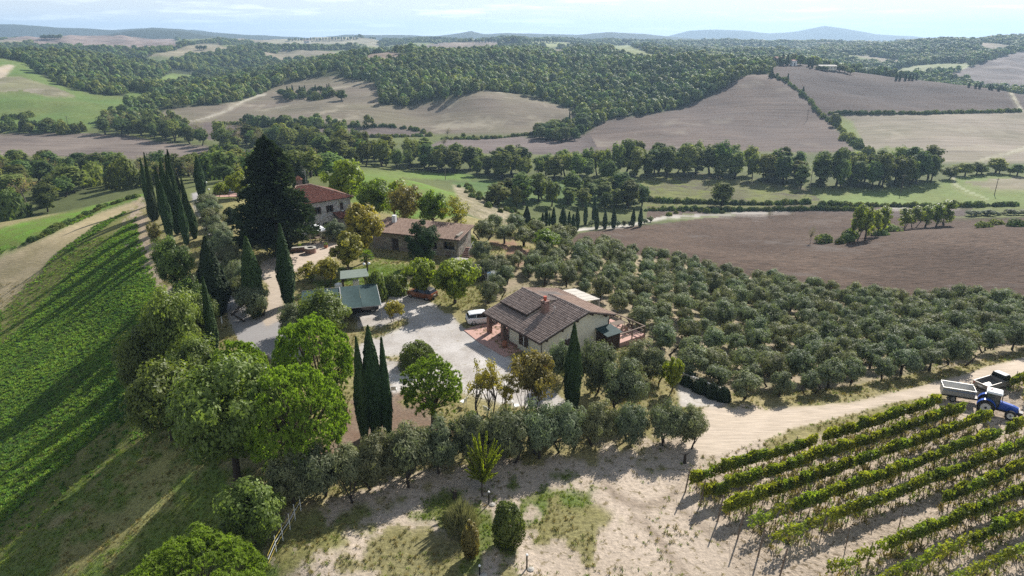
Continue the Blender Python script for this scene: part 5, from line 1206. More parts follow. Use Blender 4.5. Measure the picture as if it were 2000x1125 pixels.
# ------------------------------------------------------------------ solid shapes
class G:
    """collects simple solids in one local frame; obj() makes ONE mesh object of them"""
    def __init__(s): s.v = []; s.f = []; s.c = []
    def _add(s, vs, fs, tint=0.5):
        b = len(s.v); s.v += [tuple(p) for p in vs]; s.f += [tuple(b + i for i in f) for f in fs]; s.c += [tint] * len(vs); return s
    def box(s, x0, x1, y0, y1, z0, z1, tint=0.5):
        return s._add([(x0,y0,z0),(x1,y0,z0),(x1,y1,z0),(x0,y1,z0),(x0,y0,z1),(x1,y0,z1),(x1,y1,z1),(x0,y1,z1)],
                      [(0,3,2,1),(4,5,6,7),(0,1,5,4),(1,2,6,5),(2,3,7,6),(3,0,4,7)], tint)
    def prism(s, pts, y0, y1, axis='y', tint=0.5):
        """polygon pts extruded along an axis; pts are (a,b) in the other two axes"""
        n = len(pts)
        m = {'y': lambda a, b, c: (a, c, b), 'x': lambda a, b, c: (c, a, b), 'z': lambda a, b, c: (a, b, c)}[axis]
        vs = [m(a, b, y0) for a, b in pts] + [m(a, b, y1) for a, b in pts]
        return s._add(vs, [tuple(range(n)), tuple(range(2 * n - 1, n - 1, -1))] + [(i, i + n, (i + 1) % n + n, (i + 1) % n) for i in range(n)], tint)
    def cyl(s, p0, p1, r0, r1=None, n=10, tint=0.5):
        p0 = Vector(p0); p1 = Vector(p1); r1 = r0 if r1 is None else r1
        d = (p1 - p0).normalized(); a = d.orthogonal().normalized(); b = d.cross(a)
        vs = [p0 + (a * math.cos(k * 2 * math.pi / n) + b * math.sin(k * 2 * math.pi / n)) * r0 for k in range(n)] + [p1 + (a * math.cos(k * 2 * math.pi / n) + b * math.sin(k * 2 * math.pi / n)) * r1 for k in range(n)]
        return s._add(vs, [(k, (k + 1) % n, (k + 1) % n + n, k + n) for k in range(n)] + [tuple(range(n - 1, -1, -1)), tuple(range(n, 2 * n))], tint)
    def loft(s, secs, cap=True, tint=0.5):
        """list of closed rings of equal length"""
        n = len(secs[0]); vs = [p for q in secs for p in q]; fs = []
        for i in range(len(secs) - 1):
            for k in range(n): fs.append((i * n + k, i * n + (k + 1) % n, (i + 1) * n + (k + 1) % n, (i + 1) * n + k))
        if cap: fs += [tuple(range(n - 1, -1, -1)), tuple((len(secs) - 1) * n + k for k in range(n))]
        return s._add(vs, fs, tint)
    def quad(s, *p, tint=0.5): return s._add(p, [tuple(range(len(p)))], tint)
    def lathe(s, prof, c, n=12, tint=0.5):
        vs = [(c[0] + r * math.cos(k * 2 * math.pi / n), c[1] + r * math.sin(k * 2 * math.pi / n), c[2] + z) for r, z in prof for k in range(n)]
        m = len(prof)
        return s._add(vs, [(i * n + k, i * n + (k + 1) % n, (i + 1) * n + (k + 1) % n, (i + 1) * n + k) for i in range(m - 1) for k in range(n)] + [tuple(range(n - 1, -1, -1)), tuple((m - 1) * n + k for k in range(n))], tint)
    def mesh(s, name, mat, bevel=0.0, smooth=False):
        me = bpy.data.meshes.new(name); me.from_pydata(s.v, [], s.f)
        bm = bmesh.new(); bm.from_mesh(me); bmesh.ops.recalc_face_normals(bm, faces=bm.faces)
        if bevel: bmesh.ops.bevel(bm, geom=[e for e in bm.edges if len(e.link_faces) == 2 and e.calc_face_angle(0) > 0.6], offset=bevel, segments=2, affect='EDGES', clamp_overlap=True)
        bm.to_mesh(me); bm.free()
        if not bevel:
            a = me.color_attributes.new('Col', 'FLOAT_COLOR', 'POINT'); a.data.foreach_set('color', np.array([[t, t, t, 1] for t in s.c], np.float32).ravel())
        me.materials.append(mat)
        if smooth: me.polygons.foreach_set('use_smooth', np.ones(len(me.polygons), bool))
        return me
    def obj(s, name, mat, parent=None, bevel=0.0, smooth=False):
        return link(name, s.mesh(name, mat, bevel, smooth), parent)
def root(name, loc, rz, label, cat, group=None):
    o = link(name, None, loc=loc, rot=(0, 0, rz)); o.empty_display_size = 0.5
    return tag(o, label, cat, group)

def tint_mat(name, dark, light, rough=0.8, bump=0.3, scale=6.0):
    m, ns, ls, b = new_mat(name)
    at = N(ns, 'ShaderNodeAttribute', attribute_name='Col'); tc = ns.new('ShaderNodeTexCoord')
    n1 = N(ns, 'ShaderNodeTexNoise', Scale=scale, Detail=5.0, Roughness=0.65); ls.new(tc.outputs['Object'], n1.inputs['Vector'])
    ad = N(ns, 'ShaderNodeMath', operation='MULTIPLY_ADD'); ls.new(n1.outputs['Fac'], ad.inputs[0]); ad.inputs[1].default_value = 0.9; ad.inputs[2].default_value = -0.45
    a2 = N(ns, 'ShaderNodeMath', operation='ADD', use_clamp=True); ls.new(at.outputs['Fac'], a2.inputs[0]); ls.new(ad.outputs[0], a2.inputs[1])
    mx = N(ns, 'ShaderNodeMixRGB'); mx.inputs[1].default_value = (*dark, 1); mx.inputs[2].default_value = (*light, 1)
    ls.new(a2.outputs[0], mx.inputs[0]); ls.new(mx.outputs[0], b.inputs['Base Color'])
    b.inputs['Roughness'].default_value = rough; b.inputs['Specular IOR Level'].default_value = 0.2
    bp = N(ns, 'ShaderNodeBump', Strength=bump, Distance=0.02); ls.new(n1.outputs['Fac'], bp.inputs['Height']); ls.new(bp.outputs[0], b.inputs['Normal'])
    return m
def stone_mat(name, c1, c2, mortar, scale):
    m, ns, ls, b = new_mat(name)
    tc = ns.new('ShaderNodeTexCoord'); mp = N(ns, 'ShaderNodeMapping'); mp.inputs['Scale'].default_value = (1, 1, 1.7); ls.new(tc.outputs['Object'], mp.inputs[0])
    vo = N(ns, 'ShaderNodeTexVoronoi', Scale=scale); ls.new(mp.outputs[0], vo.inputs['Vector'])
    ve = N(ns, 'ShaderNodeTexVoronoi', Scale=scale, feature='DISTANCE_TO_EDGE'); ls.new(mp.outputs[0], ve.inputs['Vector'])
    n1 = N(ns, 'ShaderNodeTexNoise', Scale=1.2, Detail=4.0); ls.new(tc.outputs['Object'], n1.inputs['Vector'])
    sp = ns.new('ShaderNodeSeparateColor'); ls.new(vo.outputs['Color'], sp.inputs[0])
    mx = N(ns, 'ShaderNodeMixRGB'); mx.inputs[1].default_value = (*c1, 1); mx.inputs[2].default_value = (*c2, 1); ls.new(sp.outputs[0], mx.inputs[0])
    m2 = N(ns, 'ShaderNodeMixRGB', blend_type='MULTIPLY'); m2.inputs[0].default_value = 0.4; ls.new(mx.outputs[0], m2.inputs[1]); ls.new(n1.outputs['Color'], m2.inputs[2])
    rm = N(ns, 'ShaderNodeMapRange'); rm.inputs[1].default_value = 0.02; rm.inputs[2].default_value = 0.08; ls.new(ve.outputs[0], rm.inputs[0])
    m3 = N(ns, 'ShaderNodeMixRGB'); m3.inputs[1].default_value = (*mortar, 1); ls.new(rm.outputs[0], m3.inputs[0]); ls.new(m2.outputs[0], m3.inputs[2])
    ls.new(m3.outputs[0], b.inputs['Base Color']); b.inputs['Roughness'].default_value = 0.95
    bp = N(ns, 'ShaderNodeBump', Strength=0.7, Distance=0.05); ls.new(rm.outputs[0], bp.inputs['Height']); ls.new(bp.outputs[0], b.inputs['Normal'])
    return m
M = {
 'plaster': plain('cream_plaster', (0.74,0.68,0.54), 0.9, var=0.08, scale=1.5, bump=0.1),
 'tile_brown': tint_mat('brown_roof_tiles', (0.13,0.095,0.08), (0.46,0.37,0.32)),
 'tile_red': tint_mat('red_roof_tiles', (0.16,0.055,0.04), (0.40,0.20,0.15)),
 'tile_tan': tint_mat('tan_roof_tiles', (0.17,0.10,0.075), (0.42,0.30,0.23)),
 'stone': stone_mat('pale_stone_wall', (0.46,0.43,0.39), (0.78,0.76,0.72), (0.66,0.63,0.58), 3.2),
 'stone2': stone_mat('brown_stone_wall', (0.22,0.18,0.14), (0.46,0.41,0.34), (0.30,0.26,0.21), 2.6),
 'brick': stone_mat('brick', (0.30,0.15,0.11), (0.42,0.24,0.18), (0.38,0.34,0.30), 7.0),
 'terracotta': plain('terracotta_paving', (0.48,0.29,0.235), 0.8, var=0.12, scale=4, bump=0.1),
 'wood_dark': plain('dark_wood', (0.055,0.035,0.026), 0.7, var=0.25, scale=8, bump=0.2),
 'wood': plain('weathered_wood', (0.16,0.12,0.09), 0.85, var=0.25, scale=8, bump=0.2),
 'white': plain('white_paint', (0.80,0.80,0.78), 0.5, var=0.04),
 'cloth': plain('white_cloth', (0.82,0.82,0.80), 0.9, var=0.04),
 'reed': plain('pale_reed', (0.50,0.46,0.40), 0.9, var=0.15, scale=5),
 'blue_cloth': plain('blue_cloth', (0.12,0.30,0.55), 0.9),
 'net': plain('green_shade_net', (0.030,0.058,0.056), 0.75, var=0.25, scale=2.5, bump=0.15, spec=0.2),
 'felt': plain('grey_green_roofing', (0.24,0.28,0.23), 0.9, var=0.15, scale=3),
 'metal': plain('grey_metal', (0.42,0.42,0.42), 0.45, 0.6, 0.08),
 'dark_metal': plain('dark_metal', (0.05,0.045,0.042), 0.5, 0.3, 0.1),
 'copper': plain('brown_gutter', (0.07,0.048,0.04), 0.5, 0.3, 0.1),
 'black': plain('black_plastic', (0.018,0.018,0.018), 0.55),
 'rubber': plain('tyre_rubber', (0.028,0.027,0.026), 0.85, var=0.25, scale=12),
 'glass': plain('dark_glass', (0.012,0.014,0.016), 0.06, 0.0, 0.0, spec=0.7),
 'clear': plain('cab_glass', (0.06,0.075,0.08), 0.05, 0.0, 0.0, spec=0.8),
 'red': plain('red_clay', (0.45,0.09,0.05), 0.7),
 'pot': plain('terracotta_pot', (0.36,0.15,0.09), 0.8),
 'concrete': plain('concrete', (0.42,0.39,0.34), 0.95, var=0.12, scale=2, bump=0.15),
 'lamp': plain('white_globe', (0.85,0.85,0.83), 0.3, var=0.0),
 'yellow': plain('yellow_tape', (0.65,0.50,0.10), 0.6),
 'water': plain('pool_water', (0.10,0.42,0.50), 0.05, var=0.1, scale=1, spec=0.6),
 'roof_pale': plain('pale_barn_roof', (0.34,0.31,0.27), 0.8),
}
def tiles(o, eu, ev, width, length, mat, parent, seed=0, pitch=0.30, step=0.42, name='roof_tiles'):
    """barrel tiles: ribs running up the slope from point o; eu along the eave, ev up the slope"""
    o = np.array(o, float); eu = np.array(eu, float); ev = np.array(ev, float); nrm = np.cross(eu, ev); nrm /= np.linalg.norm(nrm)
    if nrm[2] < 0: nrm = -nrm
    r = np.random.default_rng(seed); nc = int(width / pitch); nr = int(math.ceil(length / step)); V_, F_, C_ = [], [], []; b = 0
    prof = [(-0.5, -0.01), (-0.38, 0.07), (-0.13, 0.115), (0.13, 0.115), (0.38, 0.07), (0.5, -0.01)]
    for i in range(nc):
        ux = (i + 0.5) * width / nc
        for j in range(nr):
            v0 = j * step - 0.03; v1 = min((j + 1) * step, length); t = float(np.clip(0.62 + r.normal() * 0.12, 0, 1)); w = 1 + r.normal() * 0.03
            for vv, dz in ((v0, 0.03), (v1, 0.0)):
                for a, h in prof:
                    V_.append(o + eu * (ux + a * pitch * 0.60 * w) + ev * vv + nrm * (h + dz)); C_.append(t)
            for k in range(5): F_.append((b + k, b + k + 1, b + 7 + k, b + 6 + k))
            b += 12
    me = mesh_np(name, np.array(V_), np.array(F_), np.repeat(np.array(C_)[:, None], 3, 1), [mat])
    ob = link(name, me, parent); ob['kind'] = 'stuff'
    return ob
def slab(name, p, th, mat, parent):
    """a sloping roof board: quad p with thickness downwards"""
    g = G(); q = [(a[0], a[1], a[2] - th) for a in p]; n = len(p)
    g._add(list(p) + q, [tuple(range(n)), tuple(range(2 * n - 1, n - 1, -1))] + [(i, i + n, (i + 1) % n + n, (i + 1) % n) for i in range(n)])
    return g.obj(name, mat, parent)

# ------------------------------------------------------------------ bungalow (local x: towards the back, y: along the eave to the left)
E2 = at_z(1053.7, 670.8, 2.5)
B = root('bungalow', (E2.x, E2.y, 0.0), math.atan2(0.5955, 0.8033), 'cream bungalow with brown tiled roof and pillared porch', 'house')
XR, ZR, XB, ZB, ZE, YL = 6.75, 4.32, 10.75, 3.05, 2.5, 10.4
sl = (ZR - ZE) / XR
wall = G()
wall.prism([(0.65,-0.6),(10.25,-0.6),(10.25,2.98),(XR,4.08),(0.65,2.44)], 0.38, 0.62)          # right gable
wall.box(0.65,0.9,0.62,6.2,-0.6,2.44).box(10.0,10.25,0.62,9.9,-0.6,2.95)
wall.prism([(0.65,-0.6),(10.25,-0.6),(10.25,2.98),(XR,4.08),(0.65,2.44)], 6.0, 6.2)
wall.box(3.4,3.6,6.2,9.9,-0.6,3.3)
wall.prism([(3.4,-0.6),(10.25,-0.6),(10.25,2.98),(5.4,4.3),(3.4,3.6)], 9.7, 9.9)
wall.obj('wall', M['plaster'], B)
# main roof: front slope, back slope, and the raised part on the left
def up(x): return ZE + sl * x
nv = Vector((XR, 0, ZR - ZE)).normalized(); LF = math.hypot(XR, ZR - ZE)
slab('roof_board', [(0,-0.1,up(0)),(0,6.6,up(0)),(XR,6.6,up(XR)),(XR,-0.1,up(XR))], 0.14, M['wood_dark'], B)
slab('roof_board', [(0,6.6,up(0)),(0,YL,up(0)),(3.4,YL,up(3.4)),(3.4,6.6,up(3.4))], 0.14, M['wood_dark'], B)
tiles((0,-0.1,up(0)), (0,1,0), nv, 6.6, LF, M['tile_brown'], B, 1)
tiles((0,6.5,up(0)), (0,1,0), nv, 3.9, 3.45, M['tile_brown'], B, 2)
bv = Vector((XR - XB, 0, ZR - ZB)).normalized(); LB = math.hypot(XB - XR, ZR - ZB)
slab('roof_board', [(XR,-0.1,ZR),(XR,6.6,ZR),(XB,6.6,ZB),(XB,-0.1,ZB)], 0.14, M['wood_dark'], B)
tiles((XB,-0.1,ZB), (0,1,0), bv, 6.7, LB, M['tile_tan'], B, 3)
xf, zf, xr2, zr2 = 2.15, up(2.15) + 0.42, 5.35, up(5.35) + 0.5
rv = Vector((xr2 - xf, 0, zr2 - zf)).normalized()
slab('roof_board', [(xf,4.85,zf),(xf,9.95,zf),(xr2,9.95,zr2),(xr2,4.85,zr2)], 0.16, M['wood_dark'], B)
tiles((xf,4.85,zf), (0,1,0), rv, 5.1, math.hypot(xr2-xf, zr2-zf), M['tile_brown'], B, 4)
kv = Vector((xr2 - XB, 0, zr2 - ZB - .1)).normalized()
slab('roof_board', [(xr2,4.85,zr2),(xr2,9.95,zr2),(XB,9.95,ZB+.1),(XB,6.3,ZB+.1),(XR+.3,6.3,ZR-.02),(XR+.3,4.85,ZR-.02)], 0.12, M['wood_dark'], B)
tiles((XB,6.4,ZB+.1), (0,1,0), kv, 3.55, math.hypot(xr2-XB, zr2-ZB-.1), M['tile_tan'], B, 5)
G().prism([(xf+.15,up(xf)-.05),(xf+.15,zf-.1),(xr2,zr2-.1),(XR,ZR-.1),(XR,up(XR)-.1)], 4.95, 5.1).prism([(xf+.15,up(xf)-.05),(xf+.15,zf-.1),(xr2,zr2-.1),(xr2,up(xr2)-.1)], 9.7, 9.85).obj('raised_wall', M['plaster'], B)
rg = G()
for k in range(15): rg.cyl((XR, -0.1 + k * 0.45, ZR + 0.05), (XR, 0.38 + k * 0.45, ZR + 0.07), 0.13, 0.11, 8, 0.3 + 0.5 * random.random())
for k in range(11): rg.cyl((xr2, 4.85 + k * 0.46, zr2 + 0.05), (xr2, 5.35 + k * 0.46, zr2 + 0.07), 0.13, 0.11, 8, 0.3 + 0.5 * random.random())
rg.obj('ridge_tiles', M['tile_brown'], B)
for k in range(5):                                                     # rafter ends under the gable
    x = 1.0 + k * 2.1; z = up(x) if x < XR else ZR - (x - XR) * (ZR - ZB) / (XB - XR)
    G().box(x-.08,x+.08,-0.08,0.38,z-.36,z-.15).obj('rafter', M['wood_dark'], B)
ch = G().box(3.65,4.25,3.65,4.35,up(3.6)-.3,up(3.9)+1.15).obj('chimney', M['brick'], B)
g = G()
for a, b_ in ((3.62,3.62),(4.16,3.62),(3.62,4.26),(4.16,4.26),(3.9,3.62),(3.9,4.26)): g.box(a,a+.12,b_,b_+.12,up(3.9)+1.15,up(3.9)+1.4)
g.box(3.58,4.32,3.58,4.42,up(3.9)+1.4,up(3.9)+1.52).obj('chimney_cap', M['brick'], ch)
G().cyl((3.95,4.0,up(3.9)+1.52),(3.95,4.0,up(3.9)+2.0),0.16,0.2).obj('chimney_pot', M['red'], ch)
G().cyl((4.6,3.2,up(4.6)),(4.6,3.2,up(4.6)+0.75),0.05).box(4.4,4.8,3.17,3.23,up(4.6)+.55,up(4.6)+.6).obj('aerial', M['metal'], B)
for y in (9.85, 7.1):
    G().box(0.35,0.8,y-.24,y+.24,-.3,2.42).obj('pillar', M['brick'], B)
w = G().box(0.56,0.66,2.55,4.25,0.85,2.12).obj('window', M['white'], B)
for y in (2.6, 3.5): G().box(0.50,0.565,y,y+.68,0.8,2.15).obj('shutter', M['wood_dark'], w)
G().box(0.64,0.655,4.6,6.15,-.3,0.42).obj('brick_plinth', M['brick'], B)
G().box(3.32,3.42,7.3,8.4,0.0,2.1).obj('door', M['wood_dark'], B)
g = G().cyl((-0.02,-0.15,2.42),(-0.02,YL,2.42),0.075).obj('gutter', M['copper'], B)
G().cyl((-0.02,0.0,2.4),(0.55,0.33,2.25),0.05).cyl((0.55,0.33,2.25),(0.55,0.33,-.4),0.05).obj('downpipe', M['copper'], B)
G().cyl((XB,0.0,ZB-.08),(10.15,0.33,2.55),0.05).cyl((10.15,0.33,2.55),(10.15,0.33,-.4),0.05).obj('downpipe', M['copper'], B)
G().cyl((4.0,0.3,1.55),(4.0,0.3,2.15),0.04).cyl((4.0,0.3,2.15),(4.25,0.3,2.25),0.04).obj('white_vent_pipe', M['white'], B)
g = G().box(3.7,4.9,-0.05,0.4,0.5,1.45).prism([(-.2,1.45),(.4,1.75),(.4,1.45)],3.6,5.0,'x').obj('meter_hutch', M['wood_dark'], B)
bp = B.matrix_basis if False else None
def bw(x, y, z=0.0):
    a = math.atan2(0.5955, 0.8033); return Vector((E2.x + x * math.cos(a) - y * math.sin(a), E2.y + x * math.sin(a) + y * math.cos(a), z))
BA = math.atan2(0.5955, 0.8033)
s = root('lean_to_shed', bw(8.3, -0.1), BA, 'dark wooden lean-to shed at the bungalow gable', 'shed')
for k in range(9): G().box(k*.22,k*.22+.205,-1.3,-1.26,-.6,1.55 + (k % 2) * .01).obj('plank', M['wood_dark'], s)
G().box(0,.05,-1.26,.4,-.6,1.6).box(1.93,1.98,-1.26,.4,-.6,1.6).obj('side_wall', M['wood_dark'], s)
slab('shed_roof', [(-.15,-1.5,1.6),(2.15,-1.5,1.6),(2.15,.45,1.95),(-.15,.45,1.95)], .06, M['net'], s)
# paved patio, terrace with railing, awning
p = G().prism([(-1.75,3.7),(-1.85,8.5),(-1.4,12.3),(3.5,12.6),(3.5,3.7)], -.5, .06, 'z').obj('patio', M['terracotta'])
p.location = (E2.x, E2.y, 0); p.rotation_euler = (0, 0, BA); tag(p, 'pink terracotta patio in front of the porch', 'patio', kind='structure')
t = root('terrace', bw(0, 0), BA, 'pink raised terrace with wooden railing behind the bungalow', 'terrace')
G().box(10.25,14.6,-1.2,4.6,-1.6,0.08).obj('deck', M['terracotta'], t)
for x, y in [(14.5,-1.1),(14.5,0.8),(14.5,2.7),(14.5,4.5),(12.5,-1.1),(10.5,-1.1),(12.5,4.5)]: G().box(x-.05,x+.05,y-.05,y+.05,.08,1.05).obj('railing_post', M['wood'], t)
G().box(14.42,14.58,-1.2,4.6,1.05,1.13).box(10.4,14.42,-1.18,-1.02,1.05,1.13).box(14.46,14.54,-1.1,4.5,.55,.61).box(10.4,14.46,-1.14,-1.06,.55,.61).obj('rail', M['wood'], t)
a = root('awning', bw(0, 0), BA, 'pale striped awning over the back of the bungalow terrace', 'awning')
for k in range(9): slab('awning_strip', [(10.85,5.2+k*.5,3.0+(k%2)*.02),(10.85,5.68+k*.5,3.0+(k%2)*.02),(13.4,5.68+k*.5,2.7+(k%2)*.02),(13.4,5.2+k*.5,2.7+(k%2)*.02)], .03, M['reed'], a)
for y in (5.3, 9.5): G().cyl((13.4,y,-.8),(13.4,y,2.72),.05).obj('post', M['metal'], a)
def chair(loc, rz, mat, label, group=None):
    c = root('garden_chair', loc, rz, label, 'chair', group)
    G().box(-.24,.24,-.24,.24,.42,.46).obj('seat', mat, c); G().prism([(-.24,.46),(-.20,.46),(-.32,.92),(-.36,.92)],-.24,.24).obj('backrest', mat, c)
    for x in (-.21,.21):
        for y in (-.21,.21): G().cyl((x,y,0),(x*1.1,y*1.1,.42),.02,n=6).obj('leg', mat, c)
def table(loc, rz, mat, label, sx=.8, sy=.5, h=.74):
    c = root('garden_table', loc, rz, label, 'table')
    G().box(-sx,sx,-sy,sy,h-.04,h).obj('table_top', mat, c)
    for x in (-sx+.08,sx-.08):
        for y in (-sy+.08,sy-.08): G().cyl((x,y,0),(x,y,h-.04),.03,n=6).obj('leg', mat, c)
for k, (x, y) in enumerate([(13.2,0.2),(13.8,1.0),(12.6,0.9)]): chair(bw(x, y, .08), BA + k * 1.3, M['wood'], 'wooden garden chair on the pink terrace', 'chairs on the terrace')
table(bw(13.2, 1.9, .08), BA, M['wood'], 'wooden garden table on the pink terrace')
G_ = root('water_butt', bw(-.35, 5.6, 0), 0, 'brown barrel planter at the porch corner', 'barrel')
G().lathe([(.24,0),(.3,.25),(.3,.5),(.25,.8),(.22,.8),(.22,.74)], (0,0,0)).obj('barrel_body', M['pot'], G_); G().lathe([(.305,.22),(.315,.22),(.315,.27),(.305,.27)], (0,0,0)).obj('hoop', M['dark_metal'], G_)
rb_ = root('red_flower_pot', bw(0.3, -0.6, -.2), 0, 'red flowering shrub in a pot beside the downpipe', 'plant pot')
G().lathe([(.16,0),(.24,.4),(.27,.4),(.27,.46),(.2,.46)], (0,0,0)).obj('pot', M['pot'], rb_)
r_ = np.random.default_rng(4); L_ = Leaves(); d_ = rand_dirs(260, r_); L_.add(d_ * np.array([.32,.32,.3]) + np.array([0,0,.75]), d_, .09, .06, r_.random(260), r_)
link('flowers', L_.mesh('flowers', leaf_mat('red_flowers', (.2,.01,.01), (.4,.03,.03), .3, (1,1,1))), rb_)
# retaining wall of the ramp
rw0 = at_z(1326, 742, -.6); rw1 = at_z(1424, 790, -1.0)
wl_ = root('ramp_wall', (rw0.x, rw0.y, -1.0), math.atan2(rw1.y-rw0.y, rw1.x-rw0.x), 'low beige retaining wall beside the ramp', 'wall')
G().box(0,(rw1-rw0).length*.92,0,.22,-.4,1.25).obj('wall_body', M['plaster'], wl_); G().box(-.03,(rw1-rw0).length*.92+.03,-.04,.26,1.25,1.31).obj('coping', M['concrete'], wl_)

# ------------------------------------------------------------------ stone farmhouse (local x along the front to the right corner, y inwards)
ER = at_z(689, 384, 5.4); FA = math.atan2(5.47, 6.34)
H_ = root('stone_farmhouse', (ER.x, ER.y, 0.0), FA, 'two storey stone farmhouse with red tiled hip roof behind the huge conifer', 'house')
x0, x1, y1 = -13.0, -0.35, 9.0
wall = G()
def front_with_holes(g, xa, xb, za, zb, holes, y0, y1_):
    """a wall slab with rectangular openings"""
    xs = sorted({xa, xb, *[h[0] for h in holes], *[h[1] for h in holes]}); zs = sorted({za, zb, *[h[2] for h in holes], *[h[3] for h in holes]})
    for a, b_ in zip(xs, xs[1:]):
        for c, d in zip(zs, zs[1:]):
            m = ((a + b_) / 2, (c + d) / 2)
            if any(h[0] < m[0] < h[1] and h[2] < m[1] < h[3] for h in holes): continue
            g.box(a, b_, y0, y1_, c, d)
HOL = [(-7.35,-6.1,3.25,4.45),(-5.05,-3.8,3.25,4.45),(-2.45,-1.85,3.35,4.6),(-5.95,-3.65,-.5,1.55),(-11.2,-10.0,3.25,4.45)]
front_with_holes(wall, x0, x1, -.5, 5.3, HOL, 0.35, 0.85)
wall.box(x0,x0+.5,.85,y1,-.5,5.3).box(x1-.5,x1,.85,y1,-.5,5.3).box(x0,x1,y1-.5,y1,-.5,5.3)
wall.obj('wall', M['stone'], H_)
# arched head of the loggia
ar = G(); n = 12
for k in range(n):
    a0_, a1_ = math.pi * k / n, math.pi * (k + 1) / n
    pts = [(-4.8 + 1.15 * math.cos(a0_), 1.4 + 1.15 * math.sin(a0_)), (-4.8 + 1.45 * math.cos(a0_), 1.4 + 1.45 * math.sin(a0_)), (-4.8 + 1.45 * math.cos(a1_), 1.4 + 1.45 * math.sin(a1_)), (-4.8 + 1.15 * math.cos(a1_), 1.4 + 1.15 * math.sin(a1_))]
    G().prism(pts, .27, .9).obj('arch_stone', M['stone'], H_)
G().box(-5.9,-3.7,.9,1.0,-.5,2.6).obj('arch_recess', M['wood_dark'], H_)
for k, h in enumerate(HOL[:3] + HOL[4:]):
    w = G().box(h[0],h[1],.6,.68,h[2],h[3]).obj('window', M['glass'], H_)
    G().box(h[0]-.06,h[1]+.06,.24,.62,h[2]-.1,h[2]-.005).obj('sill', M['concrete'], w)
    if k < 2 or k == 3:
        m_ = (h[0] + h[1]) / 2
        G().box(h[0]-.02,h[0]+.34,.27,.33,h[2],h[3]).obj('shutter', M['wood_dark'], w); G().box(h[1]-.34,h[1]+.02,.27,.33,h[2],h[3]).obj('shutter', M['wood_dark'], w); G().box(m_-.03,m_+.03,.5,.6,h[2],h[3]).obj('mullion', M['wood'], w)
    else: G().box(h[0],h[1],.29,.34,h[2],h[3]).obj('shutter', M['wood_dark'], w)
ap1, ap2 = Vector((-5.6, 4.7, 7.55)), Vector((-8.2, 4.7, 7.55))
c00, c10, c11, c01 = Vector((x0-.4,-.1,5.35)), Vector((.1,-.1,5.35)), Vector((.1,9.4,5.35)), Vector((x0-.4,9.4,5.35))
G().quad(c00,c10,ap1,ap2).quad(c10,c11,ap1).quad(c11,c01,ap2,ap1).quad(c01,c00,ap2).quad(c00,c01,c11,c10).obj('roof_board', M['wood_dark'], H_)
def hip_tiles(poly, eu, ev, o, width, length, seed, name='roof_tiles'):
    """tiles clipped to a roof face"""
    ob = tiles(o, eu, ev, width, length, M['tile_red'], H_, seed, 0.24, 0.45)
    me = ob.data; bm = bmesh.new(); bm.from_mesh(me)
    o = Vector(o); eu = Vector(eu); ev = Vector(ev)
    pl = [((Vector(p) - o).dot(eu), (Vector(p) - o).dot(ev)) for p in poly]
    dead = []
    for f in bm.faces:
        c = f.calc_center_median() - o; a, b_ = c.dot(eu), c.dot(ev)
        if not in_poly(np.array([a]), np.array([b_]), pl)[0]: dead.append(f)
    bmesh.ops.delete(bm, geom=dead, context='FACES'); bm.to_mesh(me); bm.free()
fe = (ap1 - Vector((ap1.x, -.1, 5.35))).normalized()
hip_tiles([c00, c10, ap1, ap2], (1,0,0), fe, c00 + Vector((0,0,.03)), 13.5, (ap1 - Vector((ap1.x,-.1,5.35))).length, 11)
se = (ap1 - Vector((.1, ap1.y, 5.35))).normalized()
hip_tiles([c10, c11, ap1], (0,1,0), se, c10 + Vector((0,0,.03)), 9.5, (ap1 - Vector((.1,ap1.y,5.35))).length, 12)
rg = G()
for pa, pb in ((c10, ap1), (ap1, ap2), (c00, ap2)):
    L_n = (pb - pa).length; k_ = max(1, int(L_n / .45))
    for k in range(k_):
        q0 = pa.lerp(pb, k / k_) + Vector((0,0,.1)); q1 = pa.lerp(pb, (k + 1.1) / k_) + Vector((0,0,.1)); rg.cyl(q0, q1, .14, .12, 8, .5 + .5 * random.random())
rg.obj('ridge_tiles', M['tile_tan'], H_)
ch = G().box(-7.1,-6.3,6.3,7.1,6.3,8.3).obj('chimney', M['brick'], H_); G().box(-7.2,-6.2,6.2,7.2,8.3,8.42).prism([(-7.15,8.55),(-6.25,8.55),(-6.7,8.95)],6.25,7.15).obj('chimney_cap', M['pot'], ch)
G().cyl((-2.95,.3,5.2),(-2.95,.3,2.4),.05).obj('downpipe', M['white'], H_)
G().box(-2.8,-2.1,.05,.34,2.4,3.0).obj('air_unit', M['white'], H_)
G().lathe([(.02,0),(.25,.06),(.3,.12),(.29,.12),(.02,.03)], (-2.2,-.1,3.1)).obj('satellite_dish', M['white'], H_)
pp = G().box(-3.7,-3.45,-2.0,.35,-.5,2.5).box(-1.0,-.75,-2.0,.35,-.5,2.5).box(-3.45,-2.6,-2.0,-1.75,-.5,2.5).box(-1.7,-1.0,-2.0,-1.75,-.5,2.5).box(-2.6,-1.7,-2.0,-1.75,1.9,2.5).obj('porch_wall', M['stone2'], H_)
slab('porch_roof', [(-3.95,-2.25,2.45),(-.5,-2.25,2.45),(-.5,.34,3.05),(-3.95,.34,3.05)], .1, M['wood_dark'], H_)
tiles((-3.95,-2.25,2.46), (1,0,0), Vector((0,2.59,.6)).normalized(), 3.45, 2.6, M['tile_red'], H_, 13, .24, .45, 'porch_tiles')
G().box(-2.6,-1.7,-1.85,-1.8,-.3,1.9).obj('porch_door', M['wood_dark'], H_)
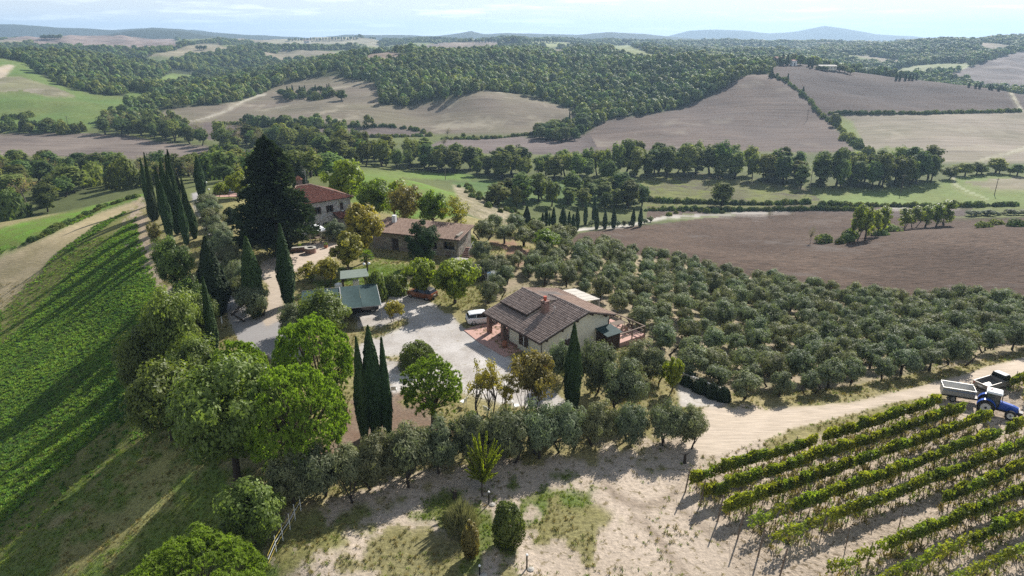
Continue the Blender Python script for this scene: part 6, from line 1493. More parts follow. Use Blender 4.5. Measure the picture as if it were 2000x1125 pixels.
# television mast
tm_ = root('aerial_mast', (ER.x - 9.3, ER.y + 4.2, 0), FA, 'white aerial mast behind the farmhouse roof', 'aerial')
G().cyl((0,0,0),(0,0,9.6),.04).obj('pole', M['metal'], tm_); G().box(-.6,.6,-.02,.02,9.1,9.14).box(-.4,.4,-.02,.02,9.4,9.44).obj('antenna', M['metal'], tm_)

# ------------------------------------------------------------------ stone annex (local x along the front, right corner at 0)
AR = at_z(894, 503, 0); AA = R(-19.6)
X_ = root('stone_annex', (AR.x, AR.y, 0.0), AA, 'long low stone annex with tan tiled roof beside the ivy tree', 'house')
wall = G(); AH = [(-11.4,-10.2,-.3,2.0),(-2.3,-.5,1.1,2.35),(-4.1,-3.5,.9,2.1),(-8.0,-7.2,.9,2.0)]
front_with_holes(wall, -14.8, 0, -.5, 2.85, AH, 0, .5)
wall.box(-14.8,-14.3,.5,5.4,-.5,3.4).box(-.5,0,.5,5.4,-.5,3.4).box(-14.3,-.5,4.9,5.4,-.5,3.4).obj('wall', M['stone2'], X_)
d = G().box(-11.4,-10.2,.2,.28,-.3,2.0).obj('door', M['wood_dark'], X_); G().cyl((-10.4,.18,.9),(-10.4,.18,1.05),.03).obj('handle', M['metal'], d)
for h in AH[1:]:
    w = G().box(h[0],h[1],.3,.36,h[2],h[3]).obj('window', M['glass'], X_); m_ = (h[0]+h[1])/2
    G().box(m_-.04,m_+.04,.24,.3,h[2],h[3]).obj('mullion', M['wood_dark'], w); G().box(h[0]-.05,h[1]+.05,-.06,.3,h[2]-.08,h[2]-.004).obj('sill', M['concrete'], w)
    G().box(h[0]-.02,h[0]+.22,-.05,-.01,h[2],h[3]).obj('shutter', M['wood_dark'], w)
slab('roof_board', [(-15.2,-.35,2.86),(.55,-.35,2.86),(.55,5.7,3.75),(-15.2,5.7,3.75)], .1, M['wood_dark'], X_)
tiles((-15.2,-.35,2.87), (1,0,0), Vector((0,6.05,.89)).normalized(), 15.75, 6.1, M['tile_tan'], X_, 14, .24, .45)
G().box(-13.2,-12.6,3.6,4.2,3.2,4.7).obj('roof_pillar', M['white'], X_)
G().cyl((.15,-.1,2.8),(.15,-.1,-.3),.05).obj('downpipe', M['copper'], X_)
G().lathe([(.03,0),(.14,.1),(.14,.2),(.03,.25)], (-8.9,-.1,2.2)).obj('wall_lamp', M['lamp'], X_)
st = root('brick_steps', (AR.x + .55, AR.y + .25, 0), AA, 'red brick steps with white handrail at the annex end', 'steps')
for k in range(6): G().box(0,1.3,k*.32,k*.32+.33,-.2,.18*(k+1)).obj('step', M['brick'], st)
G().cyl((1.25,0,.2),(1.25,0,1.1),.025).cyl((1.25,1.9,1.2),(1.25,1.9,2.1),.025).cyl((1.25,0,1.1),(1.25,1.9,2.1),.025).obj('handrail', M['white'], st)
pv = G().box(-1.6,1.3,-1.3,-.0,-.3,.07).obj('path', M['concrete']); pv.location = (AR.x + .5, AR.y - .2, 0); pv.rotation_euler = (0,0,AA); tag(pv, 'pale paving in front of the annex steps', 'path', kind='structure')

# ------------------------------------------------------------------ carport, kiosk, gazebo
cA, cB, cC = at_z(589,567,2.6), at_z(735,554,2.6), at_z(752,597,2.2)
ca = math.atan2(cB.y - cA.y, cB.x - cA.x); Wc = (cB - cA).length; Lc = 6.6
K = root('carport', (cA.x, cA.y, 0), ca, 'carport of dark green shade net on thin poles', 'carport')
def net(xa, xb, za, zb, name):
    g = G(); nx, ny = 8, 8
    P_ = [[(xa + (xb - xa) * i / nx, -Lc * j / ny, za + (zb - za) * j / ny - .10 * math.sin(math.pi * i / nx) * math.sin(math.pi * j / ny)) for i in range(nx + 1)] for j in range(ny + 1)]
    vs = [p for r in P_ for p in r]; fs = [(j*(nx+1)+i, j*(nx+1)+i+1, (j+1)*(nx+1)+i+1, (j+1)*(nx+1)+i) for j in range(ny) for i in range(nx)]
    g._add(vs, fs); return g.obj(name, M['net'], K)
net(0, Wc*.49, 2.45, 2.05, 'net_panel'); net(Wc*.51, Wc*.755, 2.6, 2.2, 'net_panel'); net(Wc*.757, Wc, 2.62, 2.22, 'net_panel')
for x in (.05, Wc*.5, Wc-.05):
    for y, z in ((-.1,2.5),(-Lc+.2,2.05)): G().cyl((x,y,-.3),(x,y,z),.04).obj('pole', M['metal'], K)
G().cyl((0,-.02,2.5),(Wc,-.02,2.58),.035).cyl((Wc*.5,-Lc,2.16),(Wc,-Lc,2.16),.035).cyl((0,-Lc,2.02),(Wc*.5,-Lc,2.02),.035).cyl((Wc*.5,0,2.58),(Wc*.5,-Lc,2.16),.035).cyl((Wc,0,2.58),(Wc,-Lc,2.18),.035).obj('frame', M['metal'], K)
k0 = at_z(692, 548, 0)
Q = root('garden_kiosk', (-21.2, 86.4, 0), R(18), 'small wooden kiosk with grey green roof behind the carport', 'kiosk')
for x in (-1.5, 1.5):
    for y in (-1.0, 1.0): G().box(x-.07,x+.07,y-.07,y+.07,-.2,2.2).obj('post', M['wood_dark'], Q)
for y in (-1.0, 1.0):
    for x, s_ in ((-1.43,1),(1.43,-1)): G().prism([(x,1.55),(x,1.75),(x+s_*.6,2.18),(x+s_*.45,2.18)], y-.05, y+.05).obj('brace', M['wood_dark'], Q)
slab('roof', [(-1.9,-1.5,2.2),(1.9,-1.5,2.2),(1.7,.2,2.75),(-1.7,.2,2.75)], .06, M['felt'], Q); slab('roof', [(-1.7,.2,2.75),(1.7,.2,2.75),(1.9,1.5,2.3),(-1.9,1.5,2.3)], .06, M['felt'], Q)
def cabinet(x, y, rz, label):
    c = root('white_cabinet', (x, y, 0), rz, label, 'cabinet')
    G().box(-.4,.4,-.3,.3,0,1.5).obj('body', M['white'], c, .02); G().box(-.36,-.01,-.33,-.305,.08,1.42).obj('door', M['white'], c); G().box(.01,.36,-.33,-.305,.08,1.42).obj('door', M['white'], c)
cabinet(-20.9, 86.0, R(18), 'white cabinet standing under the kiosk roof'); cabinet(-22.9, 84.6, R(60), 'white cabinet standing left of the kiosk')
gc = at_z(614, 476, 0.0)
Z_ = root('white_gazebo', (gc.x, gc.y + 1.2, 0), R(35), 'white canvas gazebo on the farmhouse terrace', 'gazebo')
for x in (-1.4, 1.4):
    for y in (-1.4, 1.4): G().cyl((x,y,-.1),(x,y,2.15),.035).obj('pole', M['white'], Z_)
g = G(); c = [(-1.55,-1.55,2.15),(1.55,-1.55,2.15),(1.55,1.55,2.15),(-1.55,1.55,2.15)]; m_ = [(-.4,-.4,2.75),(.4,-.4,2.75),(.4,.4,2.75),(-.4,.4,2.75)]
for k in range(4): g.quad(c[k], c[(k+1)%4], m_[(k+1)%4], m_[k])
can = g.obj('canopy', M['cloth'], Z_)
g = G()
for k in range(4): g.quad(c[k], c[(k+1)%4], (c[(k+1)%4][0],c[(k+1)%4][1],1.95), (c[k][0],c[k][1],1.95))
g.obj('valance', M['cloth'], can)
G().quad((-.5,-.5,2.78),(.5,-.5,2.78),(0,0,3.05)).quad((.5,-.5,2.78),(.5,.5,2.78),(0,0,3.05)).quad((.5,.5,2.78),(-.5,.5,2.78),(0,0,3.05)).quad((-.5,.5,2.78),(-.5,-.5,2.78),(0,0,3.05)).obj('vent_cap', M['cloth'], can)
table((gc.x, gc.y + 1.0, gz(gc.x, gc.y + 1)), R(35), M['wood'], 'wooden table under the white gazebo')
for k, (dx, dy) in enumerate([(-1.2,.6),(1.2,1.4),(0,-.1),(.1,2.1)]): chair((gc.x+dx, gc.y+dy, gz(gc.x+dx,gc.y+dy)), k*1.6, M['wood'], 'wooden chair around the gazebo table', 'chairs around the gazebo table')
wp = at_z(607, 494, 0.0)
W_ = root('brick_well', (wp.x, wp.y, 0), 0, 'round brick well with pale stone rim', 'well')
G().lathe([(.85,-.2),(.85,.8),(.55,.8),(.55,-.1)], (0,0,0), 20).obj('well_wall', M['brick'], W_); G().lathe([(.9,.8),(.9,.92),(.5,.92),(.5,.8)], (0,0,0), 20).obj('rim', M['concrete'], W_)
lw = root('brick_bench_wall', (wp.x - 2.2, wp.y + .6, 0), R(20), 'low brick bench wall beside the well', 'wall')
G().box(-1.6,1.4,-.2,.2,-.2,.7).obj('wall_body', M['brick'], lw); G().box(-1.65,1.45,-.26,.26,.7,.78).obj('coping', M['concrete'], lw)
for k, (px, py, lab) in enumerate([(637,484,'square terracotta planter at the gazebo pole'),(662,472,'terracotta planter at the foot of the farmhouse'),(586,487,'terracotta planter left of the gazebo')]):
    q = at_z(px, py, 0); c = root('planter', (q.x, q.y, gz(q.x, q.y)), k, lab, 'planter')
    G().prism([(-.2,0),(.2,0),(.28,.45),(-.28,.45)], -.24, .24).obj('pot', M['pot'], c)
    r_ = np.random.default_rng(40+k); L_ = Leaves(); d_ = rand_dirs(120, r_); L_.add(d_ * .25 + np.array([0,0,.6]), d_, .1, .05, r_.random(120), r_); link('plant', L_.mesh('plant', FM['green']), c)
# ------------------------------------------------------------------ pool corner
pc = at_z(452, 384, 0.0); PA = R(12)
pd = root('pool_deck', (pc.x, pc.y, gz(pc.x, pc.y)), PA, 'terracotta pool deck with dark fence', 'pool deck')
G().box(-4.2,5.5,0,9,-.6,.12).obj('deck', M['terracotta'], pd)
G().box(2.2,5.0,3,8,.121,.14).obj('water', M['water'], pd)
for k in range(6): G().box(-4.3+k*1.9,-4.2+k*1.9,-.15,-.05,-.5,1.1).obj('fence_post', M['wood_dark'], pd)
G().box(-4.3,5.3,-.14,-.06,1.0,1.08).box(-4.3,5.3,-.13,-.07,.5,.56).obj('fence_rail', M['wood_dark'], pd)
for k, (x, y, lab) in enumerate([(-1.3,4.8,'closed white parasol in front of the pool hedge'),(1.5,6.5,'closed white parasol beside the golden tree')]):
    q = Vector((pc.x + x, pc.y + y, 0)); u = root('parasol', (q.x, q.y, gz(pc.x, pc.y)+.12), 0, lab, 'parasol')
    G().cyl((0,0,0),(0,0,2.5),.025).obj('pole', M['metal'], u); G().lathe([(.2,.9),(.26,1.1),(.16,1.9),(.03,2.5)], (0,0,0), 10).obj('canopy', M['cloth'], u); G().lathe([(.3,0),(.3,.1),(.08,.15)], (0,0,0)).obj('base', M['concrete'], u)
for k, (x, y, m_, lab) in enumerate([(-2.3,3.2,'blue_cloth','sun lounger with a blue towel by the pool'),(-.6,3.8,'cloth','white sun lounger by the pool'),(.9,4.2,'cloth','white sun lounger nearest the pool water')]):
    u = root('sun_lounger', (pc.x + x, pc.y + y, gz(pc.x, pc.y)+.12), R(40), lab, 'lounger')
    G().box(-.95,.5,-.3,.3,.3,.36).obj('mattress', M['cloth'], u); G().prism([(.5,.3),(.5,.36),(1.0,.85),(1.05,.8)], -.3, .3).obj('backrest', M[m_], u)
    G().box(-.9,-.2,-.31,.31,.361,.38).obj('towel', M[m_], u)
    for a in (-.8,.5):
        for b_ in (-.26,.26): G().cyl((a,b_,0),(a,b_,.3),.025,n=6).obj('leg', M['white'], u)
def globe(px, py, top, label, two=False):
    q = place(px, py); h = max(at_y(px, top, q.y).z - q.z, .6); u = root('globe_lamp', q, 0.4, label, 'lamp')
    G().cyl((0,0,-.1),(0,0,h),.045).obj('pole', M['black'], u)
    xs = (-.35,.35) if two else (0,)
    if two: G().cyl((-.35,0,h),(.35,0,h),.03).obj('arm', M['black'], u)
    for x in xs: G().lathe([(.04,0),(.16,.06),(.2,.2),(.16,.34),(.04,.4)], (x,0,h), 12).obj('globe', M['lamp'], u, smooth=True)
globe(718, 546, 518, 'lamp with two white globes beside the palm', True)
globe(410, 386, 372, 'single white globe lamp in front of the pool hedge'); globe(405, 372, 358, 'single white globe lamp behind the lone cypress')
for px, py, ty, lab in [(955,984,962,'black garden lamp beside the young tree'),(1029,1110,1085,'black garden lamp near the bottom edge'),(937,1122,1106,'black garden lamp below the narrow bush')]:
    q = place(px, py); h = max(at_y(px, ty, q.y).z - q.z, .5); u = root('garden_lamp', q, 0, lab, 'lamp')
    G().cyl((0,0,-.1),(0,0,h),.05).obj('pole', M['black'], u); G().lathe([(.06,0),(.09,.05),(.05,.12)], (0,0,h)).obj('cap', M['lamp'], u); G().lathe([(.22,-.05),(.24,.05),(.1,.12)], (.25,-.1,0), 8).obj('foot_stone', M['concrete'], u)
sq = place(887, 975); su = root('tree_stump', sq, 0, 'short dead stump on the clay ground left of the young tree', 'stump')
G().cyl((0,0,-.2),(.1,.05,.7),.18,.12).obj('stump_body', BARK_D, su); G().cyl((.05,0,.4),(-.3,.1,.8),.07,.04).obj('broken_branch', BARK_D, su)
ag = place(1337, 905); su = root('dead_stump', ag, 0, 'dry stump with broken branches at the vineyard corner', 'stump')
G().cyl((0,0,-.2),(0,.05,.8),.14,.09).obj('stump_body', BARK_D, su); G().cyl((0,.03,.7),(.4,.1,1.0),.06,.03).cyl((0,.03,.7),(-.35,0,.95),.05,.03).obj('broken_branch', BARK, su)
# clothes rack
q = place(960, 551); u = root('clothes_rack', q, R(25), 'folding rack hung with white laundry', 'clothes rack')
for x in (-.9, .9): G().cyl((x,-.4,0),(x,.4,1.5),.02,n=6).cyl((x,.4,0),(x,-.4,1.5),.02,n=6).obj('leg', M['metal'], u)
for y in (-.4, 0, .4): G().cyl((-.9,y,1.5),(.9,y,1.5),.012,n=6).obj('line', M['metal'], u)
for k, (x, w_, y, l, m_) in enumerate([(-.85,.5,-.42,1.1,'cloth'),(-.3,.45,-.42,1.0,'cloth'),(.25,.55,-.42,1.15,'cloth'),(-.6,.5,.02,1.2,'blue_cloth'),(.1,.6,.42,1.0,'cloth')]):
    G().prism([(x,1.5-l),(x+w_*.5,1.47-l),(x+w_,1.5-l),(x+w_,1.52),(x,1.52)], y-.012, y+.012).obj('laundry', M[m_], u)
# rope fence at the lower left
fp = [(540,1078),(553,1056),(567,1035),(577,1016),(588,998)]
P_ = [place(*a) for a in fp]; o_ = P_[0]
u = root('rope_fence', o_, 0, 'white fence posts with yellow tape behind the bottom stone pine', 'fence')
for p in P_:
    d = p - o_; G().cyl((d.x,d.y,d.z-.2),(d.x,d.y,d.z+1.35),.03,n=8).obj('post', M['white'], u)
ext = P_[0] + (P_[0] - P_[1]) * 1.1
for z in (.45,.75,1.05):
    g = G(); ch_ = [ext] + P_
    for a, b_ in zip(ch_, ch_[1:]): g.cyl(a - o_ + Vector((0,0,z - (.3 if a is ext else 0))), b_ - o_ + Vector((0,0,z)), .018, n=6)
    g.obj('tape', M['yellow'] if z != .75 else M['white'], u)
# small white garden furniture under the pines
for px, py, lab in [(770,768,'white plastic chair beside the loose pine trunk'),(905,792,'white plastic chair under the airy tree'),(952,808,'white plastic chair below the airy tree stems'),(1008,800,'white plastic chair near the browning tree')]:
    q = place(px, py); chair(q, px * .1, M['white'], lab)
wpost = place(434, 632); u = root('marker_post', wpost, 0, 'short white marker post at the bend of the drive', 'post')
G().box(-.06,.06,-.06,.06,-.1,.9).obj('post_body', M['white'], u); G().box(-.065,.065,-.065,.065,.7,.8).obj('band', M['black'], u)
bq = place(478, 452); u = root('stone_slab', bq, R(20), 'pale stone slab on the lawn beside the huge conifer', 'slab')
G().box(-.9,.9,-.3,.3,-.1,.35).obj('slab_body', M['concrete'], u, .04); G().box(-.8,-.6,-.25,.25,-.2,-.1).obj('foot', M['concrete'], u)

# ------------------------------------------------------------------ vehicles
def wheel(parent, x, y, r, w, rim, name='wheel'):
    s_ = 1 if y > 0 else -1
    wh = link(name, None, parent, loc=(x, y, r))
    g = G(); prof = [(r*.62,-w/2),(r*.93,-w/2),(r,-w*.35),(r,w*.35),(r*.93,w/2),(r*.62,w/2)]; n = 20
    vs = [(rr*math.cos(k*2*math.pi/n), ww, rr*math.sin(k*2*math.pi/n)) for rr, ww in prof for k in range(n)]; m = len(prof)
    g._add(vs, [(i*n+k, i*n+(k+1)%n, ((i+1)%m)*n+(k+1)%n, ((i+1)%m)*n+k) for i in range(m) for k in range(n)]); g.obj('tyre', M['rubber'], wh, smooth=False)
    g = G().cyl((0,-w*.38*1,0),(0,w*.38,0),r*.625,n=18); g.obj('rim', rim, wh)
    G().cyl((0,s_*w*.38,0),(0,s_*w*.46,0),r*.16,n=10).obj('hub', M['dark_metal'], wh)
    return wh
def car(loc, rz, paint, label, L=4.05, W=1.75, H=1.40, roof=None, dark_roof=None):
    c = root('hatchback_car', loc, rz, label, 'car')
    h = W / 2
    def sec(x, zb, zt, hw, inset=.1):
        return [(x,-hw+.06,zb),(x,-hw,zb+.18),(x,-hw,zt-.14),(x,-hw+inset,zt),(x,hw-inset,zt),(x,hw,zt-.14),(x,hw,zb+.18),(x,hw-.06,zb)]
    k = L / 4.05
    S = [(-1.98,.42,.80,h*.86),(-1.92,.28,.96,h*.95),(-1.6,.22,.99,h),(-.9,.2,.97,h),(0,.2,.96,h),(.7,.2,.96,h),(1.1,.2,.93,h),(1.6,.22,.84,h*.97),(1.88,.28,.72,h*.88),(2.0,.36,.60,h*.72)]
    G().loft([sec(x*k, a, b_, w_) for x, a, b_, w_ in S]).obj('body', paint, c, smooth=False)
    ht = H
    cab = [(-1.86,.95,.97,h*.9,h*.88),(-1.55,.95,ht-.06,h*.93,h*.70),(-.9,.95,ht-.01,h*.94,h*.74),(-.1,.95,ht,h*.94,h*.74),(.35,.95,ht-.05,h*.93,h*.72),(1.1,.93,.96,h*.9,h*.86)]
    G().loft([[(x*k,-wb,zb-.02),(x*k,-wt,zt-.03),(x*k,-wt+.06,zt),(x*k,wt-.06,zt),(x*k,wt,zt-.03),(x*k,wb,zb-.02)] for x, zb, zt, wb, wt in cab]).obj('windows', M['glass'], c)
    rf = [(-1.72,ht-.10,h*.70),(-1.5,ht-.03,h*.72),(-.9,ht+.015,h*.76),(-.1,ht+.025,h*.76),(.3,ht-.02,h*.74)]
    G().loft([[(x*k,-w_,z-.05),(x*k,-w_+.05,z),(x*k,w_-.05,z),(x*k,w_,z-.05)] for x, z, w_ in rf]).obj('roof', roof or paint, c)
    for s_ in (-1, 1):
        for xa, xb in ((-.94,-.88),):
            G().loft([[(xa*k,s_*h*.945,.94),(xb*k,s_*h*.945,.94),(xb*k,s_*h*.955,.94),(xa*k,s_*h*.955,.94)],[(xa*k+.06,s_*h*.75,ht-.04),(xb*k+.04,s_*h*.75,ht-.04),(xb*k+.04,s_*h*.765,ht-.04),(xa*k+.06,s_*h*.765,ht-.04)]]).obj('pillar', paint, c)
        G().box(-1.97*k,-1.80*k,s_*h*.62-.14,s_*h*.62+.14,.72,.92).obj('tail_light', M['red'], c, .02)
        G().box(1.80*k,1.93*k,s_*h*.6-.16,s_*h*.6+.16,.58,.72).obj('headlight', M['clear'], c, .02)
        G().box(.75,.92,s_*(h+.02)-.06,s_*(h+.02)+.06,.95,1.07).obj('mirror', paint, c, .02)
        G().box(-.1,.1,s_*(h+.005)-.01,s_*(h+.005)+.01,.8,.83).obj('door_handle', M['black'], c)
    G().box(-2.02*k,-1.93*k,-h*.8,h*.8,.30,.50).obj('bumper', M['black'], c, .02)
    G().box(-2.0*k,-1.965*k,-.26,.26,.60,.71).obj('number_plate', M['white'], c)
    for x in (-1.25*k, 1.28*k):
        for y in (-h+.10, h-.10): wheel(c, x, y, .31, .2, M['metal'])
    return c
white_p = plain('white_car_paint', (.78,.79,.80), .25, var=.01, spec=.5, coat=.4)
orange_p = plain('orange_car_paint', (.26,.09,.035), .3, .2, .02, spec=.5, coat=.4)
dark_p = plain('dark_car_paint', (.03,.025,.028), .25, .2, .02, spec=.5, coat=.4)
silver_p = plain('silver_pickup_paint', (.23,.215,.195), .4, .3, .04, spec=.5)
blue_p = plain('blue_tractor_paint', (.02,.085,.42), .35, .0, .03, spec=.5)
a_ = at_z(917, 634, 0); car((a_.x + 1.55, a_.y + .75, gz(a_.x+1.5, a_.y+.7) + .01), R(14), white_p, 'white hatchback parked beside the porch patio')
a_ = at_z(828, 584, 0); car((a_.x - .3, a_.y + .6, gz(a_.x, a_.y+.6) + .01), R(152), orange_p, 'orange hatchback parked under the leafy tree', roof=M['black'])
a_ = at_z(708, 614, 0); car((a_.x - .2, a_.y + 1.2, gz(a_.x, a_.y+1) + .01), R(8), dark_p, 'dark car parked under the green carport')
# pickup
q = at_z(1936, 757, 0); u = root('pickup_truck', (q.x + .4, q.y + .3, gz(q.x, q.y)), R(24), 'silver grey pickup with open bed beside the track', 'pickup'); u.scale = (.88, .88, .88); h = .84
def ring(x, zb, zt, hw): return [(x,-hw,zb),(x,-hw,zt-.08),(x,-hw+.08,zt),(x,hw-.08,zt),(x,hw,zt-.08),(x,hw,zb)]
G().loft([ring(.35,.35,1.0,h),(ring(1.2,.35,1.0,h)),ring(1.35,.38,.98,h),ring(2.2,.42,.88,h*.96),ring(2.4,.48,.78,h*.88)]).obj('body', silver_p, u)
g = G().box(-2.35,.35,-h,-h+.06,.45,1.02).box(-2.35,.35,h-.06,h,.45,1.02).box(-2.35,.35,-h+.06,h-.06,.45,.55).box(.29,.35,-h+.06,h-.06,.55,1.1).obj('bed', silver_p, u)
tg = G().box(-2.41,-2.355,-h,h,.5,1.0).obj('tailgate', silver_p, u); G().box(-2.43,-2.412,-.25,.25,.62,.74).obj('number_plate', M['white'], tg)
G().loft([[(.42,-h*.95,.98),(.55,-h*.78,1.55),(.55,h*.78,1.55),(.42,h*.95,.98)],[(1.1,-h*.95,.98),(1.05,-h*.78,1.56),(1.05,h*.78,1.56),(1.1,h*.95,.98)],[(1.75,-h*.93,.96),(1.3,-h*.78,1.5),(1.3,h*.78,1.5),(1.75,h*.93,.96)]]).obj('windows', M['glass'], u)
G().loft([[(.5,-h*.8,1.54),(.52,-h*.74,1.59),(.52,h*.74,1.59),(.5,h*.8,1.54)],[(1.32,-h*.8,1.52),(1.3,-h*.74,1.56),(1.3,h*.74,1.56),(1.32,h*.8,1.52)]]).obj('roof', plain('pale_cab_roof', (.40,.40,.39), .4), u)
for y in (-h*.86, h*.86): G().cyl((.38,y,.9),(.5,y*.9,1.6),.03).obj('roll_bar', M['black'], u); G().box(-2.42,-2.3,y-.06,y+.06,.72,.95).obj('tail_light', M['red'], u)
G().box(-2.5,-2.4,-h*.9,h*.9,.36,.46).obj('bumper', M['black'], u)
for x in (-1.45, 1.5):
    for y in (-h+.1, h-.1): wheel(u, x, y, .33, .2, M['metal'])
# tractor
q = at_z(1944, 808, 0); u = root('farm_tractor', (q.x - .05, q.y + .25, gz(q.x, q.y)), R(-36), 'blue farm tractor with white cab roof at the vineyard edge', 'tractor'); u.scale = (.86, .86, .92)
G().loft([[(.25,-.36,.75),(.25,-.36,1.35),(.25,-.22,1.5),(.25,.22,1.5),(.25,.36,1.35),(.25,.36,.75)],[(1.5,-.34,.75),(1.5,-.34,1.2),(1.5,-.2,1.34),(1.5,.2,1.34),(1.5,.34,1.2),(1.5,.34,.75)],[(2.0,-.28,.75),(2.0,-.28,1.05),(2.0,-.16,1.2),(2.0,.16,1.2),(2.0,.28,1.05),(2.0,.28,.75)]]).obj('bonnet', blue_p, u)
G().box(2.0,2.06,-.24,.24,.78,1.08).obj('grille', M['black'], u)
for y in (-.18,.18): G().box(2.02,2.08,y-.07,y+.07,1.02,1.12).obj('headlight', M['lamp'], u)
G().box(-1.0,2.1,-.22,.22,.5,.8).obj('chassis', M['dark_metal'], u)
G().box(2.06,2.45,-.35,.35,.45,.85).obj('ballast_weight', M['dark_metal'], u, .04)
g = G()
for x in (-.95, .3):
    for y in (-.62,.62): g.cyl((x,y,1.0),(x*.92,y*.9,2.3),.04)
g.obj('cab_frame', M['black'], u)
G().loft([[(-.93,-.6,1.02),(.28,-.6,1.02),(.28,.6,1.02),(-.93,.6,1.02)],[(-.86,-.55,2.28),(.26,-.55,2.28),(.26,.55,2.28),(-.86,.55,2.28)]]).obj('cab_glass', M['clear'], u)
G().loft([[(-1.0,-.68,2.28),(.42,-.68,2.28),(.42,.68,2.28),(-1.0,.68,2.28)],[(-1.0,-.68,2.36),(.42,-.68,2.36),(.42,.68,2.36),(-1.0,.68,2.36)],[(-.85,-.55,2.46),(.3,-.55,2.46),(.3,.55,2.46),(-.85,.55,2.46)]]).obj('cab_roof', M['white'], u)
G().lathe([(.07,0),(.07,.1),(.03,.15)], (-.6,0,2.46)).obj('beacon', M['red'], u)
G().box(-.6,-.1,-.25,.25,1.0,1.5).obj('seat', M['black'], u)
G().cyl((.5,.36,1.3),(.5,.4,2.1),.045).obj('exhaust', M['dark_metal'], u)
for s_ in (-1, 1):
    g = G(); n = 8
    for k in range(n):
        a0_, a1_ = math.pi * (.08 + .84 * k / n), math.pi * (.08 + .84 * (k + 1) / n)
        g._add([(-.75+.88*math.cos(a0_), s_*.55, .8+.88*math.sin(a0_)),(-.75+.88*math.cos(a1_), s_*.55, .8+.88*math.sin(a1_)),(-.75+.88*math.cos(a1_), s_*1.0, .8+.88*math.sin(a1_)),(-.75+.88*math.cos(a0_), s_*1.0, .8+.88*math.sin(a0_)),
                (-.75+.84*math.cos(a0_), s_*.55, .8+.84*math.sin(a0_)),(-.75+.84*math.cos(a1_), s_*.55, .8+.84*math.sin(a1_)),(-.75+.84*math.cos(a1_), s_*1.0, .8+.84*math.sin(a1_)),(-.75+.84*math.cos(a0_), s_*1.0, .8+.84*math.sin(a0_))],
               [(0,1,2,3),(7,6,5,4),(0,3,7,4),(1,5,6,2),(0,4,5,1),(3,2,6,7)])
    g.obj('fender', blue_p, u)
    rim_w = plain('pale_wheel_rim', (.68,.68,.66), .5)
    wheel(u, -.75, s_*.8, .8, .42, rim_w); wheel(u, 1.45, s_*.72, .52, .3, rim_w)
    g = G()
    for k in range(16):                                       # tread lugs
        a0_ = k * 2 * math.pi / 16; c_, s2 = math.cos(a0_), math.sin(a0_)
        g._add([(-.75+c_*.79-s2*.04, s_*.8-.2, .8+s2*.79+c_*.04),(-.75+c_*.79+s2*.04, s_*.8-.2, .8+s2*.79-c_*.04),(-.75+c_*.79+s2*.04, s_*.8+.2, .8+s2*.79-c_*.04),(-.75+c_*.79-s2*.04, s_*.8+.2, .8+s2*.79+c_*.04),
                (-.75+c_*.84-s2*.03, s_*.8-.2, .8+s2*.84+c_*.03),(-.75+c_*.84+s2*.03, s_*.8-.2, .8+s2*.84-c_*.03),(-.75+c_*.84+s2*.03, s_*.8+.2, .8+s2*.84-c_*.03),(-.75+c_*.84-s2*.03, s_*.8+.2, .8+s2*.84+c_*.03)], [(0,1,2,3),(7,6,5,4),(0,4,5,1),(1,5,6,2),(2,6,7,3),(3,7,4,0)])
    g.obj('tread', M['rubber'], u)
# trailer
q = at_z(1873, 783, 0); u = root('grape_trailer', (q.x, q.y + .5, gz(q.x, q.y)), R(-22), 'grey metal grape trailer with a blue stripe behind the tractor', 'trailer'); u.scale = (.74, .74, .8)
pale_m = plain('pale_galvanised', (.50,.49,.46), .5, .25, .1, 2.0)
def trg(x, z0, z1, w0, w1, t): return [(x,-w0,z0),(x,-w1,z1),(x,-w1+t,z1),(x,-w0+t,z0+t),(x,w0-t,z0+t),(x,w1-t,z1),(x,w1,z1),(x,w0,z0)]
G().loft([trg(-1.75,.75,1.75,.7,.95,.05), trg(1.75,.75,1.75,.7,.95,.05)], cap=True).obj('tub', pale_m, u)
G().prism([(-.7,.75),(.7,.75),(.95,1.75),(-.95,1.75)], -1.8, -1.75, 'x').obj('end_panel', pale_m, u); G().prism([(-.7,.75),(.7,.75),(.95,1.75),(-.95,1.75)], 1.75, 1.8, 'x').obj('end_panel', pale_m, u)
for s_ in (-1, 1):
    G().box(-1.8,1.8,s_*.99-.05,s_*.99+.05,1.72,1.80).obj('rim_rail', pale_m, u)
    G().loft([[(-1.76,s_*.868,1.38),(1.76,s_*.868,1.38),(1.76,s_*.885,1.38),(-1.76,s_*.885,1.38)],[(-1.76,s_*.893,1.48),(1.76,s_*.893,1.48),(1.76,s_*.91,1.48),(-1.76,s_*.91,1.48)]]).obj('stripe', plain('pale_blue_stripe', (.16,.26,.42), .5), u)
G().box(-1.7,2.2,-.5,.5,.5,.72).cyl((2.2,0,.6),(3.2,0,.55),.06).obj('chassis', M['dark_metal'], u)
for x in (-.5,):
    for y in (-.78,.78): wheel(u, x, y, .38, .28, M['metal'])

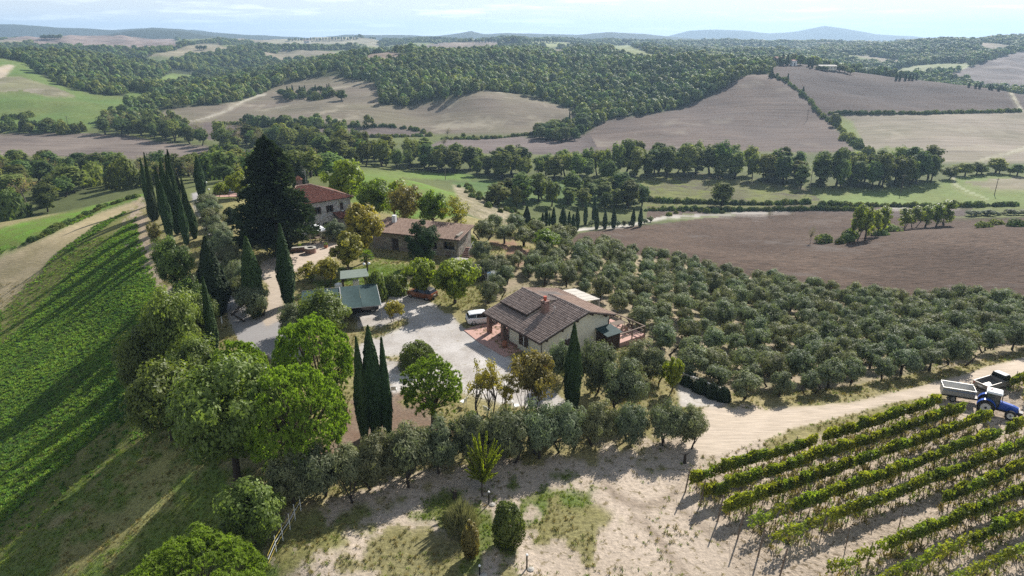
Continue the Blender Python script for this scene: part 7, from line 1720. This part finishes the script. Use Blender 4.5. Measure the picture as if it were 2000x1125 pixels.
# ------------------------------------------------------------------ vineyard
ROW_D = Vector((math.cos(R(24.8)), math.sin(R(24.8)), 0)); ROW_N = Vector((math.sin(R(24.8)), -math.cos(R(24.8)), 0)); ROW_O = Vector((13.08, 43.7, 0))
def vine_proto(seed, dense):
    r = np.random.default_rng(seed); n = int(620 * dense) + 40; L = Leaves()
    x = (r.random(n) - .5) * 1.25; z = .75 + r.random(n) ** .8 * 1.15 * (0.8 + 0.3 * vnoise(x * 2 + seed, x * 0 + seed, seed)); y = r.normal(size=n) * .17 * (1.2 - .3 * np.abs(z - 1.3))
    P = np.stack([x, y, z], 1); ax = np.stack([r.normal(size=n), np.sign(y) * .6 + r.normal(size=n) * .5, r.normal(size=n) * .5 - .2], 1)
    cl = vnoise(x * 3 + 7, z * 3 + seed, seed)
    L.add(P, ax, .12 * (.7 + .6 * r.random(n)), .10, .15 + .5 * cl + .35 * r.random(n), r)
    paths = [limb([0,0,-.1],[.05,0,.8],.035,.025,r,.12)] + [limb([.05,0,.8],[s_*.6,0,.95],.02,.012,r,.08) for s_ in (-1,1)] + [limb([(k-1.5)*.3,0,.9],[(k-1.5)*.32,r.normal()*.1,1.7],.008,.004,r,.06) for k in range(4)]
    return [('stem', tube(paths, BARK_D, 'stem', 5)), ('foliage', L.mesh('foliage', FM['vine']))]
VP = [vine_proto(500+i, 1.0) for i in range(5)]; VS = [vine_proto(510+i, .13) for i in range(3)]; VM = [vine_proto(515+i, .45) for i in range(2)]
random.seed(5)
#        offset, [(s0, s1, density)]
VROWS = [(0.9, [(0.4,27.4,1)]), (2.6, [(0.2,28.2,1)]), (4.5, [(0.5,28.8,1)]), (6.5, [(0.8,4.5,.2),(5.0,30.4,1),(33.4,34.0,.5)]), (8.4, [(1.0,6.0,.15),(6.5,9,.5),(9.0,31,1)]),
         (10.3, [(15.5,30,1)]), (12.0, [(2.0,7.5,.15),(7.5,10,.5),(10.0,28,1)]), (13.9, [(3.0,12.0,.15),(12.0,26,1)]), (15.8, [(5.0,16.0,.15),(16.0,27,1)]), (1.2, [(38.6,44,1)]), (3.0, [(37.6,43,1)])]
ncnt = 0; weeds = []
for ri, (off, segs) in enumerate(VROWS):
    nm_ = ORD[ri] + ' vine row from the dirt track' if ri < 9 else 'short vine row beyond the tractor'
    for s0, s1, den in segs:
        s = s0
        while s < s1:
            p = ROW_O + ROW_D * s + ROW_N * (off + random.uniform(-.06, .06)); z = gz(p.x, p.y); qx, qy = proj(p.x, p.y, z + 1)
            if -40 < qx < 2040 and qy < 1160 and not (den == 1 and random.random() < .05):
                src = VP if den == 1 else (VS if den < .3 else VM); src = random.choice(src if random.random() > .06 else VM)
                o = root('grape_vine', (p.x, p.y, z), R(24.8) + (math.pi if random.random() < .5 else 0), ('thin yellowing grapevine at the bare end of the ' if den < .3 else 'leafy grapevine in the ') + nm_, 'grapevine', 'vines of the ' + nm_)
                k = random.uniform(.76, .98); o.scale = (1.0, .64 * k, k)
                for a, me in src: link(a, me, o)
                ncnt += 1
                for _ in range(5): weeds.append((p.x + random.uniform(-.6,.6) + ROW_N.x * random.uniform(-.3,.5), p.y + random.uniform(-.5,.5)))
            s += random.uniform(.95, 1.12)
    lo, hi = segs[0][0], segs[-1][1]
    s = 0.0 if ri < 9 else lo
    while s < hi + .5:
        p = ROW_O + ROW_D * (s - (.3 if s == 0 else 0)) + ROW_N * off; z = gz(p.x, p.y); qx, qy = proj(p.x, p.y, z)
        if -20 < qx < 2020 and qy < 1140:
            end = s < .1
            po = root('vineyard_post', (p.x, p.y, z), 0, ('leaning wooden end post of the ' if end else 'thin wooden post within the ') + nm_, 'post', 'posts of the ' + nm_)
            G().cyl((-.25 if end else 0, -.1 if end else 0, -.2), (0, 0, 2.15 if end else 1.95), .06 if end else .035, .05 if end else .03, n=7).obj('stake', M['wood'], po)
            if end: G().cyl((0,0,2.0),(-.9,-.45,0),.008,n=4).obj('anchor_wire', M['metal'], po)
        s += 5.2
print('vines', ncnt)
wd = np.array(weeds); scatter('vineyard_weeds', np.stack([wd[:,0], wd[:,1], ground_z(wd[:,0], wd[:,1])], 1), rw.random(len(wd)) * 6.28, 1.2 + 2.4 * rw.random(len(wd)), STRAW + LAWN[:1], 'yellow weeds under the vine rows', 'weeds')

# ------------------------------------------------------------------ utility poles and far houses
for px, by, ty in [(870,352,325),(1048,357,332),(1220,363,338),(1384,366,345),(1581,374,334),(1759,378,341),(1942,381,348),(133,246,226),(468,296,274),(1576,236,214)]:
    q = place(px, by); h = max(at_y(px, ty, q.y).z - q.z, 3)
    u = root('utility_pole', q, .3, 'thin wooden power pole standing in the valley fields', 'pole', 'power poles of the valley')
    G().cyl((0,0,-.3),(0,0,h),.14,.10,n=7).obj('pole', M['wood'], u); G().box(-.9,.9,-.06,.06,h-.5,h-.38).obj('cross_arm', M['wood'], u)
def far_house(px, by, wm, dm, hm, roofh, wallm, roofm, label, rz=0.0, nwin=3):
    q = place(px, by); u = root('farm_building', (q.x, q.y, q.z - .5), rz, label, 'house')
    G().box(-wm/2,wm/2,-dm/2,dm/2,0,hm+.5).obj('wall', wallm, u)
    G().prism([(-dm/2-.4,hm+.5),(dm/2+.4,hm+.5),(0,hm+.5+roofh)], -wm/2-.4, wm/2+.4, 'x').obj('roof', roofm, u)
    for k in range(nwin):
        x = -wm/2 + wm*(k+.5)/nwin; G().box(x-.5,x+.5,-dm/2-.03,-dm/2+.02,hm*.45,hm*.45+1.3).obj('window', M['glass'], u)
    G().box(-.5,.5,-dm/2-.03,-dm/2+.02,.4,2.6).obj('door', M['wood_dark'], u)
far_house(1481, 127, 11, 7, 3.4, 1.2, M['plaster'], M['roof_pale'], 'long low barn with pale roof left of the hilltop villa')
far_house(1520, 127, 8, 7, 6.0, 1.5, M['stone2'], M['tile_red'], 'stone villa among cypresses on the dark hill', .2)
far_house(1549, 128, 4, 5, 4.0, 1.0, M['white'], M['tile_red'], 'small white house beside the hilltop villa', .1, 1)
far_house(1614, 136, 14, 7, 3.0, 1.0, M['plaster'], M['roof_pale'], 'long barn with pale roof right of the hilltop villa', -.1, 5)
far_house(1085, 252, 7, 6, 3.4, 1.4, M['stone2'], M['tile_tan'], 'ruined stone farm hidden in the valley copse', .3, 2)
far_house(600, 84, 16, 9, 6, 2, M['stone'], M['tile_tan'], 'far pale house on the cypress crest', 0, 3)
# ------------------------------------------------------------------ air
hz_m = bpy.data.materials.new('haze'); hz_m.use_nodes = True
hn, hl = hz_m.node_tree.nodes, hz_m.node_tree.links
hn.clear()
h_out = hn.new('ShaderNodeOutputMaterial'); h_vol = hn.new('ShaderNodeVolumePrincipled')
h_vol.inputs['Color'].default_value = (0.52, 0.74, 1.0, 1)
h_vol.inputs['Density'].default_value = 1.6e-4
h_vol.inputs['Anisotropy'].default_value = 0.25
hl.new(h_vol.outputs[0], h_out.inputs['Volume'])
bm = bmesh.new(); bmesh.ops.create_cube(bm, size=1.0)
hme = bpy.data.meshes.new('haze'); bm.to_mesh(hme); bm.free(); hme.materials.append(hz_m)
haze = link('haze', hme, loc=(0, 6250, 90), scale=(32000, 13100, 330))
tag(haze, 'pale blue haze over the whole landscape', 'haze', kind='stuff')
